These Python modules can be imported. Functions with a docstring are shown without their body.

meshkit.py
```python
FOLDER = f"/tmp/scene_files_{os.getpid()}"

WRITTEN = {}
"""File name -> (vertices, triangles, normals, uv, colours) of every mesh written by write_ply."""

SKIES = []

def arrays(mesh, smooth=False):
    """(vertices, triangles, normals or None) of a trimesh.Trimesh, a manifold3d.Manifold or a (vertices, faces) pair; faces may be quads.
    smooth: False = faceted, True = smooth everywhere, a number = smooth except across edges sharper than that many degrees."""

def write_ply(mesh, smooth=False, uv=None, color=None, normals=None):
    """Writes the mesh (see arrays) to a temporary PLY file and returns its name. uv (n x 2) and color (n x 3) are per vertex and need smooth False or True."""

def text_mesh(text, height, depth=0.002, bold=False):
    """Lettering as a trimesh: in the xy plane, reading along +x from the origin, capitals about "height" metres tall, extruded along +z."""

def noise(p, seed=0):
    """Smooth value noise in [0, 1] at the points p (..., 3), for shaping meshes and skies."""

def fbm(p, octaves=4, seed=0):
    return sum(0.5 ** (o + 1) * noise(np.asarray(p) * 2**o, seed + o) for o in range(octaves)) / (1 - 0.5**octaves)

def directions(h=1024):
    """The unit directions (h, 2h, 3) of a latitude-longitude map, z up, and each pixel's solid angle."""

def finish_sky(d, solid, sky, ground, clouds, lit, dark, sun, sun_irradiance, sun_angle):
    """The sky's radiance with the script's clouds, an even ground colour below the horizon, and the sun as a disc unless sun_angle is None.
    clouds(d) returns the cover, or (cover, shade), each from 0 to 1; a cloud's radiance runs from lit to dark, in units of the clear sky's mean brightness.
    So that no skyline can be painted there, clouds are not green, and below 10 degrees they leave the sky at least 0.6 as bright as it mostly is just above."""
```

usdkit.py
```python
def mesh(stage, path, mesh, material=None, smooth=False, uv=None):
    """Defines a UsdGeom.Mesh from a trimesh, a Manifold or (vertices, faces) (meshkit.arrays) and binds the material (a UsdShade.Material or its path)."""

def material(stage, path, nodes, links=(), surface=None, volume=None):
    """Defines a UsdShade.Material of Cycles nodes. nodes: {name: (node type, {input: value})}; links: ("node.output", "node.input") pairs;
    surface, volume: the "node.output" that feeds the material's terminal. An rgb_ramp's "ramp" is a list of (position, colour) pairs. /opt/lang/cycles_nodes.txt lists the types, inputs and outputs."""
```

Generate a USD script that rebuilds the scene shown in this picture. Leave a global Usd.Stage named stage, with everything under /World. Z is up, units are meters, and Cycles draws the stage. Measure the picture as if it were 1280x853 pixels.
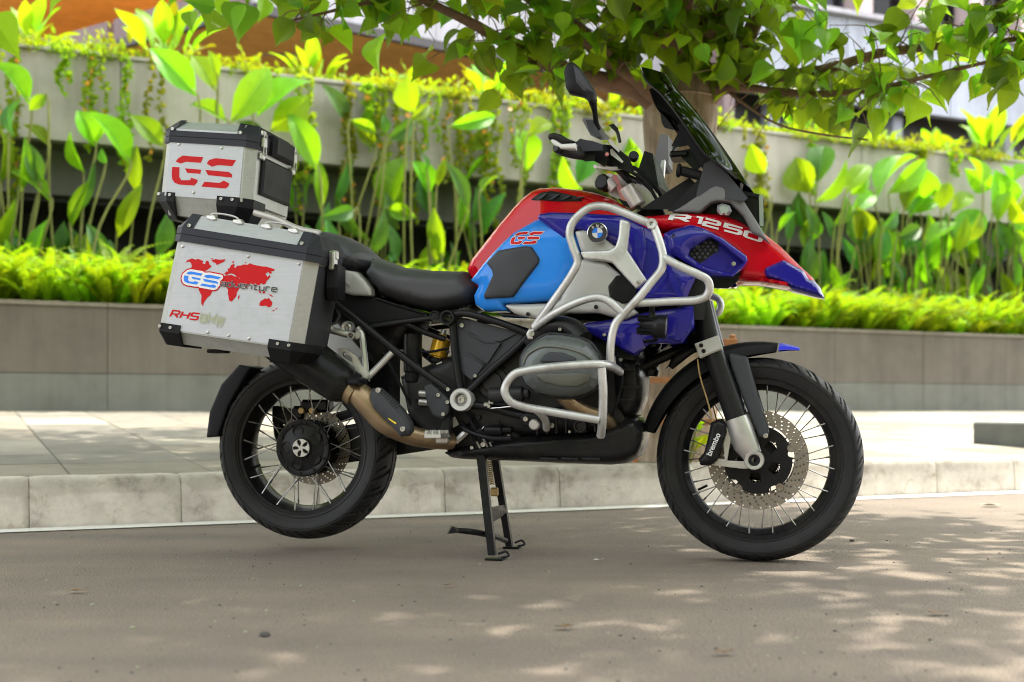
import math, random
import numpy as np
import trimesh, manifold3d, shapely
from shapely.geometry import Polygon, LineString, Point, MultiPolygon
from shapely import affinity
from scipy.spatial import Delaunay, cKDTree
import usdkit, meshkit
from pxr import Usd, UsdGeom, UsdLux, UsdShade, Gf, Sdf, Vt

stage = Usd.Stage.CreateInMemory()
UsdGeom.SetStageUpAxis(stage, UsdGeom.Tokens.z)
UsdGeom.SetStageMetersPerUnit(stage, 1.0)
UsdGeom.Xform.Define(stage, '/World')
UsdGeom.Scope.Define(stage, '/World/Looks')
rng = np.random.default_rng(7)

# ------------------------------------------------------------------ camera, sky, sun, exposure
CAM_H, FPX, HORIZON = 0.482, 1500.0, 513.0
cam = UsdGeom.Camera.Define(stage, '/World/camera')
cam.AddTranslateOp().Set(Gf.Vec3d(0, 0, CAM_H))
cam.AddRotateXOp().Set(90.0)
cam.CreateHorizontalApertureAttr(36.0)
cam.CreateVerticalApertureAttr(36.0 * 682 / 1024)
cam.CreateFocalLengthAttr(FPX / 1280 * 36)
cam.CreateVerticalApertureOffsetAttr((HORIZON - 426.5) / 1280 * 36)
cam.CreateClippingRangeAttr(Gf.Vec2f(0.05, 2000))
cam.CreateFStopAttr(2.6)
cam.CreateFocusDistanceAttr(3.85)
cam.CreateExposureAttr(2.05)

SUN = np.array([0.62, 0.50, 0.0]); SUN /= np.linalg.norm(SUN)
SUN_EL = math.radians(66)
SUN = np.array([SUN[0] * math.cos(SUN_EL), SUN[1] * math.cos(SUN_EL), math.sin(SUN_EL)])
sky_mat = usdkit.material(stage, '/World/Looks/sky', {
    's': ('sky_texture', {'sky_type': 'single_scattering', 'sun_disc': False, 'sun_elevation': SUN_EL,
                          'sun_rotation': math.atan2(SUN[0], SUN[1]), 'aerosol_density': 2.5}),
    'h': ('hsv', {'saturation': 0.10, 'value': 1.0}),   # hazy, whitish tropical sky
    'b': ('background_shader', {'strength': 0.15})}, [('s.color', 'h.color'), ('h.color', 'b.color')], surface='b.background')
dome = UsdLux.DomeLight.Define(stage, '/World/sky')
UsdShade.MaterialBindingAPI.Apply(dome.GetPrim()).Bind(sky_mat)
dome.GetPrim().SetCustomDataByKey('kind', 'structure')
sun = UsdLux.DistantLight.Define(stage, '/World/sun')
sun.CreateIntensityAttr(0.52); sun.CreateAngleAttr(0.8); sun.CreateNormalizeAttr(True)
sun.CreateColorAttr(Gf.Vec3f(1.0, 0.93, 0.80))
zax = SUN; xax = np.cross([0, 0, 1.0], zax); xax /= np.linalg.norm(xax); yax = np.cross(zax, xax)
sun.AddTransformOp().Set(Gf.Matrix4d(*[float(v) for r in ((*xax, 0), (*yax, 0), (*zax, 0), (0, 0, 0, 1)) for v in r]))

# ------------------------------------------------------------------ scene helpers
used = {}
def numbered(parent, name):
    k = (parent, name); n = used.get(k, 0); used[k] = n + 1
    return name if n == 0 else f'{name}_{n:03d}'
def pathof(p): return '/World' if p is None else str(p.GetPath())
def tag(o, label=None, cat=None, group=None, kind=None):
    p = o.GetPrim() if hasattr(o, 'GetPrim') else o
    for k, v in (('label', label), ('category', cat), ('group', group), ('kind', kind)):
        if v: p.SetCustomDataByKey(k, v)
    return p
def obj(name, m, material, parent=None, smooth=35, label=None, cat=None, group=None, kind=None):
    pp = pathof(parent)
    uv = m.metadata.get('uv') if smooth is True else None
    pr = usdkit.mesh(stage, f'{pp}/{numbered(pp, name)}', m, material, smooth=smooth, uv=uv).GetPrim()
    return tag(pr, label, cat, group, kind)
def thing(name, label=None, cat=None, loc=(0, 0, 0), rotz=0.0, group=None, kind=None, parent=None):
    pp = pathof(parent)
    x = UsdGeom.Xform.Define(stage, f'{pp}/{numbered(pp, name)}')
    x.AddTranslateOp().Set(Gf.Vec3d(*map(float, loc)))
    if rotz: x.AddRotateZOp().Set(math.degrees(rotz))
    return tag(x.GetPrim(), label, cat, group, kind)
def cat_(*ms):
    out = []
    for m in ms:
        if isinstance(m, (list, tuple)) and len(m) and not isinstance(m[0], np.ndarray): out += list(m)
        else: out.append(m)
    return trimesh.util.concatenate(out)
def T(v, f): return trimesh.Trimesh(np.asarray(v, float), np.asarray(f, int), process=False)
def mirror(m):
    m = m.copy(); m.vertices[:, 1] *= -1; m.faces = m.faces[:, ::-1]; return m
def unit(v): v = np.asarray(v, float); return v / (np.linalg.norm(v) + 1e-12)
def frame(d):
    d = unit(d); a = np.cross(d, [0, 0, 1.0] if abs(d[2]) < 0.9 else [1.0, 0, 0]); a = unit(a); return d, a, np.cross(d, a)
def catmull(pts, n=8):
    p = np.asarray(pts, float)
    if len(p) < 3: return p
    q = np.vstack([2 * p[0] - p[1], p, 2 * p[-1] - p[-2]]); out = []
    for i in range(1, len(q) - 2):
        t0, t1, t2, t3 = q[i - 1], q[i], q[i + 1], q[i + 2]
        d = [max(np.linalg.norm(x), 1e-6) ** 0.5 for x in (t1[:3] - t0[:3], t2[:3] - t1[:3], t3[:3] - t2[:3])]
        m1 = (t1 - t0) / d[0] - (t2 - t0) / (d[0] + d[1]) + (t2 - t1) / d[1]
        m2 = (t2 - t1) / d[1] - (t3 - t1) / (d[1] + d[2]) + (t3 - t2) / d[2]
        m1 = m1 * d[1]; m2 = m2 * d[1]
        for t in np.linspace(0, 1, n, endpoint=False):
            h = (2*t**3-3*t**2+1, t**3-2*t**2+t, -2*t**3+3*t**2, t**3-t**2)
            out.append(h[0]*t1 + h[1]*m1 + h[2]*t2 + h[3]*m2)
    out.append(q[-2]); return np.array(out)
def sweep(pts, r, sides=12, smooth=8, cap=True):
    p = np.asarray(pts, float)
    if smooth: 
        if np.ndim(r): 
            pr = catmull(np.column_stack([p, r]), smooth); p, r = pr[:, :3], pr[:, 3]
        else: p = catmull(p, smooth)
    r = np.broadcast_to(np.asarray(r, float), (len(p),))
    t = np.gradient(p, axis=0); t /= np.linalg.norm(t, axis=1, keepdims=True) + 1e-12
    a = np.zeros_like(p); a[0] = frame(t[0])[1]
    for i in range(1, len(p)):
        v = a[i-1] - t[i] * np.dot(a[i-1], t[i]); a[i] = unit(v)
    b = np.cross(t, a); ang = np.arange(sides) * 2 * np.pi / sides
    v = p[:, None] + r[:, None, None] * (np.cos(ang)[None, :, None] * a[:, None] + np.sin(ang)[None, :, None] * b[:, None])
    n = len(p); f = []
    for i in range(n - 1):
        for j in range(sides):
            k = (j + 1) % sides
            f += [[i*sides+j, i*sides+k, (i+1)*sides+k], [i*sides+j, (i+1)*sides+k, (i+1)*sides+j]]
    v = v.reshape(-1, 3)
    if cap:
        v = np.vstack([v, p[0], p[-1]]); c0, c1 = len(v) - 2, len(v) - 1
        for j in range(sides):
            k = (j + 1) % sides
            f += [[c0, k, j], [c1, (n-1)*sides+j, (n-1)*sides+k]]
    return T(v, f)
def lathe(profile, c, axis, n=48, closed=False):
    """profile: (r, h) pairs, h along the axis from c."""
    d, a, b = frame(axis); pr = np.asarray(profile, float); ang = np.arange(n) * 2 * np.pi / n
    rad = np.cos(ang)[:, None] * a + np.sin(ang)[:, None] * b
    v = np.asarray(c, float) + pr[:, None, 0, None] * rad[None] + pr[:, None, 1, None] * d
    m = len(pr); f = []
    for i in range(m if closed else m - 1):
        i2 = (i + 1) % m
        for j in range(n):
            k = (j + 1) % n
            f += [[i*n+j, i*n+k, i2*n+k], [i*n+j, i2*n+k, i2*n+j]]
    mm = T(v.reshape(-1, 3), f); mm.merge_vertices(); mm.update_faces(mm.nondegenerate_faces()); mm.fix_normals(); return mm
def cyl(p0, p1, r, n=20, bev=0.0, r2=None):
    p0, p1 = np.asarray(p0, float), np.asarray(p1, float); L = np.linalg.norm(p1 - p0); r2 = r if r2 is None else r2; b = min(bev, r*.9, L*.4)
    return lathe([(0, 0), (r - b, 0), (r, b), (r2, L - b), (r2 - b, L), (0, L)], p0, p1 - p0, n)
def rbox(c, size, axes=None, bev=0.004):
    s = np.asarray(size, float) / 2; b = min(bev, s.min() * .9); pts = []
    for sx in (-1, 1):
        for sy in (-1, 1):
            for sz in (-1, 1):
                q = np.array([sx, sy, sz]) * s
                for k in range(3):
                    w = q.copy(); w -= np.array([sx, sy, sz]) * b; w[k] = q[k]; pts.append(w)
    pts = np.array(pts)
    if axes is not None: pts = pts @ np.asarray([unit(a) for a in axes])
    return T(*hull_arrays(pts + np.asarray(c, float)))
def hull_arrays(pts):
    m = trimesh.convex.convex_hull(np.asarray(pts, float)); return m.vertices, m.faces
def hull(pts): return T(*hull_arrays(pts))
def rounded(pts, r):
    g = Polygon(pts)
    if not g.is_valid: g = g.buffer(0)
    if r > 0:
        g2 = g.buffer(-r, quad_segs=4).buffer(2*r, quad_segs=4).buffer(-r, quad_segs=4)
        if not g2.is_empty: g = g2
    if isinstance(g, MultiPolygon): g = max(g.geoms, key=lambda x: x.area)
    return g
def ring_pts(ring, h):
    c = np.asarray(ring.coords)[:-1]; out = []
    for i in range(len(c)):
        a, b = c[i], c[(i + 1) % len(c)]; k = max(1, int(round(np.linalg.norm(b - a) / h)))
        out += [a + (b - a) * t / k for t in range(k)]
    return np.array(out)
def tri2d(g, h, rim=0.0):
    """(points, triangles, loops of boundary indices) of a polygon with inner points about h apart"""
    if not isinstance(g, Polygon): g = max(g.geoms, key=lambda x: x.area)
    g = shapely.geometry.polygon.orient(g.simplify(h * .05)); loops, pts = [], []
    for ring in [g.exterior, *g.interiors]:
        q = ring_pts(ring, h); loops.append(np.arange(len(q)) + sum(len(x) for x in pts)); pts.append(q)
    keep = h * .45
    if rim > 0:                                              # rings close to the outline, where the rounded rim bends most
        for d_ in (.05, .17, .36, .62):
            d_ *= rim
            if d_ < .0008: continue
            q = g.buffer(-d_)
            for w in (q.geoms if hasattr(q, 'geoms') else [q]):
                if not w.is_empty and w.area > h * h: pts += [ring_pts(rr, h) for rr in [w.exterior, *w.interiors]]
        keep = rim * .62 + h * .45
    x0, y0, x1, y1 = g.bounds
    gx, gy = np.meshgrid(np.arange(x0, x1, h), np.arange(y0, y1, h * .866)); gx = gx + (np.arange(len(gx))[:, None] % 2) * h / 2
    q = np.column_stack([gx.ravel(), gy.ravel()])
    if len(q):
        ok = shapely.contains_xy(g.buffer(-keep), q[:, 0], q[:, 1]); pts.append(q[ok])
    pts = np.vstack(pts)
    t = Delaunay(pts).simplices; c = pts[t].mean(1); t = t[shapely.contains_xy(g, c[:, 0], c[:, 1])]
    a = pts[t]; s = (a[:,1,0]-a[:,0,0])*(a[:,2,1]-a[:,0,1]) - (a[:,1,1]-a[:,0,1])*(a[:,2,0]-a[:,0,0])
    t = t[np.abs(s) > 1e-12]; s = s[np.abs(s) > 1e-12]
    t[s < 0] = t[s < 0][:, ::-1]
    return pts, t, loops, g
class Panel:
    """A panel seen from the side: outline in (x, z), front surface at y(x, z), bulging over a rim of radius r."""
    def __init__(self, outline, y0, thick, r, edge=0.004, h=0.012, round_=0.006, back=None, yfn=None, side=-1, power=2.0):
        self.g = outline if isinstance(outline, Polygon) else rounded(outline, round_)
        self.y0, self.th, self.r, self.edge, self.yfn, self.side, self.pw = y0, thick, r, edge, yfn, side, power
        p, t, loops, g = tri2d(self.g, h, r); self.g = g
        yf = self.surf(p[:, 0], p[:, 1]); n = len(p)
        base = (self.yfn(p[:, 0], p[:, 1]) if self.yfn else 0) + y0
        yb = base - side * (edge if back is None else back)
        v = np.vstack([np.column_stack([p[:, 0], yf, p[:, 1]]), np.column_stack([p[:, 0], np.broadcast_to(yb, (n,)), p[:, 1]])])
        # counter-clockwise in (x, z) faces -y
        f = [t, t[:, ::-1] + n]
        for L in loops:
            k = np.roll(L, -1); f += [np.column_stack([k, L, L + n]), np.column_stack([k, L + n, k + n])]
        f = np.vstack(f)
        self.mesh = T(v, f if side < 0 else f[:, ::-1])
    def surf(self, x, z):
        x, z = np.asarray(x, float), np.asarray(z, float)
        d = shapely.distance(shapely.points(x, z), self.g.boundary)
        t = np.clip(d / max(self.r, 1e-9), 0, 1); prof = (1 - (1 - t) ** self.pw) ** (1 / self.pw)
        base = self.y0 + (self.yfn(x, z) if self.yfn else 0)
        return base + self.side * (self.edge + self.th * prof)
def pillow_surf(outline, w, r, round_=0.006, power=2.0, wmin=0.004):
    """The camera side y(x, z) of the pillow of the same arguments."""
    g = rounded(outline, round_)
    def f(x, z):
        x, z = np.asarray(x, float), np.asarray(z, float); d = shapely.distance(shapely.points(x, z), g.boundary); tt = np.clip(d / r, 0, 1)
        return -(wmin + (w(x, z) if callable(w) else w) * (1 - (1 - tt) ** power) ** (1 / power))
    return f
def pillow(outline, w, r, h=0.012, round_=0.006, yc=0.0, power=2.0, wmin=0.004):
    """A solid symmetric about y = yc: half width w(x, z) times a rounded profile near the outline."""
    g = outline if isinstance(outline, Polygon) else rounded(outline, round_)
    p, t, loops, g = tri2d(g, h, r); n = len(p)
    d = shapely.distance(shapely.points(p[:, 0], p[:, 1]), g.boundary); tt = np.clip(d / r, 0, 1)
    W = (w(p[:, 0], p[:, 1]) if callable(w) else w) * np.ones(n)
    W = wmin + W * (1 - (1 - tt) ** power) ** (1 / power)
    v = np.vstack([np.column_stack([p[:, 0], yc - W, p[:, 1]]), np.column_stack([p[:, 0], yc + W, p[:, 1]])])
    f = [t, t[:, ::-1] + n]
    for L in loops:
        k = np.roll(L, -1); f += [np.column_stack([k, L, L + n]), np.column_stack([k, L + n, k + n])]
    return T(v, np.vstack(f))
def prism(outline, y0, y1, round_=0.0, bev=0.0):
    """Extruded outline between y0 and y1 (y0 < y1), with bevelled rims on both faces."""
    g = outline if isinstance(outline, Polygon) else rounded(outline, round_)
    g = shapely.geometry.polygon.orient(g)
    polys = [np.asarray(r.coords)[:-1] for r in [g.exterior, *g.interiors]]
    cs = manifold3d.CrossSection(polys, manifold3d.FillRule.EvenOdd); L = y1 - y0
    if bev > 0:
        a = cs.offset(-bev, manifold3d.JoinType.Miter)
        m = cs.extrude(L - 2 * bev).translate((0, 0, bev)) + a.extrude(L)
    else: m = cs.extrude(L)
    mm = m.to_mesh(); v = np.array(mm.vert_properties[:, :3]); v = np.column_stack([v[:, 0], y1 - v[:, 2], v[:, 1]])
    return T(v, np.array(mm.tri_verts))
def sheet(g, yfn, off=0.0012, h=0.01, th=0.0008):
    """A thin sticker lying on the surface y = yfn(x, z), proud of it by off towards -y."""
    out = []
    for q in (g.geoms if hasattr(g, 'geoms') else [g]):
        if q.area < 1e-7: continue
        p, t, loops, _ = tri2d(q, h); n = len(p); y = yfn(p[:, 0], p[:, 1]) - off
        v = np.vstack([np.column_stack([p[:, 0], y, p[:, 1]]), np.column_stack([p[:, 0], y + th, p[:, 1]])]); f = [t]
        for L in loops:
            k = np.roll(L, -1); f += [np.column_stack([k, L, L + n]), np.column_stack([k, L + n, k + n])]
        out.append(T(v, np.vstack(f)))
    return trimesh.util.concatenate(out)
def arc_strip(c, section, a0, a1, n=40, taper=None):
    """Sweeps a closed cross-section of (radius, y) points about the wheel axis through c, from angle a0 to a1 (degrees, 0 = forward, 90 = up)."""
    ang = np.radians(np.linspace(a0, a1, n)); s = np.asarray(section, float); m = len(s); v = []
    for i, a in enumerate(ang):
        q = s if taper is None else taper(s, i / (n - 1))
        v.append(np.column_stack([c[0] + q[:, 0] * math.cos(a), c[1] + q[:, 1], c[2] + q[:, 0] * math.sin(a)]))
    v = np.vstack(v); f = []
    for i in range(n - 1):
        for j in range(m):
            k = (j + 1) % m; f += [[i*m+j, i*m+k, (i+1)*m+k], [i*m+j, (i+1)*m+k, (i+1)*m+j]]
    for j in range(1, m - 1): f += [[0, j+1, j], [(n-1)*m, (n-1)*m+j, (n-1)*m+j+1]]
    mm = T(v, f); mm.fix_normals(); return mm
def bolt(p, r=0.006, d=(0, -1, 0), h=0.004):
    d = unit(d); return lathe([(0, h*.35), (r*.45, h*.35), (r*.5, h), (r*.85, h), (r, h*.6), (r, -h), (0, -h)], p, d, 14)

# ------------------------------------------------------------------ materials
LOOKS = {}
def look(name, color, rough=0.5, metal=0.0, coat=0.0, var=0.0, scale=6.0, bump=0.0, bscale=200.0, spec=0.5, rvar=0.0, dirt=None, dscale=4.0, aniso=0.0, coat_rough=0.03, bdist=0.002):
    """A principled material with noise in its colour and roughness and fine relief."""
    n = {'p': ('principled_bsdf', {'base_color': color, 'roughness': rough, 'metallic': metal, 'coat_weight': coat, 'specular_ior_level': spec, 'coat_roughness': coat_rough})}
    l = []
    if var or dirt is not None or bump or rvar: n['tc'] = ('texture_coordinate', {})
    last = None
    if var:
        n['n1'] = ('noise_texture', {'scale': scale, 'detail': 6.0, 'roughness': 0.62}); l.append(('tc.object', 'n1.vector'))
        c = np.array(color); n['r1'] = ('rgb_ramp', {'ramp': [(0.28, tuple(c * (1 - var))), (0.5, tuple(c)), (0.72, tuple(np.minimum(c * (1 + var), 1)))]})
        l += [('n1.fac', 'r1.fac')]; last = 'r1.color'
    if dirt is not None:
        n['n2'] = ('noise_texture', {'scale': dscale, 'detail': 8.0, 'roughness': 0.7}); l.append(('tc.object', 'n2.vector'))
        n['r2'] = ('rgb_ramp', {'ramp': [(0.5, (0, 0, 0)), (0.72, (1, 1, 1))]}); l.append(('n2.fac', 'r2.fac'))
        n['mx'] = ('mix_color', {'a': color, 'b': dirt}); l.append(('r2.color', 'mx.fac'))
        if last: l.append((last, 'mx.a'))
        last = 'mx.result'
    if last: l.append((last, 'p.base_color'))
    if rvar:
        n['n4'] = ('noise_texture', {'scale': dscale * 3, 'detail': 5.0}); l.append(('tc.object', 'n4.vector'))
        n['mr'] = ('map_range', {'from_min': 0.3, 'from_max': 0.7, 'to_min': max(rough - rvar, 0.02), 'to_max': rough + rvar}); l += [('n4.fac', 'mr.value'), ('mr.result', 'p.roughness')]
    if bump:
        n['n3'] = ('noise_texture', {'scale': bscale, 'detail': 3.0}); l.append(('tc.object', 'n3.vector'))
        n['b'] = ('bump', {'strength': bump, 'distance': bdist}); l += [('n3.fac', 'b.height'), ('b.normal', 'p.normal')]
    LOOKS[name] = usdkit.material(stage, f'/World/Looks/{name}', n, l, surface='p.BSDF'); return LOOKS[name]
M = LOOKS
look('red_paint', (0.42, 0.001, 0.009), 0.12, coat=0.30, rvar=0.05, spec=0.25)
look('sky_blue_paint', (0.020, 0.20, 0.66), 0.18, coat=0.4, var=0.06, scale=5, rvar=0.06, spec=0.25)
look('deep_blue_paint', (0.013, 0.011, 0.18), 0.12, coat=0.5, rvar=0.05, spec=0.3)
look('bright_blue_paint', (0.02, 0.03, 0.55), 0.3, coat=0.3, spec=0.25)
look('white_paint', (0.52, 0.52, 0.50), 0.35, coat=0.5, var=0.04, scale=8)
look('silver_paint', (0.42, 0.42, 0.395), 0.38, metal=0.15, coat=0.3, var=0.05, scale=6)
look('bar_silver', (0.50, 0.50, 0.49), 0.34, metal=0.6, coat=0.2, var=0.07, scale=14, bump=0.05, bscale=350, dirt=(0.31, 0.295, 0.27), dscale=9)
look('raw_aluminium', (0.50, 0.49, 0.47), 0.34, metal=0.8, var=0.12, scale=25, bump=0.08, bscale=300)
look('chrome', (0.75, 0.74, 0.72), 0.18, metal=1.0)
look('steel', (0.50, 0.49, 0.47), 0.3, metal=1.0, var=0.1, scale=30)
look('disc_steel', (0.24, 0.212, 0.178), 0.42, metal=0.75, var=0.15, scale=22, dirt=(0.25, 0.19, 0.14), dscale=14)
look('black_plastic', (0.011, 0.0115, 0.013), 0.46, spec=0.13, bump=0.25, bscale=900, bdist=0.0006, rvar=0.08)
look('case_plastic', (0.030, 0.032, 0.040), 0.5, spec=0.16, bump=0.25, bscale=900, bdist=0.0006, rvar=0.06)
look('satin_black', (0.007, 0.007, 0.008), 0.30, spec=0.20, rvar=0.08, dirt=(0.016, 0.015, 0.013), dscale=9)
look('frame_black', (0.009, 0.009, 0.010), 0.34, coat=0.06, spec=0.22, rvar=0.06)
look('grey_plastic', (0.135, 0.135, 0.14), 0.5, spec=0.25, bump=0.2, bscale=800, bdist=0.0006)
look('cover_grey', (0.042, 0.044, 0.050), 0.48, spec=0.2, bump=0.2, bscale=900, bdist=0.0006, rvar=0.05)
look('seat_vinyl', (0.060, 0.062, 0.070), 0.5, bump=0.5, bscale=520, bdist=0.0008, rvar=0.06, spec=0.45)
look('seat_top_vinyl', (0.075, 0.076, 0.08), 0.6, bump=0.5, bscale=420, bdist=0.0008)
look('rubber', (0.012, 0.012, 0.0128), 0.5, var=0.25, scale=18, bump=0.2, bscale=420, dirt=(0.024, 0.022, 0.020), dscale=7, spec=0.25)
look('tyre_wall', (0.018, 0.018, 0.020), 0.5, var=0.2, scale=18, bump=0.12, bscale=500, dirt=(0.04, 0.038, 0.035), dscale=6)
look('head_grey', (0.095, 0.106, 0.106), 0.4, metal=0.35, coat=0.2, var=0.08, scale=9, bump=0.1, bscale=500, bdist=0.0008)
look('head_light', (0.125, 0.13, 0.112), 0.42, metal=0.35, var=0.08, scale=9, bump=0.1, bscale=500, bdist=0.0008)
look('engine_dark', (0.020, 0.020, 0.021), 0.38, metal=0.2, spec=0.3, var=0.3, scale=14, bump=0.2, bscale=200)
look('titanium', (0.30, 0.215, 0.13), 0.36, metal=0.8, var=0.25, scale=11, dirt=(0.16, 0.10, 0.06), dscale=8)
look('ohlins_gold', (0.80, 0.46, 0.03), 0.3, metal=0.5, coat=0.4)
look('yellow_label', (0.75, 0.55, 0.03), 0.4)
look('brown_metal', (0.40, 0.28, 0.12), 0.4, metal=0.7, var=0.2, scale=30)
look('decal_red', (0.46, 0.002, 0.005), 0.42, spec=0.2)
look('decal_blue', (0.03, 0.20, 0.75), 0.42, spec=0.2)
look('decal_white', (0.66, 0.66, 0.66), 0.42, spec=0.2)
look('decal_dark', (0.05, 0.05, 0.055), 0.42, spec=0.2)
look('decal_olive', (0.30, 0.32, 0.22), 0.45, spec=0.2)
look('pink_metal', (0.50, 0.20, 0.19), 0.3, metal=0.5, coat=0.4)
look('pearl', (0.50, 0.475, 0.45), 0.3, metal=0.3, coat=0.4, var=0.06, scale=20)
look('lens_clear', (0.34, 0.36, 0.37), 0.08, metal=0.4, coat=1.0)
look('mirror_glass', (0.7, 0.72, 0.75), 0.04, metal=1.0)
def glass(name, tint, ior=1.45, rough=0.02, refl=(.9, .9, .9)):
    LOOKS[name] = usdkit.material(stage, f'/World/Looks/{name}', {
        't': ('transparent_bsdf', {'color': tint}), 'g': ('glossy_bsdf', {'color': refl, 'roughness': rough}),
        'f': ('fresnel', {'IOR': ior}), 'm': ('mix_closure', {})},
        [('f.fac', 'm.fac'), ('t.BSDF', 'm.closure1'), ('g.BSDF', 'm.closure2')], surface='m.closure')
glass('smoked_screen', (0.04, 0.042, 0.045), 1.3, 0.05, (.36, .38, .42)); glass('clear_lens', (0.85, 0.88, 0.9)); glass('window_glass', (0.25, 0.28, 0.32))

def brushed(name, c, rough, metal):
    """Brushed sheet metal: grain drawn out along the object's x, faint scuffs."""
    c = np.array(c)
    LOOKS[name] = usdkit.material(stage, f'/World/Looks/{name}', {'tc': ('texture_coordinate', {}), 'mp': ('mapping', {'scale': (6.0, 60.0, 520.0)}), 'n1': ('noise_texture', {'scale': 1.0, 'detail': 5.0}), 'r1': ('rgb_ramp', {'ramp': [(.3, tuple(c * .95)), (.5, tuple(c)), (.7, tuple(c * 1.05))]}),
        'n2': ('noise_texture', {'scale': 7.0, 'detail': 9.0, 'roughness': .75}), 'r2': ('rgb_ramp', {'ramp': [(.35, (.93, .93, .92)), (.55, (1, 1, 1))]}), 'm': ('mix_color', {'blend_type': 'multiply', 'fac': .9}), 'mr': ('map_range', {'from_min': .3, 'from_max': .7, 'to_min': rough - .12, 'to_max': rough + .10}),
        'mp2': ('mapping', {'scale': (3.0, 20.0, 70.0), 'rotation': (0, .5, 0)}), 'n4': ('noise_texture', {'scale': 1.6, 'detail': 2.0}), 'r4': ('rgb_ramp', {'ramp': [(.70, (0, 0, 0)), (.73, (1, 1, 1)), (.75, (0, 0, 0))]}), 'm4': ('mix_color', {'b': tuple(c * 1.35)}), 'f4': ('math', {'math_type': 'multiply', 'value2': .5}), 'bw': ('rgb_to_bw', {}),
        'b': ('bump', {'strength': .12, 'distance': .001}), 'p': ('principled_bsdf', {'metallic': metal})},
        [('tc.object', 'mp.vector'), ('mp.vector', 'n1.vector'), ('n1.fac', 'r1.fac'), ('tc.object', 'n2.vector'), ('n2.fac', 'r2.fac'), ('r1.color', 'm.a'), ('r2.color', 'm.b'), ('tc.object', 'mp2.vector'), ('mp2.vector', 'n4.vector'), ('n4.fac', 'r4.fac'), ('r4.color', 'bw.color'), ('bw.val', 'f4.value1'), ('m.result', 'm4.a'), ('f4.value', 'm4.fac'), ('m4.result', 'p.base_color'), ('n2.fac', 'mr.value'), ('mr.result', 'p.roughness'), ('n1.fac', 'b.height'), ('b.normal', 'p.normal')], surface='p.BSDF')
brushed('case_aluminium', (.41, .425, .45), .40, .30); brushed('case_edge', (.375, .385, .365), .38, .45)
# ------------------------------------------------------------------ the place: s runs along the kerb, t away from the road
K0 = np.array([-2.063, 4.836]); KD = np.array([.9107, .4131]); KN = np.array([-.4131, .9107]); K_YAW = math.atan2(KD[1], KD[0])
def W(s, t, z=0.0): q = K0 + np.multiply.outer(s, KD) + np.multiply.outer(t, KN) if np.ndim(s) else K0 + s * KD + t * KN; return np.array([q[0], q[1], z]) if not np.ndim(s) else q
def wp(px, py, D): return np.array([(px - 640) / FPX * D, D, CAM_H - (py - HORIZON) / FPX * D])
def on_t(px, t):
    """Distance at which the line of sight through photo column px meets the upright plane t."""
    k = (px - 640) / FPX; return (t + K0[0] * KN[0] * 1.0 * 1 + K0[1] * KN[1]) / (KN[1] + k * KN[0])
def wt(px, py, t): return wp(px, py, on_t(px, t))
def st_of(p): q = np.asarray(p)[:2] - K0; return q @ KD, q @ KN
Z_PAVE = lambda t: .205 + (t - .15) * .0406
ROT = [(KD[0], KD[1], 0), (KN[0], KN[1], 0), (0, 0, 1)]
def slab(s0, s1, t0, t1, z0, z1, bev=.004): return rbox([*W((s0 + s1) / 2, (t0 + t1) / 2)[:2], (z0 + z1) / 2], (s1 - s0, t1 - t0, z1 - z0), ROT, bev)
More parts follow.
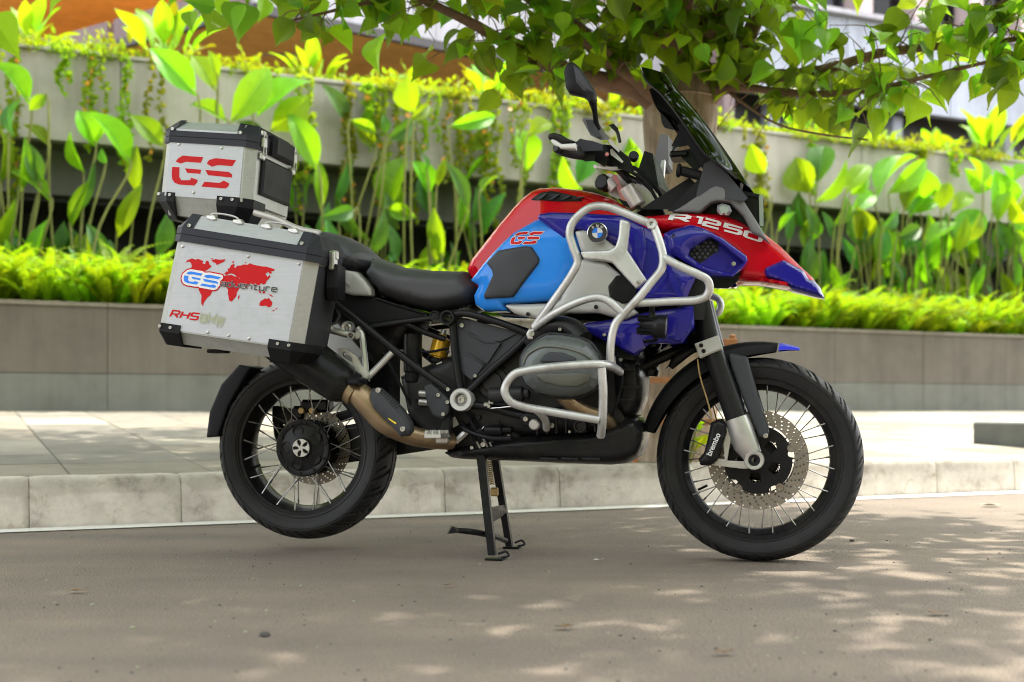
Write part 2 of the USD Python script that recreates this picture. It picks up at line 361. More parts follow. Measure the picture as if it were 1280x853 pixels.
# ---- road, line, kerb
asph = usdkit.material(stage, '/World/Looks/asphalt', {
    'g': ('geometry', {}), 'n1': ('noise_texture', {'scale': 150.0, 'detail': 4.0, 'roughness': .8}), 'r1': ('rgb_ramp', {'ramp': [(.25, (.095, .076, .060)), (.42, (.182, .149, .120)), (.6, (.226, .187, .152)), (.72, (.32, .272, .224)), (.8, (.45, .395, .33))]}),
    'n2': ('noise_texture', {'scale': .9, 'detail': 6.0, 'roughness': .65}), 'r2': ('rgb_ramp', {'ramp': [(.3, (.74, .75, .77)), (.55, (1, 1, 1)), (.75, (1.18, 1.14, 1.08))]}),
    'mp': ('mapping', {'scale': (.35, 2.4, 1.0), 'rotation': (0, 0, -.43)}), 'n3': ('noise_texture', {'scale': 1.3, 'detail': 5.0}), 'r3': ('rgb_ramp', {'ramp': [(.35, (.86, .86, .87)), (.6, (1.08, 1.07, 1.05))]}),
    'm1': ('mix_color', {'blend_type': 'multiply', 'fac': 1.0, 'use_clamp': False}), 'm2': ('mix_color', {'blend_type': 'multiply', 'fac': .8}),
    'v': ('voronoi_texture', {'scale': 130.0}), 'b': ('bump', {'strength': .8, 'distance': .005}), 'p': ('principled_bsdf', {'roughness': .86, 'specular_ior_level': .35})},
    [('g.position', 'n1.vector'), ('n1.fac', 'r1.fac'), ('g.position', 'n2.vector'), ('n2.fac', 'r2.fac'), ('g.position', 'mp.vector'), ('mp.vector', 'n3.vector'), ('n3.fac', 'r3.fac'),
     ('r1.color', 'm1.a'), ('r2.color', 'm1.b'), ('m1.result', 'm2.a'), ('r3.color', 'm2.b'), ('m2.result', 'p.base_color'), ('g.position', 'v.vector'), ('v.distance', 'b.height'), ('b.normal', 'p.normal')], surface='p.BSDF')
def grid_sheet(s0, s1, t0, t1, z, ns, nt, amp=0.0):
    s, t = np.meshgrid(np.linspace(s0, s1, ns), np.linspace(t0, t1, nt), indexing='ij'); q = K0 + s[..., None] * KD + t[..., None] * KN
    zz = z + amp * (meshkit.fbm(np.stack([q[..., 0] * 1.1, q[..., 1] * 1.1, 0 * s], -1), 3, 5) - .5)
    v = np.concatenate([q, zz[..., None]], -1).reshape(-1, 3); i, j = np.meshgrid(np.arange(ns - 1), np.arange(nt - 1), indexing='ij'); a = i * nt + j
    f = np.stack([a, a + nt, a + nt + 1, a + 1], -1).reshape(-1, 4); return T(v, np.vstack([f[:, [0, 1, 2]], f[:, [0, 2, 3]]]))
road = obj('road', grid_sheet(-60, 90, -60, .03, 0.0, 3, 3), asph, None, None, 'grey asphalt road in front of the kerb', 'road', kind='structure')
obj('ground', grid_sheet(-400, 500, -400, 500, -.25, 2, 2), look('earth', (.12, .10, .08), .9), None, None, 'bare ground under everything', 'ground', kind='structure')
line_m = usdkit.material(stage, '/World/Looks/road_paint', {'g': ('geometry', {}), 'n': ('noise_texture', {'scale': 38.0, 'detail': 8.0, 'roughness': .75}), 'r': ('rgb_ramp', {'ramp': [(.28, (.42, .39, .35)), (.38, (.76, .74, .70)), (.6, (.86, .84, .80))]}), 'p': ('principled_bsdf', {'roughness': .75})},
    [('g.position', 'n.vector'), ('n.fac', 'r.fac'), ('r.color', 'p.base_color')], surface='p.BSDF')
ls = np.linspace(-14, 30, 600); wob = .006 * (meshkit.fbm(np.stack([ls * 9, 0 * ls, 0 * ls], -1), 3, 2) - .5)
v = np.vstack([np.column_stack([W(ls, -.155 + wob), 0 * ls + .004]), np.column_stack([W(ls, -.012 + wob * 0), 0 * ls + .004])]); i = np.arange(599)
obj('edge_line', T(v, np.vstack([np.column_stack([i, i + 1, i + 601]), np.column_stack([i, i + 601, i + 600])])), line_m, road, None, 'white painted line along the kerb')
patch = Polygon([(1.18 + .10 * math.cos(a) * (1 + .35 * math.sin(3 * a)), .03 * math.sin(a) * (1 + .4 * math.cos(2 * a))) for a in np.linspace(0, 6.28, 20)[:-1]])
kerb_m = usdkit.material(stage, '/World/Looks/kerb_concrete', {
    'g': ('geometry', {}), 'o': ('object_info', {}), 'n1': ('noise_texture', {'scale': 5.0, 'detail': 9.0, 'roughness': .72}), 'r1': ('rgb_ramp', {'ramp': [(.34, (.26, .23, .19)), (.45, (.43, .39, .34)), (.60, (.53, .486, .425)), (.75, (.60, .555, .49))]}),
    'n2': ('noise_texture', {'scale': 11.0, 'detail': 8.0, 'roughness': .78, 'distortion': .6}), 'r2': ('rgb_ramp', {'ramp': [(.55, (1, 1, 1)), (.63, (.78, .75, .68)), (.74, (.48, .45, .37))]}),
    'mz': ('separate_xyz', {}), 'mr': ('map_range', {'from_min': 0.0, 'from_max': .055, 'to_min': .62, 'to_max': 1.0, 'clamp': True}), 'n3': ('noise_texture', {'scale': 160.0, 'detail': 4.0}), 'b': ('bump', {'strength': .4, 'distance': .004}),
    'm1': ('mix_color', {'blend_type': 'multiply', 'fac': .9}), 'hv': ('hsv', {'saturation': 1.0}), 'mo': ('map_range', {'to_min': .86, 'to_max': 1.08}), 'p': ('principled_bsdf', {'roughness': .85})},
    [('g.position', 'n1.vector'), ('n1.fac', 'r1.fac'), ('g.position', 'n2.vector'), ('n2.fac', 'r2.fac'), ('r1.color', 'm1.a'), ('r2.color', 'm1.b'), ('m1.result', 'hv.color'), ('o.random', 'mo.value'), ('mo.result', 'hv.value'), ('hv.color', 'p.base_color'), ('g.position', 'n3.vector'), ('n3.fac', 'b.height'), ('b.normal', 'p.normal')], surface='p.BSDF')
kerb = thing('kerb', 'pale concrete kerb of separate stained stones between road and pavement', 'kerb', kind='structure')
def kerb_stone(s0, s1, seed):
    pr = np.array([(-.0, -.1), (.0, .0), (.008, .12), (.014, .170), (.022, .190), (.036, .203), (.055, .208), (.145, .208), (.15, .2), (.15, -.1)])
    n = 40; ss = np.linspace(s0, s1, n); r = np.random.default_rng(seed); v = []
    for k, s in enumerate(ss):
        e = min(k, n - 1 - k); sh = (.006, .002, .0005)[e] if e < 3 else 0
        for (t, z) in pr:
            q = W(s, t + (sh if t < .1 else 0)); zz = z - (sh * .8 if z > .15 else 0); v.append([q[0], q[1], zz])
    v = np.array(v); nz = meshkit.fbm(v * 9, 4, seed) - .5; nz2 = meshkit.fbm(v * 40, 2, seed + 3) - .5
    v[:, :2] += np.outer(nz * .006 + nz2 * .002, -KN) * (v[:, 2:3] > .002); v[:, 2] += (nz * .006) * (v[:, 2] > .16)
    m = len(pr); f = []
    for a in range(n - 1):
        for b in range(m - 1): f += [[a*m+b, (a+1)*m+b, (a+1)*m+b+1], [a*m+b, (a+1)*m+b+1, a*m+b+1]]
    for b in range(1, m - 1): f += [[0, b, b+1], [(n-1)*m, (n-1)*m+b+1, (n-1)*m+b]]
    mm = T(v, f); return mm
for k in range(-12, 32):
    s0 = .109 + .605 * k; obj('kerb_stone', kerb_stone(s0 + .0015, s0 + .6035, 100 + k), kerb_m, kerb, 50)
mort = usdkit.material(stage, '/World/Looks/mortar', {'g': ('geometry', {}), 'n': ('noise_texture', {'scale': 60.0, 'detail': 5.0}), 'r': ('rgb_ramp', {'ramp': [(.35, (.17, .145, .105)), (.65, (.34, .31, .25))]}), 'p': ('principled_bsdf', {'roughness': .95})}, [('g.position', 'n.vector'), ('n.fac', 'r.fac'), ('r.color', 'p.base_color')], surface='p.BSDF')
obj('kerb_joint', slab(-7, 19, .020, .14, -.1, .168, .004), mort, kerb, None)
# ---- pavement of separate paving tiles
def tile_look(name, c):
    return usdkit.material(stage, f'/World/Looks/{name}', {'g': ('geometry', {}), 'o': ('object_info', {}), 'n1': ('noise_texture', {'scale': 3.2, 'detail': 8.0, 'roughness': .7}), 'r1': ('rgb_ramp', {'ramp': [(.3, tuple(np.array(c) * .72)), (.5, c), (.72, tuple(np.minimum(np.array(c) * 1.22, .9)))]}),
        'hv': ('hsv', {}), 'mo': ('map_range', {'to_min': .88, 'to_max': 1.1}), 'n3': ('noise_texture', {'scale': 240.0, 'detail': 3.0}), 'b': ('bump', {'strength': .3, 'distance': .003}), 'p': ('principled_bsdf', {'roughness': .8})},
        [('g.position', 'n1.vector'), ('n1.fac', 'r1.fac'), ('r1.color', 'hv.color'), ('o.random', 'mo.value'), ('mo.result', 'hv.value'), ('hv.color', 'p.base_color'), ('g.position', 'n3.vector'), ('n3.fac', 'b.height'), ('b.normal', 'p.normal')], surface='p.BSDF')
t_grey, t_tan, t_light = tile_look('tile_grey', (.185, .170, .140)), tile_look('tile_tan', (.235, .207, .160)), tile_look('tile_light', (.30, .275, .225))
pave = thing('pavement', 'pavement of grey and tan tiles rising gently to the planter wall', 'pavement', kind='structure')
bed = [W(s, t, Z_PAVE(t) - .012) for s, t in ((-14, .15), (34, .15), (34, 7.2), (-14, 7.2))]
obj('tile_bed', T(bed, [[0, 1, 2], [0, 2, 3]]), mort, pave, None)
sl = math.atan(.0406); TN = np.array([-KN[0] * math.sin(sl), -KN[1] * math.sin(sl), math.cos(sl)]); TT = np.array([KN[0] * math.cos(sl), KN[1] * math.cos(sl), math.sin(sl)])
r = np.random.default_rng(11)
for j in range(11):
    for i in range(-5, 22):
        s, t = .28 + i * .6, .155 + .3 + j * .604; c = W(s + .3, t, Z_PAVE(t) - .02 + r.normal(0, .0012))
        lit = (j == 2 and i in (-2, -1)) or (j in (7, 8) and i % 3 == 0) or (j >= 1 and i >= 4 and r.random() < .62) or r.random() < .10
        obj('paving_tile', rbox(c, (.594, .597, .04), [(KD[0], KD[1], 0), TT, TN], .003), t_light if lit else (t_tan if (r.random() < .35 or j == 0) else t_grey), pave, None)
# ---- concrete block on the pavement, right
conc_dark = look('dark_concrete', (.115, .118, .110), .85, var=.25, scale=3.0, bump=.3, bscale=120)
blk = thing('concrete_block', 'low dark concrete block lying on the pavement at the right edge', 'concrete block', W(6.42, .35, 0), K_YAW)
z0 = Z_PAVE(.35)
obj('block_body', rbox([1.3, .42, z0 + .085], (2.6, .84, .19), bev=.006), conc_dark, blk, None); obj('block_cap', rbox([1.3, .42, z0 + .1815], (2.58, .82, .008), bev=.003), look('block_top', (.30, .30, .285), .8, var=.15), blk, None)
b0 = np.array([.55, .60, z0 + .186])
obj('anchor_bolt', cat_(lathe([(0, .012), (.022, .012), (.024, .010), (.024, 0), (0, 0)], b0, (0, 0, 1), 6)), M['steel'], blk, None); obj('anchor_stud', cyl(b0 + [0, 0, .01], b0 + [0, 0, .05], .010, 12), M['steel'], blk)
# ---- planter wall
WT = 6.8
def wall_look(name, c, vs=1.6):
    c = np.array(c); return usdkit.material(stage, f'/World/Looks/{name}', {'g': ('geometry', {}), 'n1': ('noise_texture', {'scale': vs, 'detail': 9.0, 'roughness': .68}), 'r1': ('rgb_ramp', {'ramp': [(.3, tuple(c * .78)), (.5, tuple(c)), (.7, tuple(c * 1.16))]}),
        'mp': ('mapping', {'scale': (2.2, 2.2, .16)}), 'n2': ('noise_texture', {'scale': 2.4, 'detail': 6.0, 'roughness': .7}), 'r2': ('rgb_ramp', {'ramp': [(.36, (.84, .83, .80)), (.52, (.97, .97, .96)), (.66, (1.05, 1.05, 1.04))]}), 'm': ('mix_color', {'blend_type': 'multiply', 'fac': .85}),
        'n3': ('noise_texture', {'scale': 90.0, 'detail': 4.0}), 'b': ('bump', {'strength': .35, 'distance': .006}), 'p': ('principled_bsdf', {'roughness': .88, 'specular_ior_level': .3})},
        [('g.position', 'n1.vector'), ('n1.fac', 'r1.fac'), ('g.position', 'mp.vector'), ('mp.vector', 'n2.vector'), ('n2.fac', 'r2.fac'), ('r1.color', 'm.a'), ('r2.color', 'm.b'), ('m.result', 'p.base_color'), ('g.position', 'n3.vector'), ('n3.fac', 'b.height'), ('b.normal', 'p.normal')], surface='p.BSDF')
w_brown, w_grey, w_cap = wall_look('wall_brown', (.114, .101, .082)), wall_look('wall_skirting', (.128, .132, .112)), wall_look('wall_coping', (.185, .165, .132))
pw = thing('planter_wall', 'low brown rendered planter wall with grey skirting, ferns growing along its top', 'wall')
for k in range(-3, 14):
    s0 = -.35 + k * 1.45
    obj('skirting', slab(s0 + .001, s0 + 1.448, WT, WT + .15, .30, .830, .002), w_grey, pw, None)
    obj('wall_panel', slab(s0 + .0015, s0 + 1.4475, WT - .004 + .002 * (k % 2), WT + .15, .833, 1.462, .003), w_brown, pw, None)
    obj('coping', slab(s0 + .0015, s0 + 1.4475, WT - .02, WT + .17, 1.4655, 1.508, .005), w_cap, pw, None)
obj('wall_core', slab(-5, 20, WT + .03, WT + .14, .25, 1.46, .002), w_grey, pw, None)
soil = look('soil', (.030, .022, .014), .95, var=.4, scale=9, bump=.6, bscale=60)
obj('planter_bed', slab(-5.2, 20.2, WT + .16, 10.6, .3, 1.42, .002), soil, None, None, 'dark soil of the fern bed behind the planter wall', 'soil', kind='structure')
# ---- raised trough behind, its underside band and the dark recess
UT = 8.4
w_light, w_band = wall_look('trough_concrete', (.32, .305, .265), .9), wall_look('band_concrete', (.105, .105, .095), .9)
tr = thing('raised_trough', 'long raised concrete plant trough above a dark recess, vines hanging over its face', 'wall')
for k in range(-2, 6):
    s0 = -2.0 + k * 3.4
    obj('trough_panel', slab(s0 + .004, s0 + 3.396, UT, UT + .14, 3.36, 4.30, .006), w_light, tr, None)
    obj('trough_lip', slab(s0 + .004, s0 + 3.396, UT - .025, UT + .16, 4.303, 4.345, .006), w_light, tr, None)
obj('trough_floor', slab(-9, 18.6, UT + .145, UT + 1.7, 3.36, 4.22, .004), w_band, tr, None)
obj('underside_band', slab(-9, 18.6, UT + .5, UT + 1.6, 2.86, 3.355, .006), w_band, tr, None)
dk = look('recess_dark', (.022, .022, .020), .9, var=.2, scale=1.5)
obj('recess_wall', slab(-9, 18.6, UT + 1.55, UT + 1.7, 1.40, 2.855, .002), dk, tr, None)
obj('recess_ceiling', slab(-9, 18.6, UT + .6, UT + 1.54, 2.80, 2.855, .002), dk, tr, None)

# ------------------------------------------------------------------ buildings behind
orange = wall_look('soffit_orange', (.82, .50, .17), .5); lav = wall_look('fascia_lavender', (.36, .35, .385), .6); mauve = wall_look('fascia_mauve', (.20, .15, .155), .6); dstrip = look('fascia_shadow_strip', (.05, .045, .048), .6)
A = np.array([-3.88, 18.0]); dr = np.array([math.cos(math.radians(35)), math.sin(math.radians(35))]); dl = np.array([-.824, .567])
bld = thing('canopy_building', 'building with a pale fascia and an orange soffit above the raised planter, upper left', 'building')
def poly_slab(pts, z0, z1):
    g = shapely.geometry.polygon.orient(Polygon(pts)); return T(*(lambda m: (m.vertices, m.faces))(trimesh.creation.extrude_polygon(g, z1 - z0, engine='earcut').apply_translation([0, 0, z0])))
B_, C_ = A + dr * 16, A + dl * 14; inn = np.array([-2, 34.0])
obj('soffit', poly_slab([A + .12 * (dr + dl), B_ + .12 * dl, inn + [12, 0], inn - [14, 0], C_ + .12 * dr], 6.50, 6.6), orange, bld, None)
def fascia(a, b, z0, z1, th): 
    d = (b - a) / np.linalg.norm(b - a); n = np.array([-d[1], d[0]]); n = n if n[1] > 0 else -n; return poly_slab([a, b, b + n * th, a + n * th], z0, z1)
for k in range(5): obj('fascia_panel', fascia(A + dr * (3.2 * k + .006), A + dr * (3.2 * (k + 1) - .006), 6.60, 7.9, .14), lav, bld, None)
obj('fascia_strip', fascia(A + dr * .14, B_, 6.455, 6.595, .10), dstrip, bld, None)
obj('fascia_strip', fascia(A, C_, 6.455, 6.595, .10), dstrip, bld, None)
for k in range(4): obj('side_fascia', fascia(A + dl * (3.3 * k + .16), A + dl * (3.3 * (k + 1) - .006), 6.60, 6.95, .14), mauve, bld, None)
obj('upper_soffit', poly_slab([A + dl * .5 + [0, .5], A + dl * 16, inn - [18, 0], inn], 8.2, 8.4), orange, bld, None)
obj('upper_wall', fascia(A + dr * .4 + [0, .5], A + dr * 16 + [0, .5], 7.9, 12.5, .3), mauve, bld, None)
obj('inner_wall', slab(-16, 14, 17.5, 17.8, -.2, 6.5, .002), orange, bld, None)
for s0 in np.arange(-14, 13, 2.4): obj('window', slab(s0, s0 + 1.7, 17.44, 17.49, 3.6, 6.1, .004), M['window_glass'], bld, None)
for dd_ in (2.0, 5.5, 9.0): obj('soffit_light', poly_slab([A + dr * dd_ + dl * 2 + o for o in (np.array([-.4, -.05]), np.array([.4, -.05]), np.array([.4, .05]), np.array([-.4, .05]))], 6.485, 6.498), M['pearl'], bld, None)
# right building: blue-white wall above a dark opening, mauve piers and windows over it
rb = thing('office_building', 'pale blue-white building with mauve piers and windows, upper right behind the tree', 'building')
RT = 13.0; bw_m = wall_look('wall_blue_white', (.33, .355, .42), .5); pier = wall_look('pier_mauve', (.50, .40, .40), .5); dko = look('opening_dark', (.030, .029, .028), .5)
for k in range(7): obj('wall_panel', slab(12.6 + 2.6 * k + .008, 12.6 + 2.6 * (k + 1) - .008, RT, RT + .2, 6.35, 8.1, .01), bw_m, rb, None)
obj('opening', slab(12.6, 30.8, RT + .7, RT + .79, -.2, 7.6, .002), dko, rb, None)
obj('end_wall', slab(12.35, 12.59, RT - .05, RT + 6, -.2, 8.1, .01), mauve, rb, None)
for k in range(6): obj('opening_post', slab(13.6 + 3.0 * k, 13.85 + 3.0 * k, RT + .3, RT + .55, -.2, 6.34, .01), bw_m, rb, None)
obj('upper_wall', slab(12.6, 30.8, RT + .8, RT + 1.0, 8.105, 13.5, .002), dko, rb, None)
for k in range(12): obj('pier', slab(12.8 + 1.45 * k, 13.2 + 1.45 * k, RT + .3, RT + .79, 8.105, 13.5, .01), pier, rb, None)
for k in range(12):
    w = obj('window', slab(13.25 + 1.45 * k, 14.2 + 1.45 * k, RT + .66, RT + .70, 8.3, 11.2, .004), M['window_glass'], rb, None); obj('frame', slab(13.25 + 1.45 * k, 14.2 + 1.45 * k, RT + .63, RT + .655, 9.6, 9.68, .004), bw_m, w, None)
obj('ledge', slab(12.4, 30.8, RT - .15, RT + .6, 8.0, 8.10, .01), lav, rb, None)
mb = thing('middle_building', 'lavender-grey building wall behind the tree trunk, between the orange soffit and the blue-white wall', 'building')
for k in range(5): obj('wall_panel', slab(9.6 + 1.6 * k, 11.192 + 1.6 * k, 15.6, 15.8, 4.0, 12.5, .01), lav, mb, None)
obj('base_wall', slab(7.6, 17.6, 15.85, 16.0, -.2, 4.2, .01), dko, mb, None)

# ---- the other side of the street, behind the camera: what the paint and the glass reflect
ob = thing('street_building', 'plain beige building with window rows across the road, behind the viewer', 'building')
ow = wall_look('facade_beige', (.30, .275, .235), .8)
obj('wall', slab(-30, 30, -21, -15, -.2, 9.5, .02), ow, ob, None)
for k in range(16):
    for z in (1.0, 4.2, 7.2): obj('window', slab(-28 + 3.6 * k, -26 + 3.6 * k, -14.995, -14.93, z, z + 1.7, .01), M['window_glass'], ob, None)
obj('ledge', slab(-30, 30, -14.99, -14.5, 3.3, 3.6, .02), w_light, ob, None)
obj('far_pavement', slab(-60, 60, -15, -9.0, -.1, .15, .01), t_grey, None, None, 'far pavement across the road, behind the viewer', 'pavement', kind='structure')
# ------------------------------------------------------------------ plants
def leaf_look(name, c, ct, rough=.42, vary=.25, hue=.03, tmix=.42, spec=.5, veins=True):
    n = {'o': ('object_info', {}), 'g': ('geometry', {}), 'c': ('color', {'value': c}), 'ct': ('color', {'value': ct}),
         'mv': ('map_range', {'to_min': 1 - vary, 'to_max': 1 + vary}), 'mh': ('map_range', {'to_min': .5 - hue, 'to_max': .5 + hue}),
         'a': ('math', {'math_type': 'add'}), 'fr': ('math', {'math_type': 'fraction'}), 'h1': ('hsv', {}), 'h2': ('hsv', {}),
         'n': ('noise_texture', {'scale': 14.0, 'detail': 4.0}), 'rn': ('map_range', {'from_min': .3, 'from_max': .7, 'to_min': .8, 'to_max': 1.2}), 'mm': ('math', {'math_type': 'multiply'}),
         'uv': ('texture_coordinate', {}), 'sx': ('separate_xyz', {}), 'ab': ('math', {'math_type': 'absolute'}), 'v1': ('math', {'math_type': 'multiply_add', 'value2': -.42}), 'v2': ('math', {'math_type': 'multiply', 'value2': 62.0}), 'v3': ('math', {'math_type': 'sine'}), 'v4': ('map_range', {'from_min': .72, 'from_max': 1.0, 'to_min': 0.0, 'to_max': 1.0, 'clamp': True}),
         'mid': ('map_range', {'from_min': .02, 'from_max': .10, 'to_min': 1.0, 'to_max': 0.0, 'clamp': True}), 'on': ('math', {'math_type': 'greater_than', 'value2': .0005}), 'mx': ('math', {'math_type': 'maximum'}), 'vo': ('math', {'math_type': 'multiply'}), 'vr': ('map_range', {'to_min': 1.0, 'to_max': 1.38}), 'm2': ('math', {'math_type': 'multiply'}), 'bv': ('bump', {'strength': .35, 'distance': .004, 'invert': True}),
         'p': ('principled_bsdf', {'roughness': rough, 'specular_ior_level': spec}), 't': ('translucent_bsdf', {}), 'm': ('mix_closure', {'fac': tmix})}
    l = [('o.random', 'a.value1'), ('g.random_per_island', 'a.value2'), ('a.value', 'fr.value1'), ('fr.value', 'mv.value'), ('fr.value', 'mh.value'), ('g.position', 'n.vector'), ('n.fac', 'rn.value'), ('mv.result', 'mm.value1'), ('rn.result', 'mm.value2'),
         ('c.color', 'h1.color'), ('ct.color', 'h2.color'), ('uv.UV', 'sx.vector'), ('sx.x', 'ab.value1'), ('ab.value', 'v1.value1'), ('sx.y', 'v1.value3'), ('v1.value', 'v2.value1'), ('v2.value', 'v3.value1'), ('v3.value', 'v4.value'), ('ab.value', 'mid.value'), ('v4.result', 'mx.value1'), ('mid.result', 'mx.value2'), ('sx.y', 'on.value1'), ('mx.value', 'vo.value1'), ('on.value', 'vo.value2'), ('vo.value', 'vr.value'),
         ('mm.value', 'm2.value1'), ('vr.result', 'm2.value2'), ('vo.value', 'bv.height'), ('bv.normal', 'p.normal'), ('m2.value', 'h1.value'), ('mv.result', 'h2.value'), ('mh.result', 'h1.hue'), ('mh.result', 'h2.hue'), ('h1.color', 'p.base_color'), ('h2.color', 't.color'), ('p.BSDF', 'm.closure1'), ('t.BSDF', 'm.closure2')]
    LOOKS[name] = usdkit.material(stage, f'/World/Looks/{name}', n, l, surface='m.closure'); return LOOKS[name]
leaf_look('tree_leaf', (.085, .19, .016), (.34, .58, .02), .36, .45, .03, .5, .45)
leaf_look('tree_leaf_young', (.16, .31, .014), (.46, .70, .02), .40, .35, .02, .55, .35)
leaf_look('broad_leaf', (.12, .275, .006), (.36, .60, .008), .42, .28, .03, .55, .25)
leaf_look('broad_leaf_dark', (.050, .15, .020), (.12, .30, .015), .40, .25, .02, .35, .35)
leaf_look('fern_leaf', (.185, .32, .006), (.42, .58, .006), .5, .5, .03, .45, .2)
leaf_look('cover_leaf', (.22, .30, .005), (.44, .50, .008), .5, .4, .04, .45, .2)
leaf_look('vine_leaf', (.17, .27, .010), (.38, .48, .012), .5, .4, .035, .45, .25)
look('orange_leaf', (.60, .27, .02), .5); look('dry_leaf', (.16, .095, .045), .7, var=.3, scale=40); look('stem_green', (.135, .145, .022), .5, var=.25, scale=9); look('stem_brown', (.17, .12, .055), .7, var=.3, scale=20)
def blade(base, tip, width, normal, shape, fold=.18, droop=.12, nu=9, wavy=0.0, seed=0, cols=(-1, -.5, 0, .5, 1)):
    """A leaf blade as a folded, drooping sheet from base to tip; shape(u) is its half width."""
    base, tip = np.asarray(base, float), np.asarray(tip, float); d = tip - base; L = np.linalg.norm(d); d = d / L
    n = unit(normal - d * (normal @ d)); s = np.cross(d, n); V = []; r = np.random.default_rng(seed); ph = r.uniform(0, 6.28, 2)
    for u in np.linspace(0, 1, nu):
        w = shape(u) * width
        for c in cols:
            V.append(base + d * L * u + s * w * c + n * (abs(c) * w * fold * 2 - droop * L * (u - .45) ** 2 * 2 + wavy * L * math.sin(7 * u + ph[0 if c < 0 else 1]) * abs(c)))
    k = len(cols); f = []
    for i in range(nu - 1):
        for j in range(k - 1): a = i * k + j; f += [[a, a + k, a + k + 1], [a, a + k + 1, a + 1]]
    m = T(V, f); m.metadata['uv'] = np.array([(c, u) for u in np.linspace(0, 1, nu) for c in cols]); return m
heart = lambda u: np.interp(u, [0, .04, .14, .3, .45, .62, .78, .88, 1], [.02, .26, .44, .5, .45, .30, .13, .045, 0.004])
paddle = lambda u: np.interp(u, [0, .1, .25, .45, .65, .82, .93, 1], [.02, .17, .40, .5, .43, .26, .10, .004])
strap = lambda u: np.interp(u, [0, .1, .4, .7, .9, 1], [.10, .2, .42, .5, .3, .02])
CAMDIR = lambda p: unit(np.array([0, 0, CAM_H]) - np.asarray(p))

# ---- tall broad-leaved plants behind the ferns: (root column, [(base x, base y, tip x, tip y, width/length, kind), ...]) as seen, set out at their own distances
PLANTS = [
 (5, [(38, 127, -8, 74, .52, 0), (12, 170, 20, 120, .5, 1)]), (22, [(62, 180, 30, 152, .5, 0), (50, 232, 36, 178, .42, 1), (64, 248, 14, 208, .44, 0)]),
 (86, [(104, 218, 84, 165, .45, 0), (58, 118, 36, 138, .55, 0)]), (107, [(120, 182, 98, 136, .8, 0), (163, 203, 116, 136, .5, 0), (132, 206, 126, 186, .6, 1)]), (163, [(205, 182, 165, 142, .58, 0)]),
 (262, [(246, 118, 188, 56, .5, 0), (270, 112, 240, 66, .7, 0), (284, 150, 238, 126, .5, 0), (290, 152, 340, 82, .42, 0), (272, 96, 262, 62, .5, 0)]),
 (362, [(318, 142, 386, 94, .5, 0), (340, 164, 388, 120, .6, 0), (332, 168, 298, 150, .4, 1)]), (399, [(398, 212, 362, 136, .42, 0), (402, 262, 399, 196, .25, 0)]),
 (426, [(437, 152, 406, 104, .45, 1), (438, 150, 474, 166, .36, 0), (470, 182, 444, 158, .5, 0), (486, 174, 522, 150, .5, 1), (482, 168, 480, 142, .6, 1)]), (519, [(516, 142, 507, 94, .95, 0), (512, 150, 540, 130, .4, 0)]),
 (466, [(478, 264, 504, 190, .5, 0), (482, 260, 520, 272, .55, 0)]), (536, [(538, 242, 518, 198, .6, 0), (546, 234, 558, 196, .3, 0), (534, 214, 530, 192, .5, 1)]),
 (558, [(572, 238, 622, 182, .34, 0), (564, 158, 626, 144, .3, 0), (578, 188, 626, 166, .36, 0)]), (592, [(592, 280, 599, 234, .6, 1), (600, 240, 622, 218, .5, 0)]), (440, [(446, 262, 405, 272, .4, 1)]),
 (652, [(650, 160, 664, 212, .75, 0), (660, 170, 690, 150, .5, 0)]), (706, [(726, 240, 700, 200, .5, 0), (722, 230, 742, 180, .5, 1)]), (772, [(775, 256, 792, 180, .5, 0), (762, 246, 744, 188, .5, 0), (800, 222, 786, 172, .5, 0)]),
 (962, [(955, 218, 938, 180, .7, 0), (964, 246, 934, 238, .4, 0), (972, 288, 994, 262, .3, 0)]), (1004, [(1012, 242, 992, 196, .9, 0), (1022, 226, 1030, 176, .62, 1), (1014, 288, 996, 240, .62, 1), (1014, 302, 1024, 276, .9, 0), (1024, 254, 1064, 202, .46, 0)]),
 (1040, [(1058, 238, 1090, 200, .42, 0), (1064, 244, 1088, 222, .5, 0), (1044, 284, 1062, 242, .45, 0)]), (1074, [(1086, 302, 1072, 260, .62, 0), (1078, 332, 1096, 292, .5, 0), (1066, 264, 1098, 236, .36, 0)]),
 (1100, [(1100, 334, 1104, 270, .36, 0), (1104, 286, 1128, 260, .62, 1), (1122, 298, 1154, 284, .55, 1), (1098, 326, 1120, 324, .32, 0), (1132, 314, 1133, 290, .6, 1)]), (1128, [(1094, 240, 1142, 188, .46, 0), (1112, 242, 1162, 198, .4, 0), (1130, 262, 1146, 226, .5, 0)]),
 (1142, [(1150, 254, 1150, 206, .95, 0), (1136, 268, 1168, 238, .5, 0), (1140, 266, 1176, 250, .42, 0)]), (1160, [(1160, 342, 1166, 288, .62, 0), (1156, 304, 1198, 274, .46, 0), (1176, 262, 1186, 226, .7, 0)]),
 (1192, [(1194, 314, 1226, 258, .5, 0), (1190, 264, 1218, 238, .5, 0), (1204, 304, 1232, 264, .5, 0)]), (1226, [(1242, 238, 1208, 214, .55, 0), (1228, 234, 1214, 194, .72, 0), (1250, 268, 1250, 212, .85, 0), (1246, 276, 1262, 236, .5, 0)]),
 (1254, [(1262, 230, 1254, 204, .6, 0), (1262, 306, 1290, 266, .5, 0), (1270, 266, 1296, 228, .5, 0), (1264, 226, 1292, 202, .5, 0)]), (1276, [(1284, 286, 1262, 250, .5, 0), (1280, 330, 1300, 292, .5, 0)])]
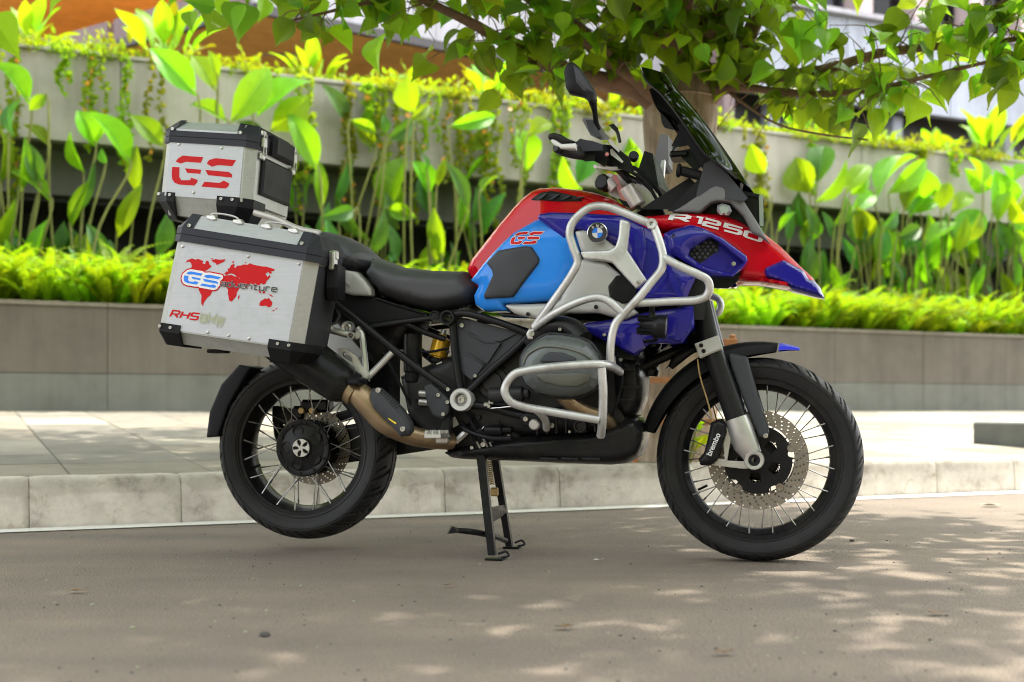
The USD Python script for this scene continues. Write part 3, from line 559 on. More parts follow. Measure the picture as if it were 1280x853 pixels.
LANDMARK = ['cut off by the left edge', 'with a low pointed leaf near the left edge', 'with an upright narrow leaf, left of the cases', 'with one large drooping leaf, left of the top case', 'with a single leaf just left of the top case',
 'with a fan of big leaves right above the top case', 'with leaves slanting up right of the top case', 'with one tall glowing blade right of the top case', 'with a dark twisted leaf above the pillion seat', 'with one large round blade under the left branch',
 'with a bright folded blade above the rider seat', 'with an upright cupped blade above the rider seat', 'with long slanting blades left of the fuel tank', 'with a small dark leaf left of the fuel tank', 'with a dark low leaf behind the pillion seat',
 'with one drooping bright leaf above the fuel tank', 'with two upright leaves behind the hand guard', 'with bright leaves between handlebar and tree trunk', 'just right of the windscreen', 'with round and dark leaves above the beak', 'with slanting leaves right of the beak',
 'with a large cupped leaf above the beak tip', 'with dark green low leaves right of the beak', 'with two long raised blades, right group', 'with a broad round blade, right group', 'with a drooping lower leaf, right group', 'with overlapping mid-height leaves, right group',
 'with a wide upright blade near the right edge', 'with leaves crowded at the right edge', 'cut off by the right edge']
r = np.random.default_rng(21)
for k, (rx, leaves) in enumerate(PLANTS):
    t0 = 7.75 + .5 * r.random(); root = wt(rx, 330, t0); root[2] = 1.40
    pl = thing('broad_leaved_plant', 'tall broad-leaved plant ' + LANDMARK[k], 'plant', root, group='broad-leaved plants behind the ferns')
    for q, (bx, by, tx, ty_, wr, kind) in enumerate(leaves):
        t1 = t0 + r.uniform(-.22, .18); b = wt(bx, by, t1); e = wt(tx, ty_, t1 + r.uniform(-.14, .14)); L = np.linalg.norm(e - b)
        nrm = CAMDIR(b) + np.array([r.normal(0, .75), 0, .35 + r.normal(0, .45)])
        m = blade(b - root, e - root, L * min(wr * 1.02, .86), nrm, paddle, .16 + .30 * r.random(), .12 + .22 * r.random(), 12, .016, k * 7 + q, (-1, -.72, -.4, -.12, 0, .12, .4, .72, 1))
        obj('leaf', m, M['broad_leaf_dark' if kind else 'broad_leaf'], pl, True)
        g = root + [r.normal(0, .06), r.normal(0, .05), 0]; mid = (g * .45 + b * .55) + np.array([r.normal(0, .05), 0, .08])
        obj('stem', sweep(np.array([g, mid, b + (b - e) * .03, b + (e - b) * .12]) - root, [.016, .013, .010, .005], 7, 4), M['stem_green'], pl)
    for q in range(3 if rx < 940 else 6):
        g = root + [r.normal(0, .16), r.normal(0, .08), 0]; e = g + [r.normal(0, .16), r.normal(.05, .1), .55 + .95 * r.random()]
        obj('stem', sweep(np.array([g, (g + e) / 2 + [r.normal(0, .03), 0, 0], e]) - root, [.015, .012, .008], 7, 4), M['stem_green'], pl)
        obj('leaf', blade(e - root - [0, 0, .05], e + [r.normal(0, .20), -.05, .36 + .2 * r.random()] - root, .13 + .10 * r.random(), CAMDIR(e) + r.normal(0, .7, 3), paddle, .2 + .2 * r.random(), .2, 10, .014, q), M['broad_leaf_dark' if r.random() < .5 else 'broad_leaf'], pl, True)

# ---- instanced ground cover
def instancer(path, protos, pos, quat, scale, ids):
    pi = UsdGeom.PointInstancer.Define(stage, path); rel = pi.CreatePrototypesRel()
    for k, (m, mat) in enumerate(protos):
        pr = usdkit.mesh(stage, f'{path}/variant_{k:03d}', m, mat, smooth=None); rel.AddTarget(pr.GetPath())
    pi.CreateProtoIndicesAttr(Vt.IntArray.FromNumpy(np.asarray(ids, np.int32))); pi.CreatePositionsAttr(Vt.Vec3fArray.FromNumpy(np.asarray(pos, np.float32)))
    pi.CreateOrientationsAttr(Vt.QuathArray([Gf.Quath(float(q[0]), float(q[1]), float(q[2]), float(q[3])) for q in quat])); pi.CreateScalesAttr(Vt.Vec3fArray.FromNumpy(np.repeat(np.asarray(scale, np.float32)[:, None], 3, 1)))
    return pi.GetPrim()
def quat_z(a, tilt=0.0, ax=0.0):
    q1 = np.array([math.cos(a / 2), 0, 0, math.sin(a / 2)]); q2 = np.array([math.cos(tilt / 2), math.sin(tilt / 2) * math.cos(ax), math.sin(tilt / 2) * math.sin(ax), 0])
    w0, x0, y0, z0 = q2; w1, x1, y1, z1 = q1
    return np.array([w0*w1-x0*x1-y0*y1-z0*z1, w0*x1+x0*w1+y0*z1-z0*y1, w0*y1-x0*z1+y0*w1+z0*x1, w0*z1+x0*y1-y0*x1+z0*w1])
def frond(r, L, az, el, npin=24):
    out = []; p = np.zeros(3); h = np.array([math.cos(az), math.sin(az), 0]); side = np.array([-h[1], h[0], 0]); V, F = [], []; pts = []
    for i in range(npin + 1):
        u = i / npin; a = el - 1.5 * u ** 1.6; d = h * math.cos(a) + np.array([0, 0, math.sin(a)]); pts.append((p.copy(), d, u)); p = p + d * L / npin
    for p, d, u in pts[2:]:
        w = .058 * (math.sin(min(u * 1.25 + .12, 1) * math.pi * .5) * (1 - max(u - .55, 0) / .47) ** .8 + .08); up = np.cross(d, side)
        for s in (-1, 1):
            o = side * s; tip = p + o * w + d * w * .35 + up * (-.25 * w) + r.normal(0, .004, 3); b = d * .011; n0 = len(V)
            V += [p - b, p + b, p + o * w * .55 + d * (.012 + w * .2) + up * .006, tip, p + o * w * .5 - d * .008 + up * .004]; F += [[n0, n0 + 1, n0 + 2], [n0, n0 + 2, n0 + 4], [n0 + 4, n0 + 2, n0 + 3]]
    return T(V, F)
r = np.random.default_rng(5); protos = []
for k in range(5):
    fr_ = [frond(r, r.uniform(.72, 1.12), r.uniform(0, 6.28), r.uniform(1.0, 1.5)) for _ in range(18)]; protos.append((trimesh.util.concatenate(fr_), M['fern_leaf']))
pos, qs, sc_, ids = [], [], [], []
for s in np.arange(-2.5, 18, .17):
    for t in np.arange(WT + .22, 8.15, .19):
        ss, tt = s + r.normal(0, .05), t + r.normal(0, .05); pos.append(W(ss, tt, 1.41)); qs.append(quat_z(r.uniform(0, 6.28), r.normal(.06 if t < WT + .5 else 0, .12), K_YAW)); sc_.append(r.uniform(.62, .98) * (.92 if t < WT + .3 else 1)); ids.append(r.integers(5))
tag(instancer('/World/fern_bed', protos, pos, qs, sc_, ids), 'bright green ferns filling the bed behind the planter wall', 'ferns', kind='stuff')
def sprig(r, n, size, spread, up):
    out = []
    for _ in range(n):
        p = r.normal(0, spread, 3) * [1, 1, .5]; p[2] = abs(p[2]) * up; d = unit(r.normal(0, 1, 3) + [0, 0, .8]); out.append(blade(p, p + d * size * r.uniform(.7, 1.3), size * .55, r.normal(0, 1, 3) + [0, 0, 1], paddle, .15, .1, 4, 0, 0, (-1, 0, 1)))
    return trimesh.util.concatenate(out)
r = np.random.default_rng(6); protos = [(sprig(r, 34, .09, .11, 1.6), M['cover_leaf']) for _ in range(4)] + [(sprig(r, 30, .07, .10, 1.2), M['vine_leaf'])]
pos, qs, sc_, ids = [], [], [], []
for s in np.arange(-4, 18, .085):
    for t in (UT - .03, UT + .1, UT + .3, UT + .55, UT + .85):
        if t < UT + .2 and meshkit.fbm(np.array([s * 1.3, 3.0, 1.0]), 3, 8) < .47: continue
        pos.append(W(s + r.normal(0, .05), t + r.normal(0, .05), 4.30 + (t > UT) * r.uniform(0, .10) - .02)); qs.append(quat_z(r.uniform(0, 6.28))); sc_.append(r.uniform(.5, 1.15) * (.7 if t < UT else 1)); ids.append(r.integers(5))
tag(instancer('/World/creeping_cover', protos, pos, qs, sc_, ids), 'yellow-green creeping plants spilling over the top edge of the raised trough', 'ground cover', kind='stuff')
# low leafy plants between ferns and stems
protos = [(sprig(r, 26, .16, .12, 2.0), M['broad_leaf_dark']), (sprig(r, 26, .14, .12, 2.0), M['vine_leaf'])]; pos, qs, sc_, ids = [], [], [], []
for s in np.arange(-2.5, 18, .085): pos.append(W(s + r.normal(0, .1), 8.1 + r.normal(0, .12), 1.55 + .45 * r.random() ** 2)); qs.append(quat_z(r.uniform(0, 6.28))); sc_.append(r.uniform(.6, 1.5)); ids.append(r.integers(2))
tag(instancer('/World/leafy_undergrowth', protos, pos, qs, sc_, ids), 'darker leafy undergrowth at the back of the fern bed', 'undergrowth', kind='stuff')
# ---- rosettes on the trough
ROS = [(33, 62, 70, 'at the upper left corner'), (205, 68, 95, 'above the top case against the orange soffit'), (392, 96, 62, 'right of the top case under the hanging twig'), (300, 86, 34, 'small and low, just left of the middle rosette'), (500, 112, 52, 'small and yellow under the left branch'), (610, 118, 66, 'half hidden behind the long left branch'),
       (760, 150, 60, 'left of the tree trunk'), (1000, 172, 58, 'right of the tree trunk, below the branches'), (1100, 182, 40, 'low, between the right rosettes'), (1238, 196, 84, 'large and open at the right edge'), (1170, 190, 48, 'left of the large right rosette')]
r = np.random.default_rng(9)
for px, py, hpx, where in ROS:
    t0 = UT + .45; b = wt(px, py, t0); b[2] = 4.26; h = hpx / FPX * on_t(px, t0)
    ro = thing('rosette_plant', 'yellow-green rosette plant on the raised trough, ' + where, 'plant', b, group='rosette plants on the raised trough')
    for q in range(13):
        az = q * 2.4 + r.uniform(-.3, .3); el = r.uniform(.55, 1.35); d = np.array([math.cos(az) * math.cos(el), math.sin(az) * math.cos(el), math.sin(el)]); L = h * r.uniform(.75, 1.2)
        st0 = d * L * .45; obj('leaf', blade(st0, st0 + unit(d + [0, 0, -.25]) * L * .62, L * .26, np.array([0, 0, 1.0]) - d * .2, paddle, .16, .2, 9, .03, q), M['cover_leaf' if r.random() < .2 else 'broad_leaf'], ro, True)
        obj('stem', sweep([[0, 0, 0], st0 * .6 + [0, 0, .02], st0 + d * .02], [.012, .009, .006], 6, 3), M['stem_green'], ro)
# ---- vines hanging over the trough
VINES = [(8, 62, 330, 3, 'at the left edge'), (82, 84, 150, 2, 'short, with orange leaves, left of the cases'), (118, 70, 200, 4, 'bushy, above the plant left of the cases'), (150, 66, 236, 2, 'thin, left of the top case'), (188, 76, 222, 2, 'just left of the top case'), (345, 96, 150, 2, 'short, right of the top case'), (384, 100, 292, 3, 'behind the tall glowing blade'), (432, 106, 318, 3, 'long, above the pillion seat'),
         (456, 106, 190, 5, 'dense and short, above the pillion seat'), (474, 110, 300, 3, 'long, left of the bright folded blade'), (505, 112, 318, 3, 'long, right of the bright folded blade'), (530, 118, 220, 4, 'above the rider seat'), (568, 122, 312, 4, 'left of the fuel tank'), (610, 126, 306, 6, 'densest, above the fuel tank'), (640, 130, 262, 4, 'above the tank vent'), (692, 138, 250, 6, 'dense, beside the hand guard'), (756, 148, 250, 3, 'left of the tree trunk'),
         (948, 166, 318, 5, 'dense, right of the windscreen'), (1012, 172, 250, 2, 'above the beak'), (1152, 192, 216, 2, 'short, right group'), (1192, 196, 226, 2, 'short, near the right edge')]
r = np.random.default_rng(10)
for px, y0, y1, n, where in VINES:
    top = wt(px, y0, UT - .06); top[2] = 4.34; vn = thing('hanging_vine', 'green vine hanging over the raised trough, ' + where, 'vine', top, group='vines hanging over the raised trough'); lv, ol = [], []
    for q in range(n):
        s0 = r.normal(0, .05 * n ** .5); Lz = (y1 - y0) / FPX * top[1] * r.uniform(.55, 1.0); pts = [np.array([*(KD * s0), .02])]; m_ = max(5, int(Lz / .14))
        for i in range(1, m_ + 1): pts.append(np.array([*(KD * (s0 + .035 * math.sin(i * 1.3 + q)) - KN * (.02 + r.uniform(0, .05))), -Lz * i / m_]))
        pts = catmull(np.array(pts), 4); obj('stem', sweep(pts, .0035, 5, 0), M['stem_green'], vn)
        for p in pts[1::1]:
            for _ in range(2 if r.random() < .8 else 3):
                if r.random() < .12: continue
                d = unit(r.normal(0, 1, 3) * [1, .6, .7] - [*(KN * .4), .25]); z = r.uniform(.05, .095); (ol if r.random() < .05 else lv).append(blade(p, p + d * z, z * .72, CAMDIR(top) + r.normal(0, .5, 3), heart, .15, .1, 5, 0, 0, (-1, 0, 1)))
    obj('leaves', trimesh.util.concatenate(lv), M['vine_leaf'], vn, None, kind='stuff')
    if ol: obj('orange_leaves', trimesh.util.concatenate(ol), M['orange_leaf'], vn, None, kind='stuff')

# ------------------------------------------------------------------ the tree over the motorcycle
bark = usdkit.material(stage, '/World/Looks/bark', {'tc': ('texture_coordinate', {}), 'mp': ('mapping', {'scale': (9.0, 9.0, 1.3)}), 'n1': ('noise_texture', {'scale': 2.0, 'detail': 9.0, 'roughness': .68, 'distortion': .4}), 'r1': ('rgb_ramp', {'ramp': [(.3, (.15, .108, .07)), (.45, (.27, .21, .145)), (.58, (.36, .295, .215)), (.75, (.44, .38, .30))]}),
    'n2': ('noise_texture', {'scale': 6.0, 'detail': 6.0}), 'r2': ('rgb_ramp', {'ramp': [(.4, (.75, .72, .68)), (.6, (1.05, 1, .95))]}), 'm': ('mix_color', {'blend_type': 'multiply', 'fac': 1.0}), 'b': ('bump', {'strength': .7, 'distance': .012}), 'p': ('principled_bsdf', {'roughness': .85})},
    [('tc.object', 'mp.vector'), ('mp.vector', 'n1.vector'), ('n1.fac', 'r1.fac'), ('tc.object', 'n2.vector'), ('n2.fac', 'r2.fac'), ('r1.color', 'm.a'), ('r2.color', 'm.b'), ('m.result', 'p.base_color'), ('n1.fac', 'b.height'), ('b.normal', 'p.normal')], surface='p.BSDF')
look('branch_bark', (.17, .098, .062), .75, var=.35, scale=14, bump=.5, bscale=60, bdist=.004)
CROWN_N = 760
TB = wp(847, 566, 6.55); TB[2] = .20
tree = thing('street_tree', 'broad-leaved street tree on the pavement behind the motorcycle, spreading over it', 'tree', TB)
def rough_tube(pts, r, sides, amp, seed, n=8):
    m = sweep(pts, r, sides, n); c = m.vertices.copy(); d = meshkit.fbm(c * [14, 14, 3], 4, seed) - .5; nrm = m.vertex_normals; m.vertices = m.vertices + nrm * (d * amp)[:, None]; return m
tw = lambda px, py, D: wp(px, py, D) - TB
tp_ = np.array([tw(846, 600, 6.55), tw(847, 540, 6.55), tw(848, 420, 6.55), tw(848, 300, 6.54), tw(849, 200, 6.52), tw(851, 140, 6.50), tw(853, 95, 6.48)])
obj('trunk', rough_tube(tp_, [.245, .215, .192, .182, .186, .20, .15], 40, .022, 1), bark, tree, 60)
for z, a in ((1.30, .0045), (1.96, .004)): obj('bark_ring', lathe([(.183, -.012), (.190 + a * .3, -.006), (.192 + a * .5, 0), (.190 + a * .3, .006), (.183, .012)], np.interp(z, tp_[:, 2], tp_[:, 0]) * np.array([1, 0, 0]) + np.array([0, np.interp(z, tp_[:, 2], tp_[:, 1]), z]), (.02, 0, 1), 40), bark, tree, 60)
obj('knot', lathe([(0, .010), (.012, .012), (.022, .006), (.034, .0), (.0, -.01)], tw(823, 208, 6.38), (-.1, -1, 0), 18), M['branch_bark'], tree, 60)
BR = [  # limbs as (photo x, photo y, distance, radius)
 [(838, 140, 6.5, .085), (797, 112, 6.42, .062), (752, 101, 6.3, .050), (712, 90, 6.2, .043), (651, 65, 6.05, .034), (600, 35, 5.9, .027), (540, 5, 5.8, .022), (470, -30, 5.7, .016)],
 [(842, 130, 6.45, .085), (800, 100, 6.35, .058), (752, 67, 6.2, .047), (721, 37, 6.1, .042), (667, 0, 5.95, .034), (600, -60, 5.7, .024), (520, -120, 5.5, .014)],
 [(852, 165, 6.5, .095), (870, 138, 6.46, .080), (895, 110, 6.42, .060), (915, 84, 6.4, .052), (937, 42, 6.36, .045), (960, -20, 6.3, .036), (1000, -110, 6.2, .022)],
 [(893, 112, 6.42, .05), (920, 97, 6.36, .040), (990, 94, 6.25, .032), (1032, 87, 6.15, .028), (1100, 67, 6.0, .023), (1173, 58, 5.85, .019), (1290, 46, 5.7, .013), (1380, 20, 5.6, .008)],
 [(890, 116, 6.42, .042), (920, 110, 6.3, .024), (1018, 118, 6.1, .018), (1089, 112, 6.0, .015), (1159, 96, 5.85, .012), (1229, 79, 5.75, .010), (1320, 60, 5.6, .007)],
 [(905, 108, 6.4, .018), (930, 130, 6.2, .008), (976, 157, 6.0, .006), (1032, 169, 5.9, .005), (1085, 175, 5.8, .004)],
 [(855, 110, 6.45, .10), (862, 40, 6.35, .075), (850, -40, 6.2, .06), (830, -160, 5.9, .04), (800, -300, 5.6, .02)],
 [(858, 70, 6.4, .07), (800, 10, 6.1, .05), (720, -60, 5.6, .038), (620, -160, 5.0, .024), (500, -260, 4.4, .012)],
 [(862, 60, 6.4, .065), (930, -20, 5.9, .048), (1010, -120, 5.3, .034), (1100, -260, 4.6, .018)],
 [(858, 40, 6.35, .06), (850, -60, 5.6, .045), (830, -220, 4.7, .032), (800, -480, 3.8, .016)],
 [(520, -10, 5.75, .013), (440, 8, 5.6, .009), (390, 20, 5.5, .006), (345, 30, 5.45, .004)],
 [(1180, 55, 5.85, .012), (1240, 10, 5.6, .009), (1320, -30, 5.4, .006)]]
LPTS = []
for k, b in enumerate(BR):
    p = np.array([tw(x, y, D) for x, y, D, _ in b]); rr = [q[3] for q in b]
    obj('branch', rough_tube(p, rr, 14 if rr[0] > .03 else 8, .012 if rr[0] > .03 else .003, 20 + k, 6), M['branch_bark'], tree, 60)
    LPTS.append(catmull(np.column_stack([p, rr]), 10))
r = np.random.default_rng(33)
def proj(p): q = p + TB; return 640 + FPX * q[0] / q[1], HORIZON - FPX * (q[2] - CAM_H) / q[1]
LIM = lambda px: np.interp(px, [300, 340, 400, 440, 520, 560, 600, 640, 700, 760, 800, 850, 900, 960, 1040, 1080, 1130, 1180, 1240, 1290], [40, 62, 60, 70, 62, 150, 205, 140, 112, 100, 106, 96, 112, 150, 165, 190, 140, 128, 112, 120])
def tree_leaf(p, rr, L):
    az = rr.uniform(0, 6.28); d = unit(np.array([math.cos(az) * .75, math.sin(az) * .75, -.75 + rr.normal(0, .45)])); nrm = np.array([-d[0] * .5 + rr.normal(0, .4), -d[1] * .5 - .35 + rr.normal(0, .4), .8])
    b = p + d * L * .35; return blade(b, b + d * L, L * rr.uniform(.62, .92), nrm, heart, .06 + .26 * rr.random(), .02 + .38 * rr.random(), 9, .022, int(rr.integers(1e6)), (-1, -.5, 0, .5, 1)), cat_(sweep([p, p + d * L * .2 - [0, 0, .004], b + d * L * .1], .0014, 4, 0))
cand, twigs = [], []
for k, lp_ in enumerate(LPTS):
    ds = np.linalg.norm(np.diff(lp_[:, :3], axis=0), axis=1); n = int(ds.sum() / (.085 if k not in (5, 10) else .10))
    for u in np.linspace(.12 if k > 1 else .16, 1, n):
        i = min(int(u * (len(lp_) - 1)), len(lp_) - 1); p = lp_[i, :3]; px, py = proj(p)
        thin = lp_[i, 3] < .012
        for _ in range(1 if thin else 2):
            az = r.uniform(0, 6.28); L = r.uniform(.12, .5) if not thin else r.uniform(.06, .25); d = unit(np.array([math.cos(az), math.sin(az) * .8 - .15, r.normal(.0, .45)])); e = p + d * L + [0, 0, -.25 * L * L]
            tw_ = catmull(np.array([p, p + d * L * .5 + [0, 0, .02], e]), 5); ok = []
            for q in tw_[2:][::2].tolist() + [tw_[-1].tolist()]:
                q = np.array(q); x, y = proj(q); lim = LIM(x)
                if -80 < x < 1360 and y > -60 and y < lim - 26: ok.append(q)
                elif y <= -60 and r.random() < .35: ok.append(q)
            if ok: twigs.append(sweep(tw_, [*np.linspace(.004, .0018, len(tw_))], 5, 0)); cand += ok
obj('twigs', trimesh.util.concatenate(twigs), M['branch_bark'], tree, 60, kind='stuff')
near_, rest, stalks = [], [], []
for p in cand:
    x, y = proj(p); L = r.uniform(.095, .185) * (1.1 if r.random() < .25 else 1); left_gap = r.random() < (.50 if x < 620 else .42)
    if left_gap: continue
    m, sk = tree_leaf(p, r, L); stalks.append(sk); young = r.random() < .30
    (near_ if -20 < x < 1300 and y > -30 else rest).append((p[1], m, young, x, y))
near_.sort(key=lambda q: q[0]); print('tree leaves in view', len(near_), 'rest', len(rest))
for q in near_[:298]: obj('leaf', q[1], M['tree_leaf_young' if q[2] else 'tree_leaf'], tree, True)
for nm, yg in (('tree_leaf', False), ('tree_leaf_young', True)):
    ms = [q[1] for q in near_[298:] + rest if q[2] == yg]
    if ms: obj('foliage', trimesh.util.concatenate(ms), M[nm], tree, True, kind='stuff')
obj('leaf_stalks', trimesh.util.concatenate(stalks), M['stem_green'], tree, None, kind='stuff')
# the rest of the crown, above the picture, shades the motorcycle
protos = []
for k in range(4):
    rr = np.random.default_rng(50 + k); ms = []
    for _ in range(26): ms.append(tree_leaf(rr.normal(0, .22, 3), rr, rr.uniform(.12, .19))[0])
    protos.append((trimesh.util.concatenate(ms), M['tree_leaf' if k else 'tree_leaf_young']))
protos_tree = protos; rr = np.random.default_rng(77); pos, qs, sc_, ids = [], [], [], []
while len(pos) < CROWN_N:
    a = rr.uniform(0, 6.28); rad = 3.9 * rr.random() ** .5; z = rr.uniform(2.6, 7.4); 
    if rad > 3.9 * math.sqrt(max(0, 1 - ((z - 4.0) / 3.6) ** 2)): continue
    q = np.array([rad * math.cos(a) - .55, rad * math.sin(a) * .95 - .35, z])
    if meshkit.fbm(q * 1.1 + 40, 3, 4) < .455 + .11 * np.clip(q[0] - .5, 0, 2): continue
    x, y = proj(q)
    if q[1] + TB[1] > .6 and -260 < x < 1540 and y > -120: continue
    pos.append(q); qs.append(quat_z(rr.uniform(0, 6.28))); sc_.append(rr.uniform(.85, 1.4)); ids.append(rr.integers(4))
tag(instancer(str(tree.GetPath()) + '/crown', protos, pos, qs, sc_, ids), kind='stuff')
# ---- low yellow plant and stake at the foot of the tree
fb = wp(858, 566, 6.25); fb[2] = Z_PAVE(.4)
sh_ = thing('yellow_shrub', 'small yellow-green plant at the foot of the tree, seen through the front wheel', 'plant', fb); r = np.random.default_rng(3)
for q in range(26):
    az = r.uniform(0, 6.28); h = r.uniform(.06, .22); b = np.array([math.cos(az) * .10 * r.random(), math.sin(az) * .08 * r.random(), h]); e = b + unit([math.cos(az), math.sin(az), .6]) * r.uniform(.06, .10)
    obj('leaf', blade(b, e, .045, np.array([0, -.6, 1.0]) + r.normal(0, .3, 3), paddle, .15, .15, 7, .02, q), M['cover_leaf' if q % 3 else 'broad_leaf'], sh_, True); obj('stem', sweep([[b[0] * .3, b[1] * .3, -.02], b], .003, 5, 0), M['stem_green'], sh_)
look('rust', (.30, .125, .045), .8, var=.3, scale=20); gd_ = thing('tree_guard', 'rusty low frame round the foot of the tree trunk', 'tree guard', TB)
for a in range(4):
    x, y = (-.255, -.235, .255, .24)[a], (-.20, .20, -.20, .20)[a] * 1.2; obj('post', rbox([x, y, .33], (.03, .03, .70), bev=.004), M['rust'], gd_, None)
for z in (.22, .44, .64):
    for y in (-.258, .258): obj('rail', rbox([0, y, z], (.54, .012, .032), bev=.002), M['rust'], gd_, None)
    for x in (-.275, .275): obj('rail', rbox([x, 0, z], (.012, .5, .032), bev=.002), M['rust'], gd_, None)
# ---- small things on the road
pbm = look('pebble_stone', (.07, .065, .06), .8); r = np.random.default_rng(13)
def pebble(px, py, size, label, mat, flat_=.6):
    D = FPX * CAM_H / (py - HORIZON); m = trimesh.creation.icosphere(2, size); m.vertices *= [1.2, 1, flat_]; m.vertices += (meshkit.fbm(m.vertices / size * 1.3 + px, 3, 1) - .5)[:, None] * unit(m.vertices[0]) * size * .6
    q = wp(px, py, D); q[2] = size * flat_ * .8; m.vertices += q; obj('pebble', m, mat, None, 60, label, 'pebble')
pebble(331, 796, .010, 'small dark pebble on the road in front of the rear wheel', pbm); pebble(166, 786, .005, 'tiny pale pebble on the road near the lower left', M['decal_olive'])
pebble(1065, 677, .008, 'small pebble on the road just right of the front tyre', pbm)
def litter(px, py, L, label, mat, cat='leaf'):
    D = FPX * CAM_H / (py - HORIZON); q = wp(px, py, D); q[2] = .008; d = unit([1, .25, 0]) * L; obj('fallen_leaf', blade(q - d / 2, q + d / 2, L * .5, np.array([0, 0, 1.0]), paddle, .1, -.15, 8, .03, int(px)), mat, None, True, label, cat)
litter(748, 703, .035, 'small pale scrap lying on the road right of the centre stand', M['decal_white']); litter(1240, 634, .12, 'pale dry leaf on the road near the right edge', M['decal_olive'])
litter(1096, 512 + 8, .10, 'yellow leaf lying on the pavement right of the front wheel', M['orange_leaf'])

r = np.random.default_rng(17); gp, gq, gs, gi = [], [], [], []
gm = []
for k in range(3):
    m = trimesh.creation.icosphere(1, 1.0); m.vertices *= 1 + (meshkit.fbm(m.vertices * 1.3 + 9 * k, 3, k)[:, None] - .5) * .9; m.vertices[:, 2] *= .7; gm.append((m, M['pebble_stone' if k else 'decal_olive']))
for _ in range(900):
    D = 2.0 + 3.4 * r.random() ** 1.4; x = r.uniform(-.5, .5) * D; s, t = st_of((x, D))
    if t > -.2: t = -.02 - .2 * r.random() ** 2; x, D = W(s, t)[:2]
    gp.append((x, D, .0005)); gq.append(quat_z(r.uniform(0, 6.28))); gs.append(.0011 + .0034 * r.random() ** 4); gi.append(r.integers(3))
tag(instancer('/World/road_grit', gm, gp, gq, gs, gi), 'fine grit scattered over the road surface', 'grit', kind='stuff')
for k, (px, py, L, label) in enumerate([(96, 742, .05, 'curled brown leaf on the road at lower left'), (705, 788, .045, 'small brown leaf on the road in the foreground right of centre'), (1172, 770, .05, 'brown leaf on the road at lower right'), (560, 735, .03, 'tiny brown leaf on the road left of the centre stand foot'), (905, 820, .04, 'brown leaf near the lower edge below the front wheel')]): litter(px, py, L, label, M['dry_leaf'])

pos, qs, sc_, ids = [], [], [], []; r = np.random.default_rng(88)
for k, where in enumerate(('farthest left', 'facing the luggage', 'facing the fuel tank', 'farthest right')):
    st_ = thing('far_street_tree', 'leafy street tree across the road behind the viewer, ' + where, 'tree', W(-14 + 9.5 * k, -11.2, 0), group='trees across the road')
    obj('trunk', sweep([[0, 0, 0], [.05, 0, 1.4], [0, .05, 3.2]], [.16, .13, .10], 12, 4), bark, st_, 60)
    ps_ = r.normal(0, 1, (110, 3)); ps_ = ps_ / np.linalg.norm(ps_, axis=1, keepdims=True) * (r.random((110, 1)) ** .4) * [2.5, 2.5, 1.9] + [0, 0, 4.3]
    instancer(str(st_.GetPath()) + '/crown', protos_tree, ps_, [quat_z(a) for a in r.uniform(0, 6.28, 110)], r.uniform(1.3, 2.0, 110), r.integers(0, 4, 110)).SetCustomDataByKey('kind', 'stuff')
# ------------------------------------------------------------------ the motorcycle: local x forward, y to its left (the camera side is -y), z up
B_LOC = np.array([0.0393, 4.0145, 0.0]); B_YAW = -math.radians(12.73)
_f = np.array([math.cos(B_YAW), math.sin(B_YAW), 0]); _l = np.array([-math.sin(B_YAW), math.cos(B_YAW), 0])
def P(px, py, y):
    """Point of the bike at side offset y that lies where the photograph shows (px, py)."""
    d = np.array([(px - 640) / FPX, 1.0, -(py - HORIZON) / FPX]); c = np.array([0, 0, CAM_H]) - B_LOC
    t = (y - c @ _l) / (d @ _l); q = c + t * d
    return np.array([q @ _f, q @ _l, q[2]])
def PL(pts, y=None): return [tuple(P(p[0], p[1], p[2] if len(p) > 2 else y)[[0, 2]]) for p in pts]
def C(s, ox, oy, pts): return [(ox + p[0] / s, oy + p[1] / s, *p[2:]) for p in pts]
def PT(pts, y=None): return np.array([P(p[0], p[1], p[2] if len(p) > 2 else y) for p in pts])

bike = thing('motorcycle', 'blue, red and white touring motorcycle with aluminium cases, parked on its centre stand', 'motorcycle', B_LOC, B_YAW)
def part(name, m, mat, parent=None, smooth=35, label=None): return obj(name, m, M[mat], parent if parent is not None else bike, smooth, label)

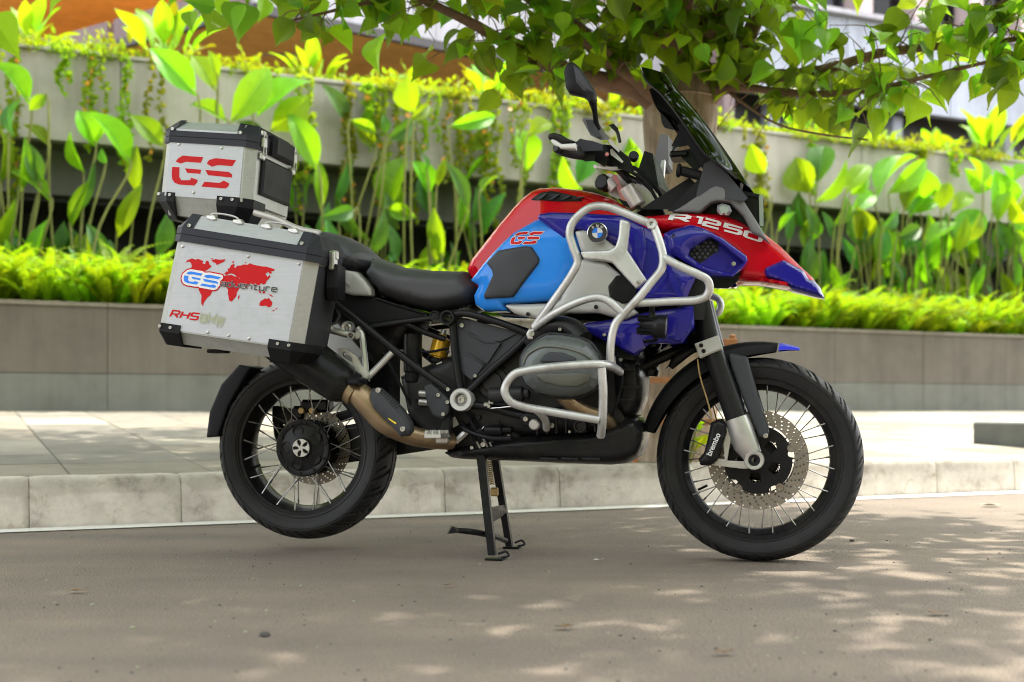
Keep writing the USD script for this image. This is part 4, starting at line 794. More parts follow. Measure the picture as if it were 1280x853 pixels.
# ---- wheels
CF, CR = P(948, 574, 0), P(385, 559.5, 0)
RF, RR = 0.325, 0.318
def tyre(c, R, w, rb, nblk, seed):
    hw = w / 2; n = 480
    prof = []
    for t in np.linspace(-1, 1, 41):                       # tread and shoulders
        a = t * 1.15; prof.append((R - (1 - math.cos(a)) * hw * 0.62, math.sin(a) / math.sin(1.15) * hw, t))
    r_sh = prof[0][0]; prof = np.array(prof)
    wall = [(rb + (r_sh - rb) * u, hw * (0.80 + 0.235 * math.sin(min(u * 1.15 + .1, 1.25) / 1.25 * math.pi * .55)) + (.0022 if u in (.12, .15, .80, .83) else 0), 2) for u in (0, .06, .10, .12, .15, .17, .3, .45, .6, .7, .78, .80, .83, .85, .92)]
    left = np.array([(a, -b, k) for a, b, k in wall]); right = np.array([(a, b, k) for a, b, k in wall[::-1]])
    prof = np.vstack([left, prof, right]); m = len(prof)
    phi = np.arange(n) * 2 * np.pi / n
    PH, S = np.meshgrid(phi, prof[:, 2], indexing='ij'); r = np.broadcast_to(prof[:, 0], PH.shape).copy()
    tread = np.abs(S) <= 1.0
    u = (PH * nblk / (2 * np.pi) + 0.75 * np.abs(S) ** 1.3 + (S > 0) * .5) % 1.0
    cut = tread & (((u < .19) & (np.abs(S) > .18)) | (np.abs(np.abs(S) - .16) < .035))
    u2 = (PH * nblk / (2 * np.pi) + 0.75 * np.abs(S) + .5 + (S > 0) * .5) % 1.0
    cut |= tread & (u2 < .09) & (np.abs(S) > .45) & (np.abs(S) < .93)
    r -= cut * 0.0095
    v = np.stack([c[0] + r * np.cos(PH), c[1] + np.broadcast_to(prof[:, 1], r.shape), c[2] + r * np.sin(PH)], -1).reshape(-1, 3)
    i, j = np.meshgrid(np.arange(n), np.arange(m - 1), indexing='ij'); k = (i + 1) % n
    q = np.stack([i * m + j, i * m + j + 1, k * m + j + 1, k * m + j], -1).reshape(-1, 4)
    mm = T(v, np.vstack([q[:, [0, 1, 2]], q[:, [0, 2, 3]]])); mm.fix_normals(); return mm
def rim(c, ro, ri, hw):
    pr = [(ro, -hw), (ro - .004, -hw - .004), (ri + .004, -hw - .003), (ri, -hw + .002), (ri - .002, -hw + .012), (ri - .012, -hw + .03), (ri - .016, 0), (ri - .012, hw - .03), (ri - .002, hw - .012), (ri, hw - .002), (ri + .004, hw + .003), (ro - .004, hw + .004), (ro, hw), (ro - .02, hw - .02), (ro - .02, -hw + .02)]
    return lathe(pr, c, (0, 1, 0), 128, closed=True)
def spokes(wheel, c, n, rh, yh, rr, yr, twist, mat='steel'):
    for i in range(n):
        a = 2 * math.pi * (i + .25) / n; s = -1 if i % 2 else 1; k = 1 if (i // 2) % 2 else -1
        b = a + k * twist
        p0 = c + [rh * math.cos(b), s * yh, rh * math.sin(b)]; p1 = c + [rr * math.cos(a), s * yr, rr * math.sin(a)]
        d = unit(p1 - p0)
        m = cat_(sweep([p0, p1], .0020, 6, 0), cyl(p1 - d * .024, p1 + d * .004, .0031, 6))
        obj('spoke', m, M[mat], wheel, 60)
def disc_mesh(c, y, ro, ri, th, nh, tabs=5, wav=0.0):
    ang = np.linspace(0, 2 * np.pi, 181)[:-1]
    out = Polygon([((ro + wav * math.cos(10 * a)) * math.cos(a), (ro + wav * math.cos(10 * a)) * math.sin(a)) for a in ang])
    inn = Polygon([(ri * math.cos(a), ri * math.sin(a)) for a in ang]); g = out.difference(inn)
    for k in range(nh):
        for q, rr in enumerate((.16, .4, .64, .87)):
            a = 2 * math.pi * (k + q * .27) / nh; r = ri + (ro - ri) * rr
            g = g.difference(Point(r * math.cos(a), r * math.sin(a)).buffer(.0034, quad_segs=2))
    tb = [Point((ri - .004) * math.cos(a), (ri - .004) * math.sin(a)).buffer(.013, quad_segs=6) for a in np.arange(tabs) * 2 * np.pi / tabs + .35]
    g = shapely.union_all([g, *tb]); g = affinity.translate(g, c[0], c[2])
    return prism(g, c[1] + y - th / 2, c[1] + y + th / 2, 0)
def star_carrier(c, y, ro, rh, nhole, hole_r, hole_at, th):
    g = Point(0, 0).buffer(ro, quad_segs=16)
    for k in range(nhole):
        a = 2 * math.pi * k / nhole - 1.72
        q = Polygon([(hole_r * math.cos(t), hole_r * 1.05 * math.sin(t)) for t in np.radians([90, 155, 225, 315, 25])])
        g = g.difference(affinity.translate(affinity.rotate(q.buffer(.003), math.degrees(a) - 90, origin=(0, 0)), hole_at * math.cos(a), hole_at * math.sin(a)))
        a2 = a + math.pi / nhole
        g = g.difference(Point((ro + .004) * math.cos(a2), (ro + .004) * math.sin(a2)).buffer(.017))
    return prism(affinity.translate(max(g.geoms, key=lambda x: x.area) if hasattr(g, 'geoms') else g, c[0], c[2]), c[1] + y - th / 2, c[1] + y + th / 2, 0, .0015)

fw = thing('front_wheel', 'front wheel with cross spokes and twin drilled brake discs', None, parent=bike)
obj('tyre', tyre(CF, RF, .118, .252, 30, 1), M['rubber'], fw, 28)
obj('rim', rim(CF, .258, .236, .047), M['satin_black'], fw, 40)
spokes(fw, CF, 40, .062, .038, .234, .040, .42)
for s in (-1, 1):
    obj('brake_disc', disc_mesh(CF, s * .072, .156, .113, .005, 34), M['disc_steel'], fw, 20)
    obj('disc_carrier', star_carrier(CF, s * .068, .106, .03, 5, .0165, .056, .010), M['satin_black'], fw, 30)
    for k in range(5):
        a = k * 2 * math.pi / 5 + .35
        obj('disc_button', lathe([(0, .004), (.006, .004), (.0075, .0055), (.011, .0055), (.012, 0), (.012, -.006), (0, -.006)], CF + [.109 * math.cos(a), s * .074, .109 * math.sin(a)], (0, s, 0), 16), M['disc_steel'], fw, 40)
obj('hub', cat_(lathe([(.0, -.055), (.028, -.055), (.03, -.05), (.055, -.046), (.066, -.042), (.066, -.034), (.036, -.02), (.034, .02), (.066, .034), (.066, .042), (.03, .05), (0, .055)], CF, (0, 1, 0), 40)), M['satin_black'], fw, 40)
obj('valve', sweep([CF + [-.19, -.02, -.10], CF + [-.16, -.03, -.085]], .004, 8, 0), M['satin_black'], fw)

rw = thing('rear_wheel', 'rear wheel with cross spokes lifted clear of the road', None, parent=bike)
obj('tyre', tyre(CR, RR, .168, .232, 26, 2), M['rubber'], rw, 28)
obj('rim', rim(CR, .238, .217, .062), M['satin_black'], rw, 40)
spokes(rw, CR, 40, .094, .034, .215, .055, .30)
hubc = CR + [.012, 0, .006]
obj('hub', lathe([(0, -.058), (.034, -.058), (.036, -.054), (.05, -.05), (.078, -.046), (.084, -.05), (.096, -.05), (.099, -.046), (.099, -.03), (.06, -.02), (.05, .03), (.095, .03), (.097, .04), (.0, .06)], CR, (0, 1, 0), 64), M['satin_black'], rw, 40)
for k in range(10):
    a = k * math.pi / 5 + .2; obj('hub_bolt', bolt(CR + [.086 * math.cos(a), -.05, .086 * math.sin(a)], .0055), M['engine_dark'], rw)
for k in range(5):
    a = k * 2 * math.pi / 5 + .6; q = CR + [.060 * math.cos(a), -.049, .060 * math.sin(a)]
    obj('hub_recess', lathe([(.017, .003), (.019, .003), (.019, -.002), (.015, -.002), (.0, -.0015), (.0, -.001), (.0145, -.001)], q, (0, -1, 0), 20), M['frame_black'], rw)
cap = Point(0, 0).buffer(.031)
for k in range(5):
    a = k * 72; q = Polygon([(.006, .007), (.013, .005), (.021, .009), (.024, .017), (.019, .020), (.011, .014)]).buffer(.0012)
    cap = cap.difference(affinity.rotate(q, a, origin=(0, 0)))
obj('hub_cap', prism(affinity.translate(cap, CR[0], CR[2]), -.064, -.058, 0, .001), M['raw_aluminium'], rw, 30)
obj('brake_disc', disc_mesh(CR, .062, .134, .094, .006, 30), M['disc_steel'], rw, 20)
obj('valve', sweep([CR + [-.205, -.02, -.075], CR + [-.165, -.035, -.062]], .005, 8, 0), M['satin_black'], rw)
part('rear_caliper', cat_(rbox(CR + [.005, .07, .145], (.11, .06, .045), bev=.01), rbox(CR + [-.06, .07, .12], (.05, .05, .05), bev=.01)), 'satin_black')
for dx in (-.035, .005): part('brake_pad', cyl(CR + [dx, .02, .128], CR + [dx, .08, .128], .012, 14, .002), 'brown_metal')
# swing arm and final drive on the far side, seen through the spokes
part('final_drive', lathe([(0, .05), (.06, .05), (.085, .06), (.095, .09), (.08, .13), (.04, .15), (0, .15)], CR, (0, 1, 0), 36), 'engine_dark')
part('swing_arm', cat_(hull(np.vstack([rbox(CR + [.05, .11, .0], (.08, .07, .12)).vertices, rbox(CR + [.42, .10, .06], (.12, .08, .12)).vertices])), sweep([CR + [-.16, .10, .05], CR + [.02, .1, .09], CR + [.18, .10, .13]], .02, 10)), 'engine_dark')
part('torque_arm', cat_(hull(np.vstack([rbox(CR + [-.08, .085, .10], (.05, .04, .05)).vertices, rbox(CR + [-.15, .085, .115], (.03, .04, .06)).vertices])), sweep([CR + [-.15, .085, .09], CR + [-.14, .085, .03], CR + [-.07, .085, -.03]], .018, 10)), 'satin_black')

# ---- rear mudguard (hugger) behind the rear wheel
hg = Panel(PL([(299, 456), (315, 459), (309, 468), (286, 507), (273, 546), (258, 547), (262, 515), (277, 480)], -.09), -.085, .006, .012, back=.16, h=.01, round_=.004)
part('rear_mudguard', hg.mesh, 'black_plastic')
for k in range(5):
    a, b = np.array(PL([(300 - k * 7.6, 462 + k * 15.5), (296 - k * 7.6, 470 + k * 15.5)], -.09)); d = unit(b - a); nrm = np.array([-d[1], d[0]])
    part('mudguard_rib', rbox(np.array([a[0], -.02, a[1]]) + np.array([-.006, 0, .002]), (.010, .12, .03), axes=[(nrm[0], 0, nrm[1]), (0, 1, 0), (d[0], 0, d[1])], bev=.003), 'black_plastic')

# ---- front fender, fork, brakes
def tap(s, t):
    q = s.copy(); k = 1 - .45 * max(0, (t - .72) / .28) ** 1.2 - .5 * max(0, (.28 - t) / .28) ** 1.5
    q[:, 1] = s[:, 1] * k; d = s[:, 0] - s[:, 0].max(); q[:, 0] = s[:, 0].max() + d * (.34 + .66 * math.sin(math.pi * min(max(t * .90 + .08, 0), 1)) ** .55); return q
sec = [(.318, -.080), (.350, -.079), (.366, -.068), (.375, -.034), (.377, 0), (.375, .034), (.366, .068), (.350, .079), (.318, .080), (.318, .075), (.348, .074), (.361, .064), (.369, .034), (.371, 0), (.369, -.034), (.361, -.064), (.348, -.074), (.318, -.075)]
part('front_fender', arc_strip(CF + [-.004, 0, .0], sec, 166, 80, 60, tap), 'black_plastic', smooth=50)
def tap2(s, t):
    q = s.copy(); k = .78 - .62 * t; q[:, 1] = s[:, 1] * k; d = s[:, 0] - s[:, 0].max(); q[:, 0] = s[:, 0].max() + d * (.45 - .3 * t) - .003; return q
part('fender_tip', arc_strip(CF + [.002, 0, .003], sec, 80, 70, 12, tap2), 'bright_blue_paint', smooth=50)
for s in (-1, 1):
    y = s * .105
    f0, f1, f2, f3 = P(874, 372, -.105), P(889, 433, -.105), P(922, 527, -.105), P(943, 575, -.105)
    L = lambda q, yy=y: np.array([q[0], yy, q[2]])
    part('fork_tube', sweep([L(f0), L(f1), L(f2)], [.031, .033, .034], 28, 0), 'frame_black', smooth=40)
    d = unit(f2 - f1); top = f2 - d * .012
    part('fork_foot', cat_(sweep([L(top), L(f2 + d * .03), L(f2 + d * .075), L(f3 - d * .012)], [.037, .040, .040, .030], 28, 0),
         lathe([(.014, -.018), (.014, -.03), (.02, -.034), (.029, -.034), (.031, -.03), (.031, .02), (0, .02)], L(f3), (0, -1 if s > 0 else 1, 0), 28)), 'raw_aluminium', smooth=40)
    part('axle_bolt', lathe([(.008, -.022), (.008, -.034), (.017, -.036), (.019, -.03), (.019, 0), (0, 0)], L(f3), (0, -s * -1 if s > 0 else 1, 0), 20), 'satin_black')
    tri = Polygon(PL([(903, 537), (913, 532), (935, 558), (948, 566), (948, 585), (930, 586), (893, 582), (895, 573), (906, 574)], -.105)).difference(Polygon(PL([(914, 545), (932, 566), (930, 577), (909, 576)], -.105)).buffer(-.0005))
    part('caliper_bracket', prism(tri, y - .012, y + .012, 0, .002), 'raw_aluminium', smooth=25)
    cal = Panel(PL([(889, 528), (898, 524), (907, 529), (909, 540), (903, 560), (897, 576), (888, 582), (876, 582), (873, 574), (880, 566), (884, 552)], -.115), -.118, .022, .016, back=.05, h=.006, round_=.004)
    cm = cal.mesh if s < 0 else mirror(cal.mesh)
    cp = part('brake_caliper', cm, 'satin_black')
    for q in ((893, 534), (884, 574), (903, 545)):
        b = P(*q, -.142); obj('bolt', bolt(L(b, s * .143), .005, (0, s, 0)), M['engine_dark'], cp)
    if s < 0:
        tm = meshkit.text_mesh('brembo', .0100, .0012, bold=True); v = tm.vertices; a = P(888.5, 571, -.148); bq = P(900.5, 544, -.148); e = unit(bq - a); nn = np.array([-e[2], 0, e[0]])
        k = np.linalg.norm(bq - a) / (v[:, 0].max() - v[:, 0].min()); tm.vertices = a + (v[:, :1] * k) * e + (v[:, 1:2] * k) * nn + np.array([[0, -1.0, 0]]) * v[:, 2:3]
        obj('lettering', T(tm.vertices, tm.faces), M['decal_white'], cp, 20)
    gd = Panel(PL([(909, 441), (934, 446), (941, 470), (962, 541), (958, 550), (948, 546), (926, 493), (915, 462)], -.092), -.094, .012, .014, back=.012, h=.01)
    part('fork_guard', gd.mesh if s < 0 else mirror(gd.mesh), 'cover_grey' if s < 0 else 'cover_grey')
    part('guard_bolt', bolt(L(P(957, 545, -.11), s * .113), .008, (0, s, 0)), 'steel')
    cl = Polygon(PL([(870, 431), (897, 421), (902, 436), (876, 447)], -.13)).buffer(.003)
    part('fork_clamp', prism(cl, y - .042 if s < 0 else y - .036, y + .036 if s < 0 else y + .042, 0, .004), 'silver_paint', smooth=25)
    for q in ((876.5, 432), (879.5, 439)): part('clamp_bolt', bolt(L(P(*q, -.147), s * .148), .0065, (0, s, 0)), 'satin_black')
    h = PT([(872, 449), (875, 470), (884, 500), (891, 527)], -.12); h[:, 1] = s * .12
    part('brake_hose', sweep(h, .0028, 8), 'brown_metal')
part('wheel_axle', cyl([CF[0], -.12, CF[2]], [CF[0], .12, CF[2]], .013), 'satin_black')
part('fork_bridge', hull(np.vstack([rbox([P(886, 434, 0)[0], 0, P(886, 434, 0)[2]], (.05, .19, .04)).vertices, rbox([P(872, 425, 0)[0], 0, P(872, 425, 0)[2]], (.06, .08, .05)).vertices])), 'satin_black')
part('steering_damper', sweep(PT([(838, 460), (846, 450), (860, 440), (872, 436)], -.06), [.009, .017, .015, .008], 14, 6), 'satin_black')
part('damper_rod', sweep(PT([(833, 462), (840, 455)], -.06), [.004, .007], 8, 0), 'chrome')
part('telelever_arm', sweep(PT([(800, 460, -.05), (845, 440, -.04), (880, 432, -.02)]), .018, 12), 'satin_black')
part('horn_bracket', Panel(PL([(801, 447), (812, 449), (822, 441), (836, 431), (840, 434), (824, 449), (815, 456), (808, 456)], -.04), -.04, .002, .004, back=.004, h=.01, round_=.001).mesh, 'silver_paint')
part('front_spring', lathe([(.028, 0), (.03, .02), (.024, .03), (.03, .04), (.024, .05), (.03, .06), (.024, .07), (.03, .08), (.024, .09), (.03, .1), (.028, .16)], P(812, 470, .0), (.1, 0, 1), 24), 'satin_black')

# ---- luggage
def loft_rings(rings):
    """Closed solid through rings of equal point count; each ring is a list of 3D points."""
    n = len(rings[0]); v = np.vstack(rings); f = []
    for i in range(len(rings) - 1):
        for j in range(n):
            k = (j + 1) % n; f += [[i*n+j, i*n+k, (i+1)*n+k], [i*n+j, (i+1)*n+k, (i+1)*n+j]]
    for j in range(1, n - 1): f += [[0, j+1, j], [(len(rings)-1)*n, (len(rings)-1)*n+j, (len(rings)-1)*n+j+1]]
    m = T(v, f); m.fix_normals(); return m
class Quad:
    """A frame on the outer face of a case: origin top-left, u along the top to the front, w down its rear edge (unit square = the face)."""
    def __init__(self, tl, tr, bl, br, y): self.q = [P(*p, y) for p in (tl, tr, bl, br)]; self.y = y
    def at(self, u, w, y=None):
        a, b, c, d = self.q; p = a * (1-u) * (1-w) + b * u * (1-w) + c * (1-u) * w + d * u * w
        if y is not None: p = np.array([p[0], y, p[2]])
        return p
def case_body(Q, u0, u1, w0, w1, yf, yi, ch, chb=0.0):
    """Box with 45-degree chamfered upright corners; ch in u units on the two sides, yf outer plane, yi inner plane."""
    lu = np.linalg.norm(Q.at(1, 0) - Q.at(0, 0)); c = ch / lu
    def ring(w, dw):
        s = 1 if yi > yf else -1
        return [Q.at(u0 + c, w, yf), Q.at(u1 - c, w, yf), Q.at(u1, w, yf + s * ch), Q.at(u1, w, yi - s * ch), Q.at(u1 - c, w, yi), Q.at(u0 + c, w, yi), Q.at(u0, w, yi - s * ch), Q.at(u0, w, yf + s * ch)]
    return loft_rings([ring(w0, 0), ring(w1, 0)])

def inset_face(Q, u0, u1, w0, w1, y, th=.0025):
    g = Polygon([tuple(Q.at(u, w)[[0, 2]]) for u, w in ((u0, w0), (u1, w0), (u1, w1), (u0, w1))])
    return prism(g, y - th, y, 0, .001)
# pannier: the outer face plate of the body (under the lid band)
QP = Quad((218.5, 300), (396, 328), (195.5, 411), (376, 438), -.455)
def pannier(mir):
    fl = (lambda m: mirror(m)) if mir else (lambda m: m)
    pn = thing('pannier', 'left aluminium pannier, mostly hidden behind the bike' if mir else 'large aluminium pannier with red world map and black corner guards', None, parent=bike)
    a = lambda nm, m, mt, sm=25: obj(nm, fl(m), M[mt], pn, sm)
    a('body', case_body(QP, 0, 1, 0, 1, -.47, -.235, .034), 'case_edge', 10)
    a('side_plate', case_body(QP, .075, .925, .0, .985, -.4725, -.44, .0015), 'case_aluminium', 10)
    a('front_plate', loft_rings([[QP.at(1.004, w, y) for w, y in ((.03, -.432), (.03, -.25), (.985, -.25), (.985, -.432))], [QP.at(.99, w, y) for w, y in ((.03, -.432), (.03, -.25), (.985, -.25), (.985, -.432))]]), 'cover_grey')
    a('bottom_edge', loft_rings([[QP.at(u, .988, y) for u, y in ((.07, -.468), (.93, -.468), (.99, -.43), (.99, -.25), (.01, -.25), (.01, -.43))], [QP.at(u, 1.13, y) for u, y in ((.09, -.435), (.91, -.435), (.95, -.41), (.95, -.27), (.05, -.27), (.05, -.41))]]), 'case_edge', 10)
    # lid: black seal band in two layers, sloped aluminium roof, four corner caps
    a('seal_band', case_body(QP, -.014, 1.014, -.068, .008, -.478, -.227, .036), 'case_plastic', 10); a('seal_line', case_body(QP, -.010, 1.010, -.078, -.066, -.4755, -.23, .036), 'satin_black', 10)
    a('seal_band', case_body(QP, -.014, 1.014, -.150, -.077, -.478, -.227, .036), 'case_plastic', 10)
    top = [QP.at(u, w, y) for u, w, y in ((.13, -.15, -.474), (.87, -.15, -.474), (.87, -.15, -.235), (.13, -.15, -.235))]
    top2 = [QP.at(u, w, y) for u, w, y in ((.13, -.31, -.442), (.87, -.31, -.442), (.87, -.31, -.25), (.13, -.31, -.25))]
    a('lid', loft_rings([top, top2]), 'case_aluminium', 10)
    for u0, u1 in ((-.012, .135), (.865, 1.012)):
        e = -1 if u0 < .5 else 1; uo, ui = (u0, u1) if e < 0 else (u1, u0)
        r1 = [QP.at(u, w, y) for u, w, y in ((ui, -.15, -.477), (uo - e * .07, -.15, -.477), (uo, -.15, -.44), (uo, -.15, -.235), (ui, -.15, -.235))]
        r2 = [QP.at(u, w, y) for u, w, y in ((ui, -.32, -.444), (uo - e * .085, -.32, -.444), (uo - e * .06, -.31, -.42), (uo - e * .06, -.31, -.25), (ui, -.32, -.25))]
        a('corner_cap', loft_rings([r1, r2]), 'case_plastic', 10)
        a('rivet', bolt(QP.at(ui + e * .03, -.175, -.4745), .0062), 'steel')
    for u, w in ((.085, .06), (.55, .055), (.94 - .04, .05), (.375, .955), (.52, .955), (.66, .955)):
        a('rivet', lathe([(0, .003), (.003, .0027), (.0055, .0012), (.006, 0), (.006, -.003)], QP.at(u, w, -.4725), (0, -1, 0), 12), 'steel')
    for u0, u1 in ((-.012, .185), (.795, 1.012)):
        e = -1 if u0 < .5 else 1; uo, ui = (u0, u1) if e < 0 else (u1, u0)
        r1 = [QP.at(u, w, y) for u, w, y in ((ui, .925, -.4765), (uo - e * .06, .925, -.4765), (uo, .925, -.43), (uo, .925, -.30), (ui, .925, -.30))]
        r2 = [QP.at(u, w, y) for u, w, y in ((ui, 1.02, -.4765), (uo - e * .06, 1.02, -.4765), (uo, 1.02, -.43), (uo, 1.02, -.30), (ui, 1.02, -.30))]
        r3 = [QP.at(u, w, y) for u, w, y in ((ui, 1.16, -.436), (uo - e * .09, 1.16, -.436), (uo - e * .06, 1.16, -.42), (uo - e * .06, 1.16, -.31), (ui, 1.16, -.31))]
        a('corner_guard', loft_rings([r1, r2, r3]), 'black_plastic', 10)
        for k in (.045, .12): a('rivet', bolt(QP.at(ui + e * (k + .02), .965, -.4768), .0055), 'steel')
    # lashing eyes on the roof
    for u0, u1 in ((.21, .40), (.60, .79)):
        p0, p1 = QP.at(u0, -.30, -.44), QP.at(u1, -.30, -.44); up = np.array([0, 0, .013])
        a('lashing_eye', sweep([p0, p0 + up, p1 + up, p1], .0032, 8, 6), 'steel', 40)
        for p in (p0, p1): a('eye_mount', hull(np.vstack([rbox(p + [0, 0, .004], (.03, .02, .012), bev=.003).vertices, rbox(p + [.012, 0, -.004], (.02, .024, .008), bev=.003).vertices])), 'raw_aluminium')
    a('latch', rbox(QP.at(1.035, -.06, -.37), (.018, .04, .06), bev=.004), 'steel'); a('latch_lever', rbox(QP.at(1.035, -.13, -.36), (.016, .028, .03), bev=.004), 'raw_aluminium')
    a('latch_block', hull(np.vstack([rbox(QP.at(1.05, .12, -.34), (.04, .08, .08), bev=.006).vertices, rbox(QP.at(1.05, .30, -.32), (.04, .07, .05), bev=.006).vertices])), 'black_plastic')
    for u in (.36, .80): a('foot_pad', rbox(QP.at(u, 1.155, -.36), (.06, .05, .012), bev=.003), 'black_plastic')
    return pn
pn = pannier(False)
def on_pannier(pts, s=4.267, ox=190, oy=260): return Polygon(PL(C(s, ox, oy, pts), -.473)).buffer(0)
flat = lambda y: (lambda x, z: np.full(np.shape(x), y))
land = [on_pannier(q) for q in (
    [(178, 292), (190, 278), (215, 270), (232, 277), (246, 272), (262, 278), (274, 284), (268, 296), (283, 300), (288, 284), (300, 282), (306, 300), (318, 313), (304, 322), (296, 330), (280, 338), (268, 340), (262, 352), (250, 344), (236, 352), (218, 352), (205, 332), (213, 310), (208, 294), (196, 286)],
    [(318, 280), (340, 273), (360, 277), (392, 274), (386, 286), (368, 293), (345, 305), (340, 295), (326, 290)],
    [(310, 272), (325, 268), (322, 276)], [(285, 312), (292, 308), (300, 318), (290, 322)],
    [(245, 412), (270, 412), (300, 420), (325, 430), (320, 448), (312, 465), (296, 478), (284, 494), (276, 506), (272, 524), (263, 512), (262, 496), (265, 470), (258, 456), (250, 440)],
    [(370, 378), (385, 364), (405, 360), (425, 358), (440, 366), (462, 372), (474, 392), (468, 425), (458, 440), (452, 452), (450, 470), (436, 488), (425, 500), (412, 495), (408, 478), (404, 455), (406, 440), (398, 424), (380, 420), (371, 404)],
    [(385, 352), (396, 340), (408, 338), (402, 326), (414, 322), (420, 308), (432, 300), (442, 303), (436, 316), (448, 320), (452, 309), (472, 308), (490, 302), (510, 304), (522, 295), (540, 303), (562, 308), (585, 312), (612, 314), (634, 322), (655, 328), (648, 338), (634, 336), (640, 348), (628, 352), (620, 342), (604, 352), (612, 364), (622, 378), (612, 388), (606, 404), (594, 410), (582, 402), (570, 414), (556, 408), (548, 424), (540, 410), (526, 402), (516, 418), (504, 434), (496, 418), (486, 404), (470, 398), (462, 384), (470, 374), (452, 366), (440, 356), (424, 350), (408, 352), (398, 360)],
    [(572, 512), (580, 496), (594, 490), (604, 482), (614, 488), (622, 480), (632, 490), (642, 505), (636, 526), (622, 530), (606, 522), (588, 524), (574, 522)],
    [(566, 436), (576, 442), (584, 456), (574, 454)], [(588, 446), (600, 444), (604, 454), (592, 458)], [(620, 458), (636, 464), (648, 474), (634, 472)], [(640, 548), (654, 543), (650, 550)], [(656, 540), (668, 532), (664, 542)], [(458, 476), (466, 464), (466, 480), (460, 488)], [(616, 370), (626, 358), (632, 366), (622, 380)], [(424, 288), (438, 284), (434, 296)], [(494, 292), (502, 288), (500, 297)])]
obj('map_print', sheet(shapely.union_all(land), flat(-.473), .0003, .02), M['decal_red'], pn, None)
# stylised letters traced once and placed where they are needed, in a box of 435 x 215 units
GS = [[(158, 330), (175, 308), (205, 290), (342, 294), (325, 332), (228, 328), (190, 342)],
      [(135, 368), (182, 368), (180, 430), (195, 455), (255, 452), (262, 435), (305, 448), (300, 465), (282, 485), (180, 483), (150, 472), (135, 450), (131, 410)],
      [(220, 374), (328, 378), (322, 405), (235, 402)],
      [(366, 335), (382, 312), (425, 298), (560, 306), (535, 345), (440, 342), (400, 355)],
      [(357, 378), (510, 386), (532, 400), (532, 422), (375, 412)],
      [(352, 458), (450, 462), (480, 445), (515, 462), (508, 482), (490, 495), (330, 490)]]
def gs_letters(tl, tr, bl, y, grow=0.0):
    """GS lettering; tl, tr and bl are photo points of the lettering's box."""
    a, b, c = (np.array(P(*p, y)[[0, 2]]) for p in (tl, tr, bl)); out = []
    for q in GS:
        pts = [tuple(a + (b - a) * (x - 131) / 429 + (c - a) * (yy - 290) / 205) for x, yy in q]; out.append(Polygon(pts).buffer(.0005 + grow))
    return shapely.union_all(out)
gq = gs_letters((231, 338.5), (276.5, 345.5), (229.5, 354), -.473)
hull_gs = gq.buffer(.012).buffer(-.005)
obj('lettering', sheet(hull_gs.buffer(.004), flat(-.473), .0008, .02), M['decal_red'], pn, None, 'red outline round the letters')
obj('lettering', sheet(hull_gs, flat(-.473), .0013, .02), M['decal_white'], pn, None, 'white ground of the letters')
obj('lettering', sheet(gq, flat(-.473), .0018, .01), M['decal_blue'], pn, None, 'blue letters GS')
FONT = {  # strokes in a unit box, techno letters
    'a': [[(0, .66), (.7, .66), (.7, 0), (.1, 0), (0, .1), (0, .3), (.7, .3)]], 'd': [[(.7, 1), (.7, 0), (.1, 0), (0, .1), (0, .55), (.1, .66), (.7, .66)]],
    'v': [[(0, .66), (0, .2), (.3, 0), (.4, 0), (.7, .2), (.7, .66)]], 'e': [[(.7, 0), (.1, 0), (0, .1), (0, .55), (.1, .66), (.7, .66), (.7, .33), (0, .33)]],
    'n': [[(0, 0), (0, .66), (.6, .66), (.7, .56), (.7, 0)]], 't': [[(.25, .9), (.25, 0), (.65, 0)], [(0, .66), (.6, .66)]], 'u': [[(0, .66), (0, .1), (.1, 0), (.7, 0), (.7, .66)]],
    'r': [[(0, 0), (0, .56), (.1, .66), (.6, .66)]], 'R': [[(0, 0), (0, 1), (.75, 1), (.9, .88), (.9, .6), (.75, .46), (0, .46)], [(.45, .46), (.95, 0)]],
    'H': [[(0, 0), (0, 1)], [(.9, 0), (.9, 1)], [(0, .5), (.9, .5)]], 'S': [[(0, 0), (.8, 0), (.9, .1), (.9, .4), (.8, .5), (.1, .5), (0, .6), (0, .9), (.1, 1), (.9, 1)]],
    '1': [[(.1, 1), (.45, 1), (.45, 0)]], '2': [[(0, 1), (.8, 1), (.9, .9), (.9, .6), (.8, .5), (.1, .5), (0, .4), (0, 0), (.95, 0)]], '5': [[(.95, 1), (0, 1), (0, .55), (.8, .55), (.9, .45), (.9, .1), (.8, 0), (0, 0)]],
    '0': [[(.1, 0), (.8, 0), (.9, .1), (.9, .9), (.8, 1), (.1, 1), (0, .9), (0, .1), (.1, 0)]], 'B': [[(0, 0), (0, 1), (.75, 1), (.85, .9), (.85, .6), (.75, .52), (0, .52)], [(.75, .52), (.9, .42), (.9, .1), (.8, 0), (0, 0)]],
    'M': [[(0, 0), (0, 1), (.5, .4), (1.0, 1), (1.0, 0)]], 'W': [[(0, 1), (.25, 0), (.55, .8), (.85, 0), (1.1, 1)]]}
def write(text, bl, br, tl, y, wt=.12, gap=.32, slant=0.0):
    """Letters whose box has the photo points bl (start of the baseline), br (its end), tl (top of the first letter)."""
    a, b, c = (np.array(P(p[0], p[1], y if len(p) < 3 else p[2])[[0, 2]]) for p in (bl, br, tl)); x, gl = 0.0, []
    for ch in text:
        w = max(p[0] for s in FONT[ch] for p in s)
        for s in FONT[ch]: gl.append(affinity.translate(LineString(s).buffer(wt / 2, cap_style='flat', join_style='mitre'), x, 0))
        x += w + gap
    x -= gap; g = affinity.skew(shapely.union_all(gl), slant, 0, origin=(0, 0)); e, n = (b - a) / x, c - a
    return affinity.affine_transform(g, [e[0], n[0], e[1], n[1], a[0], a[1]])
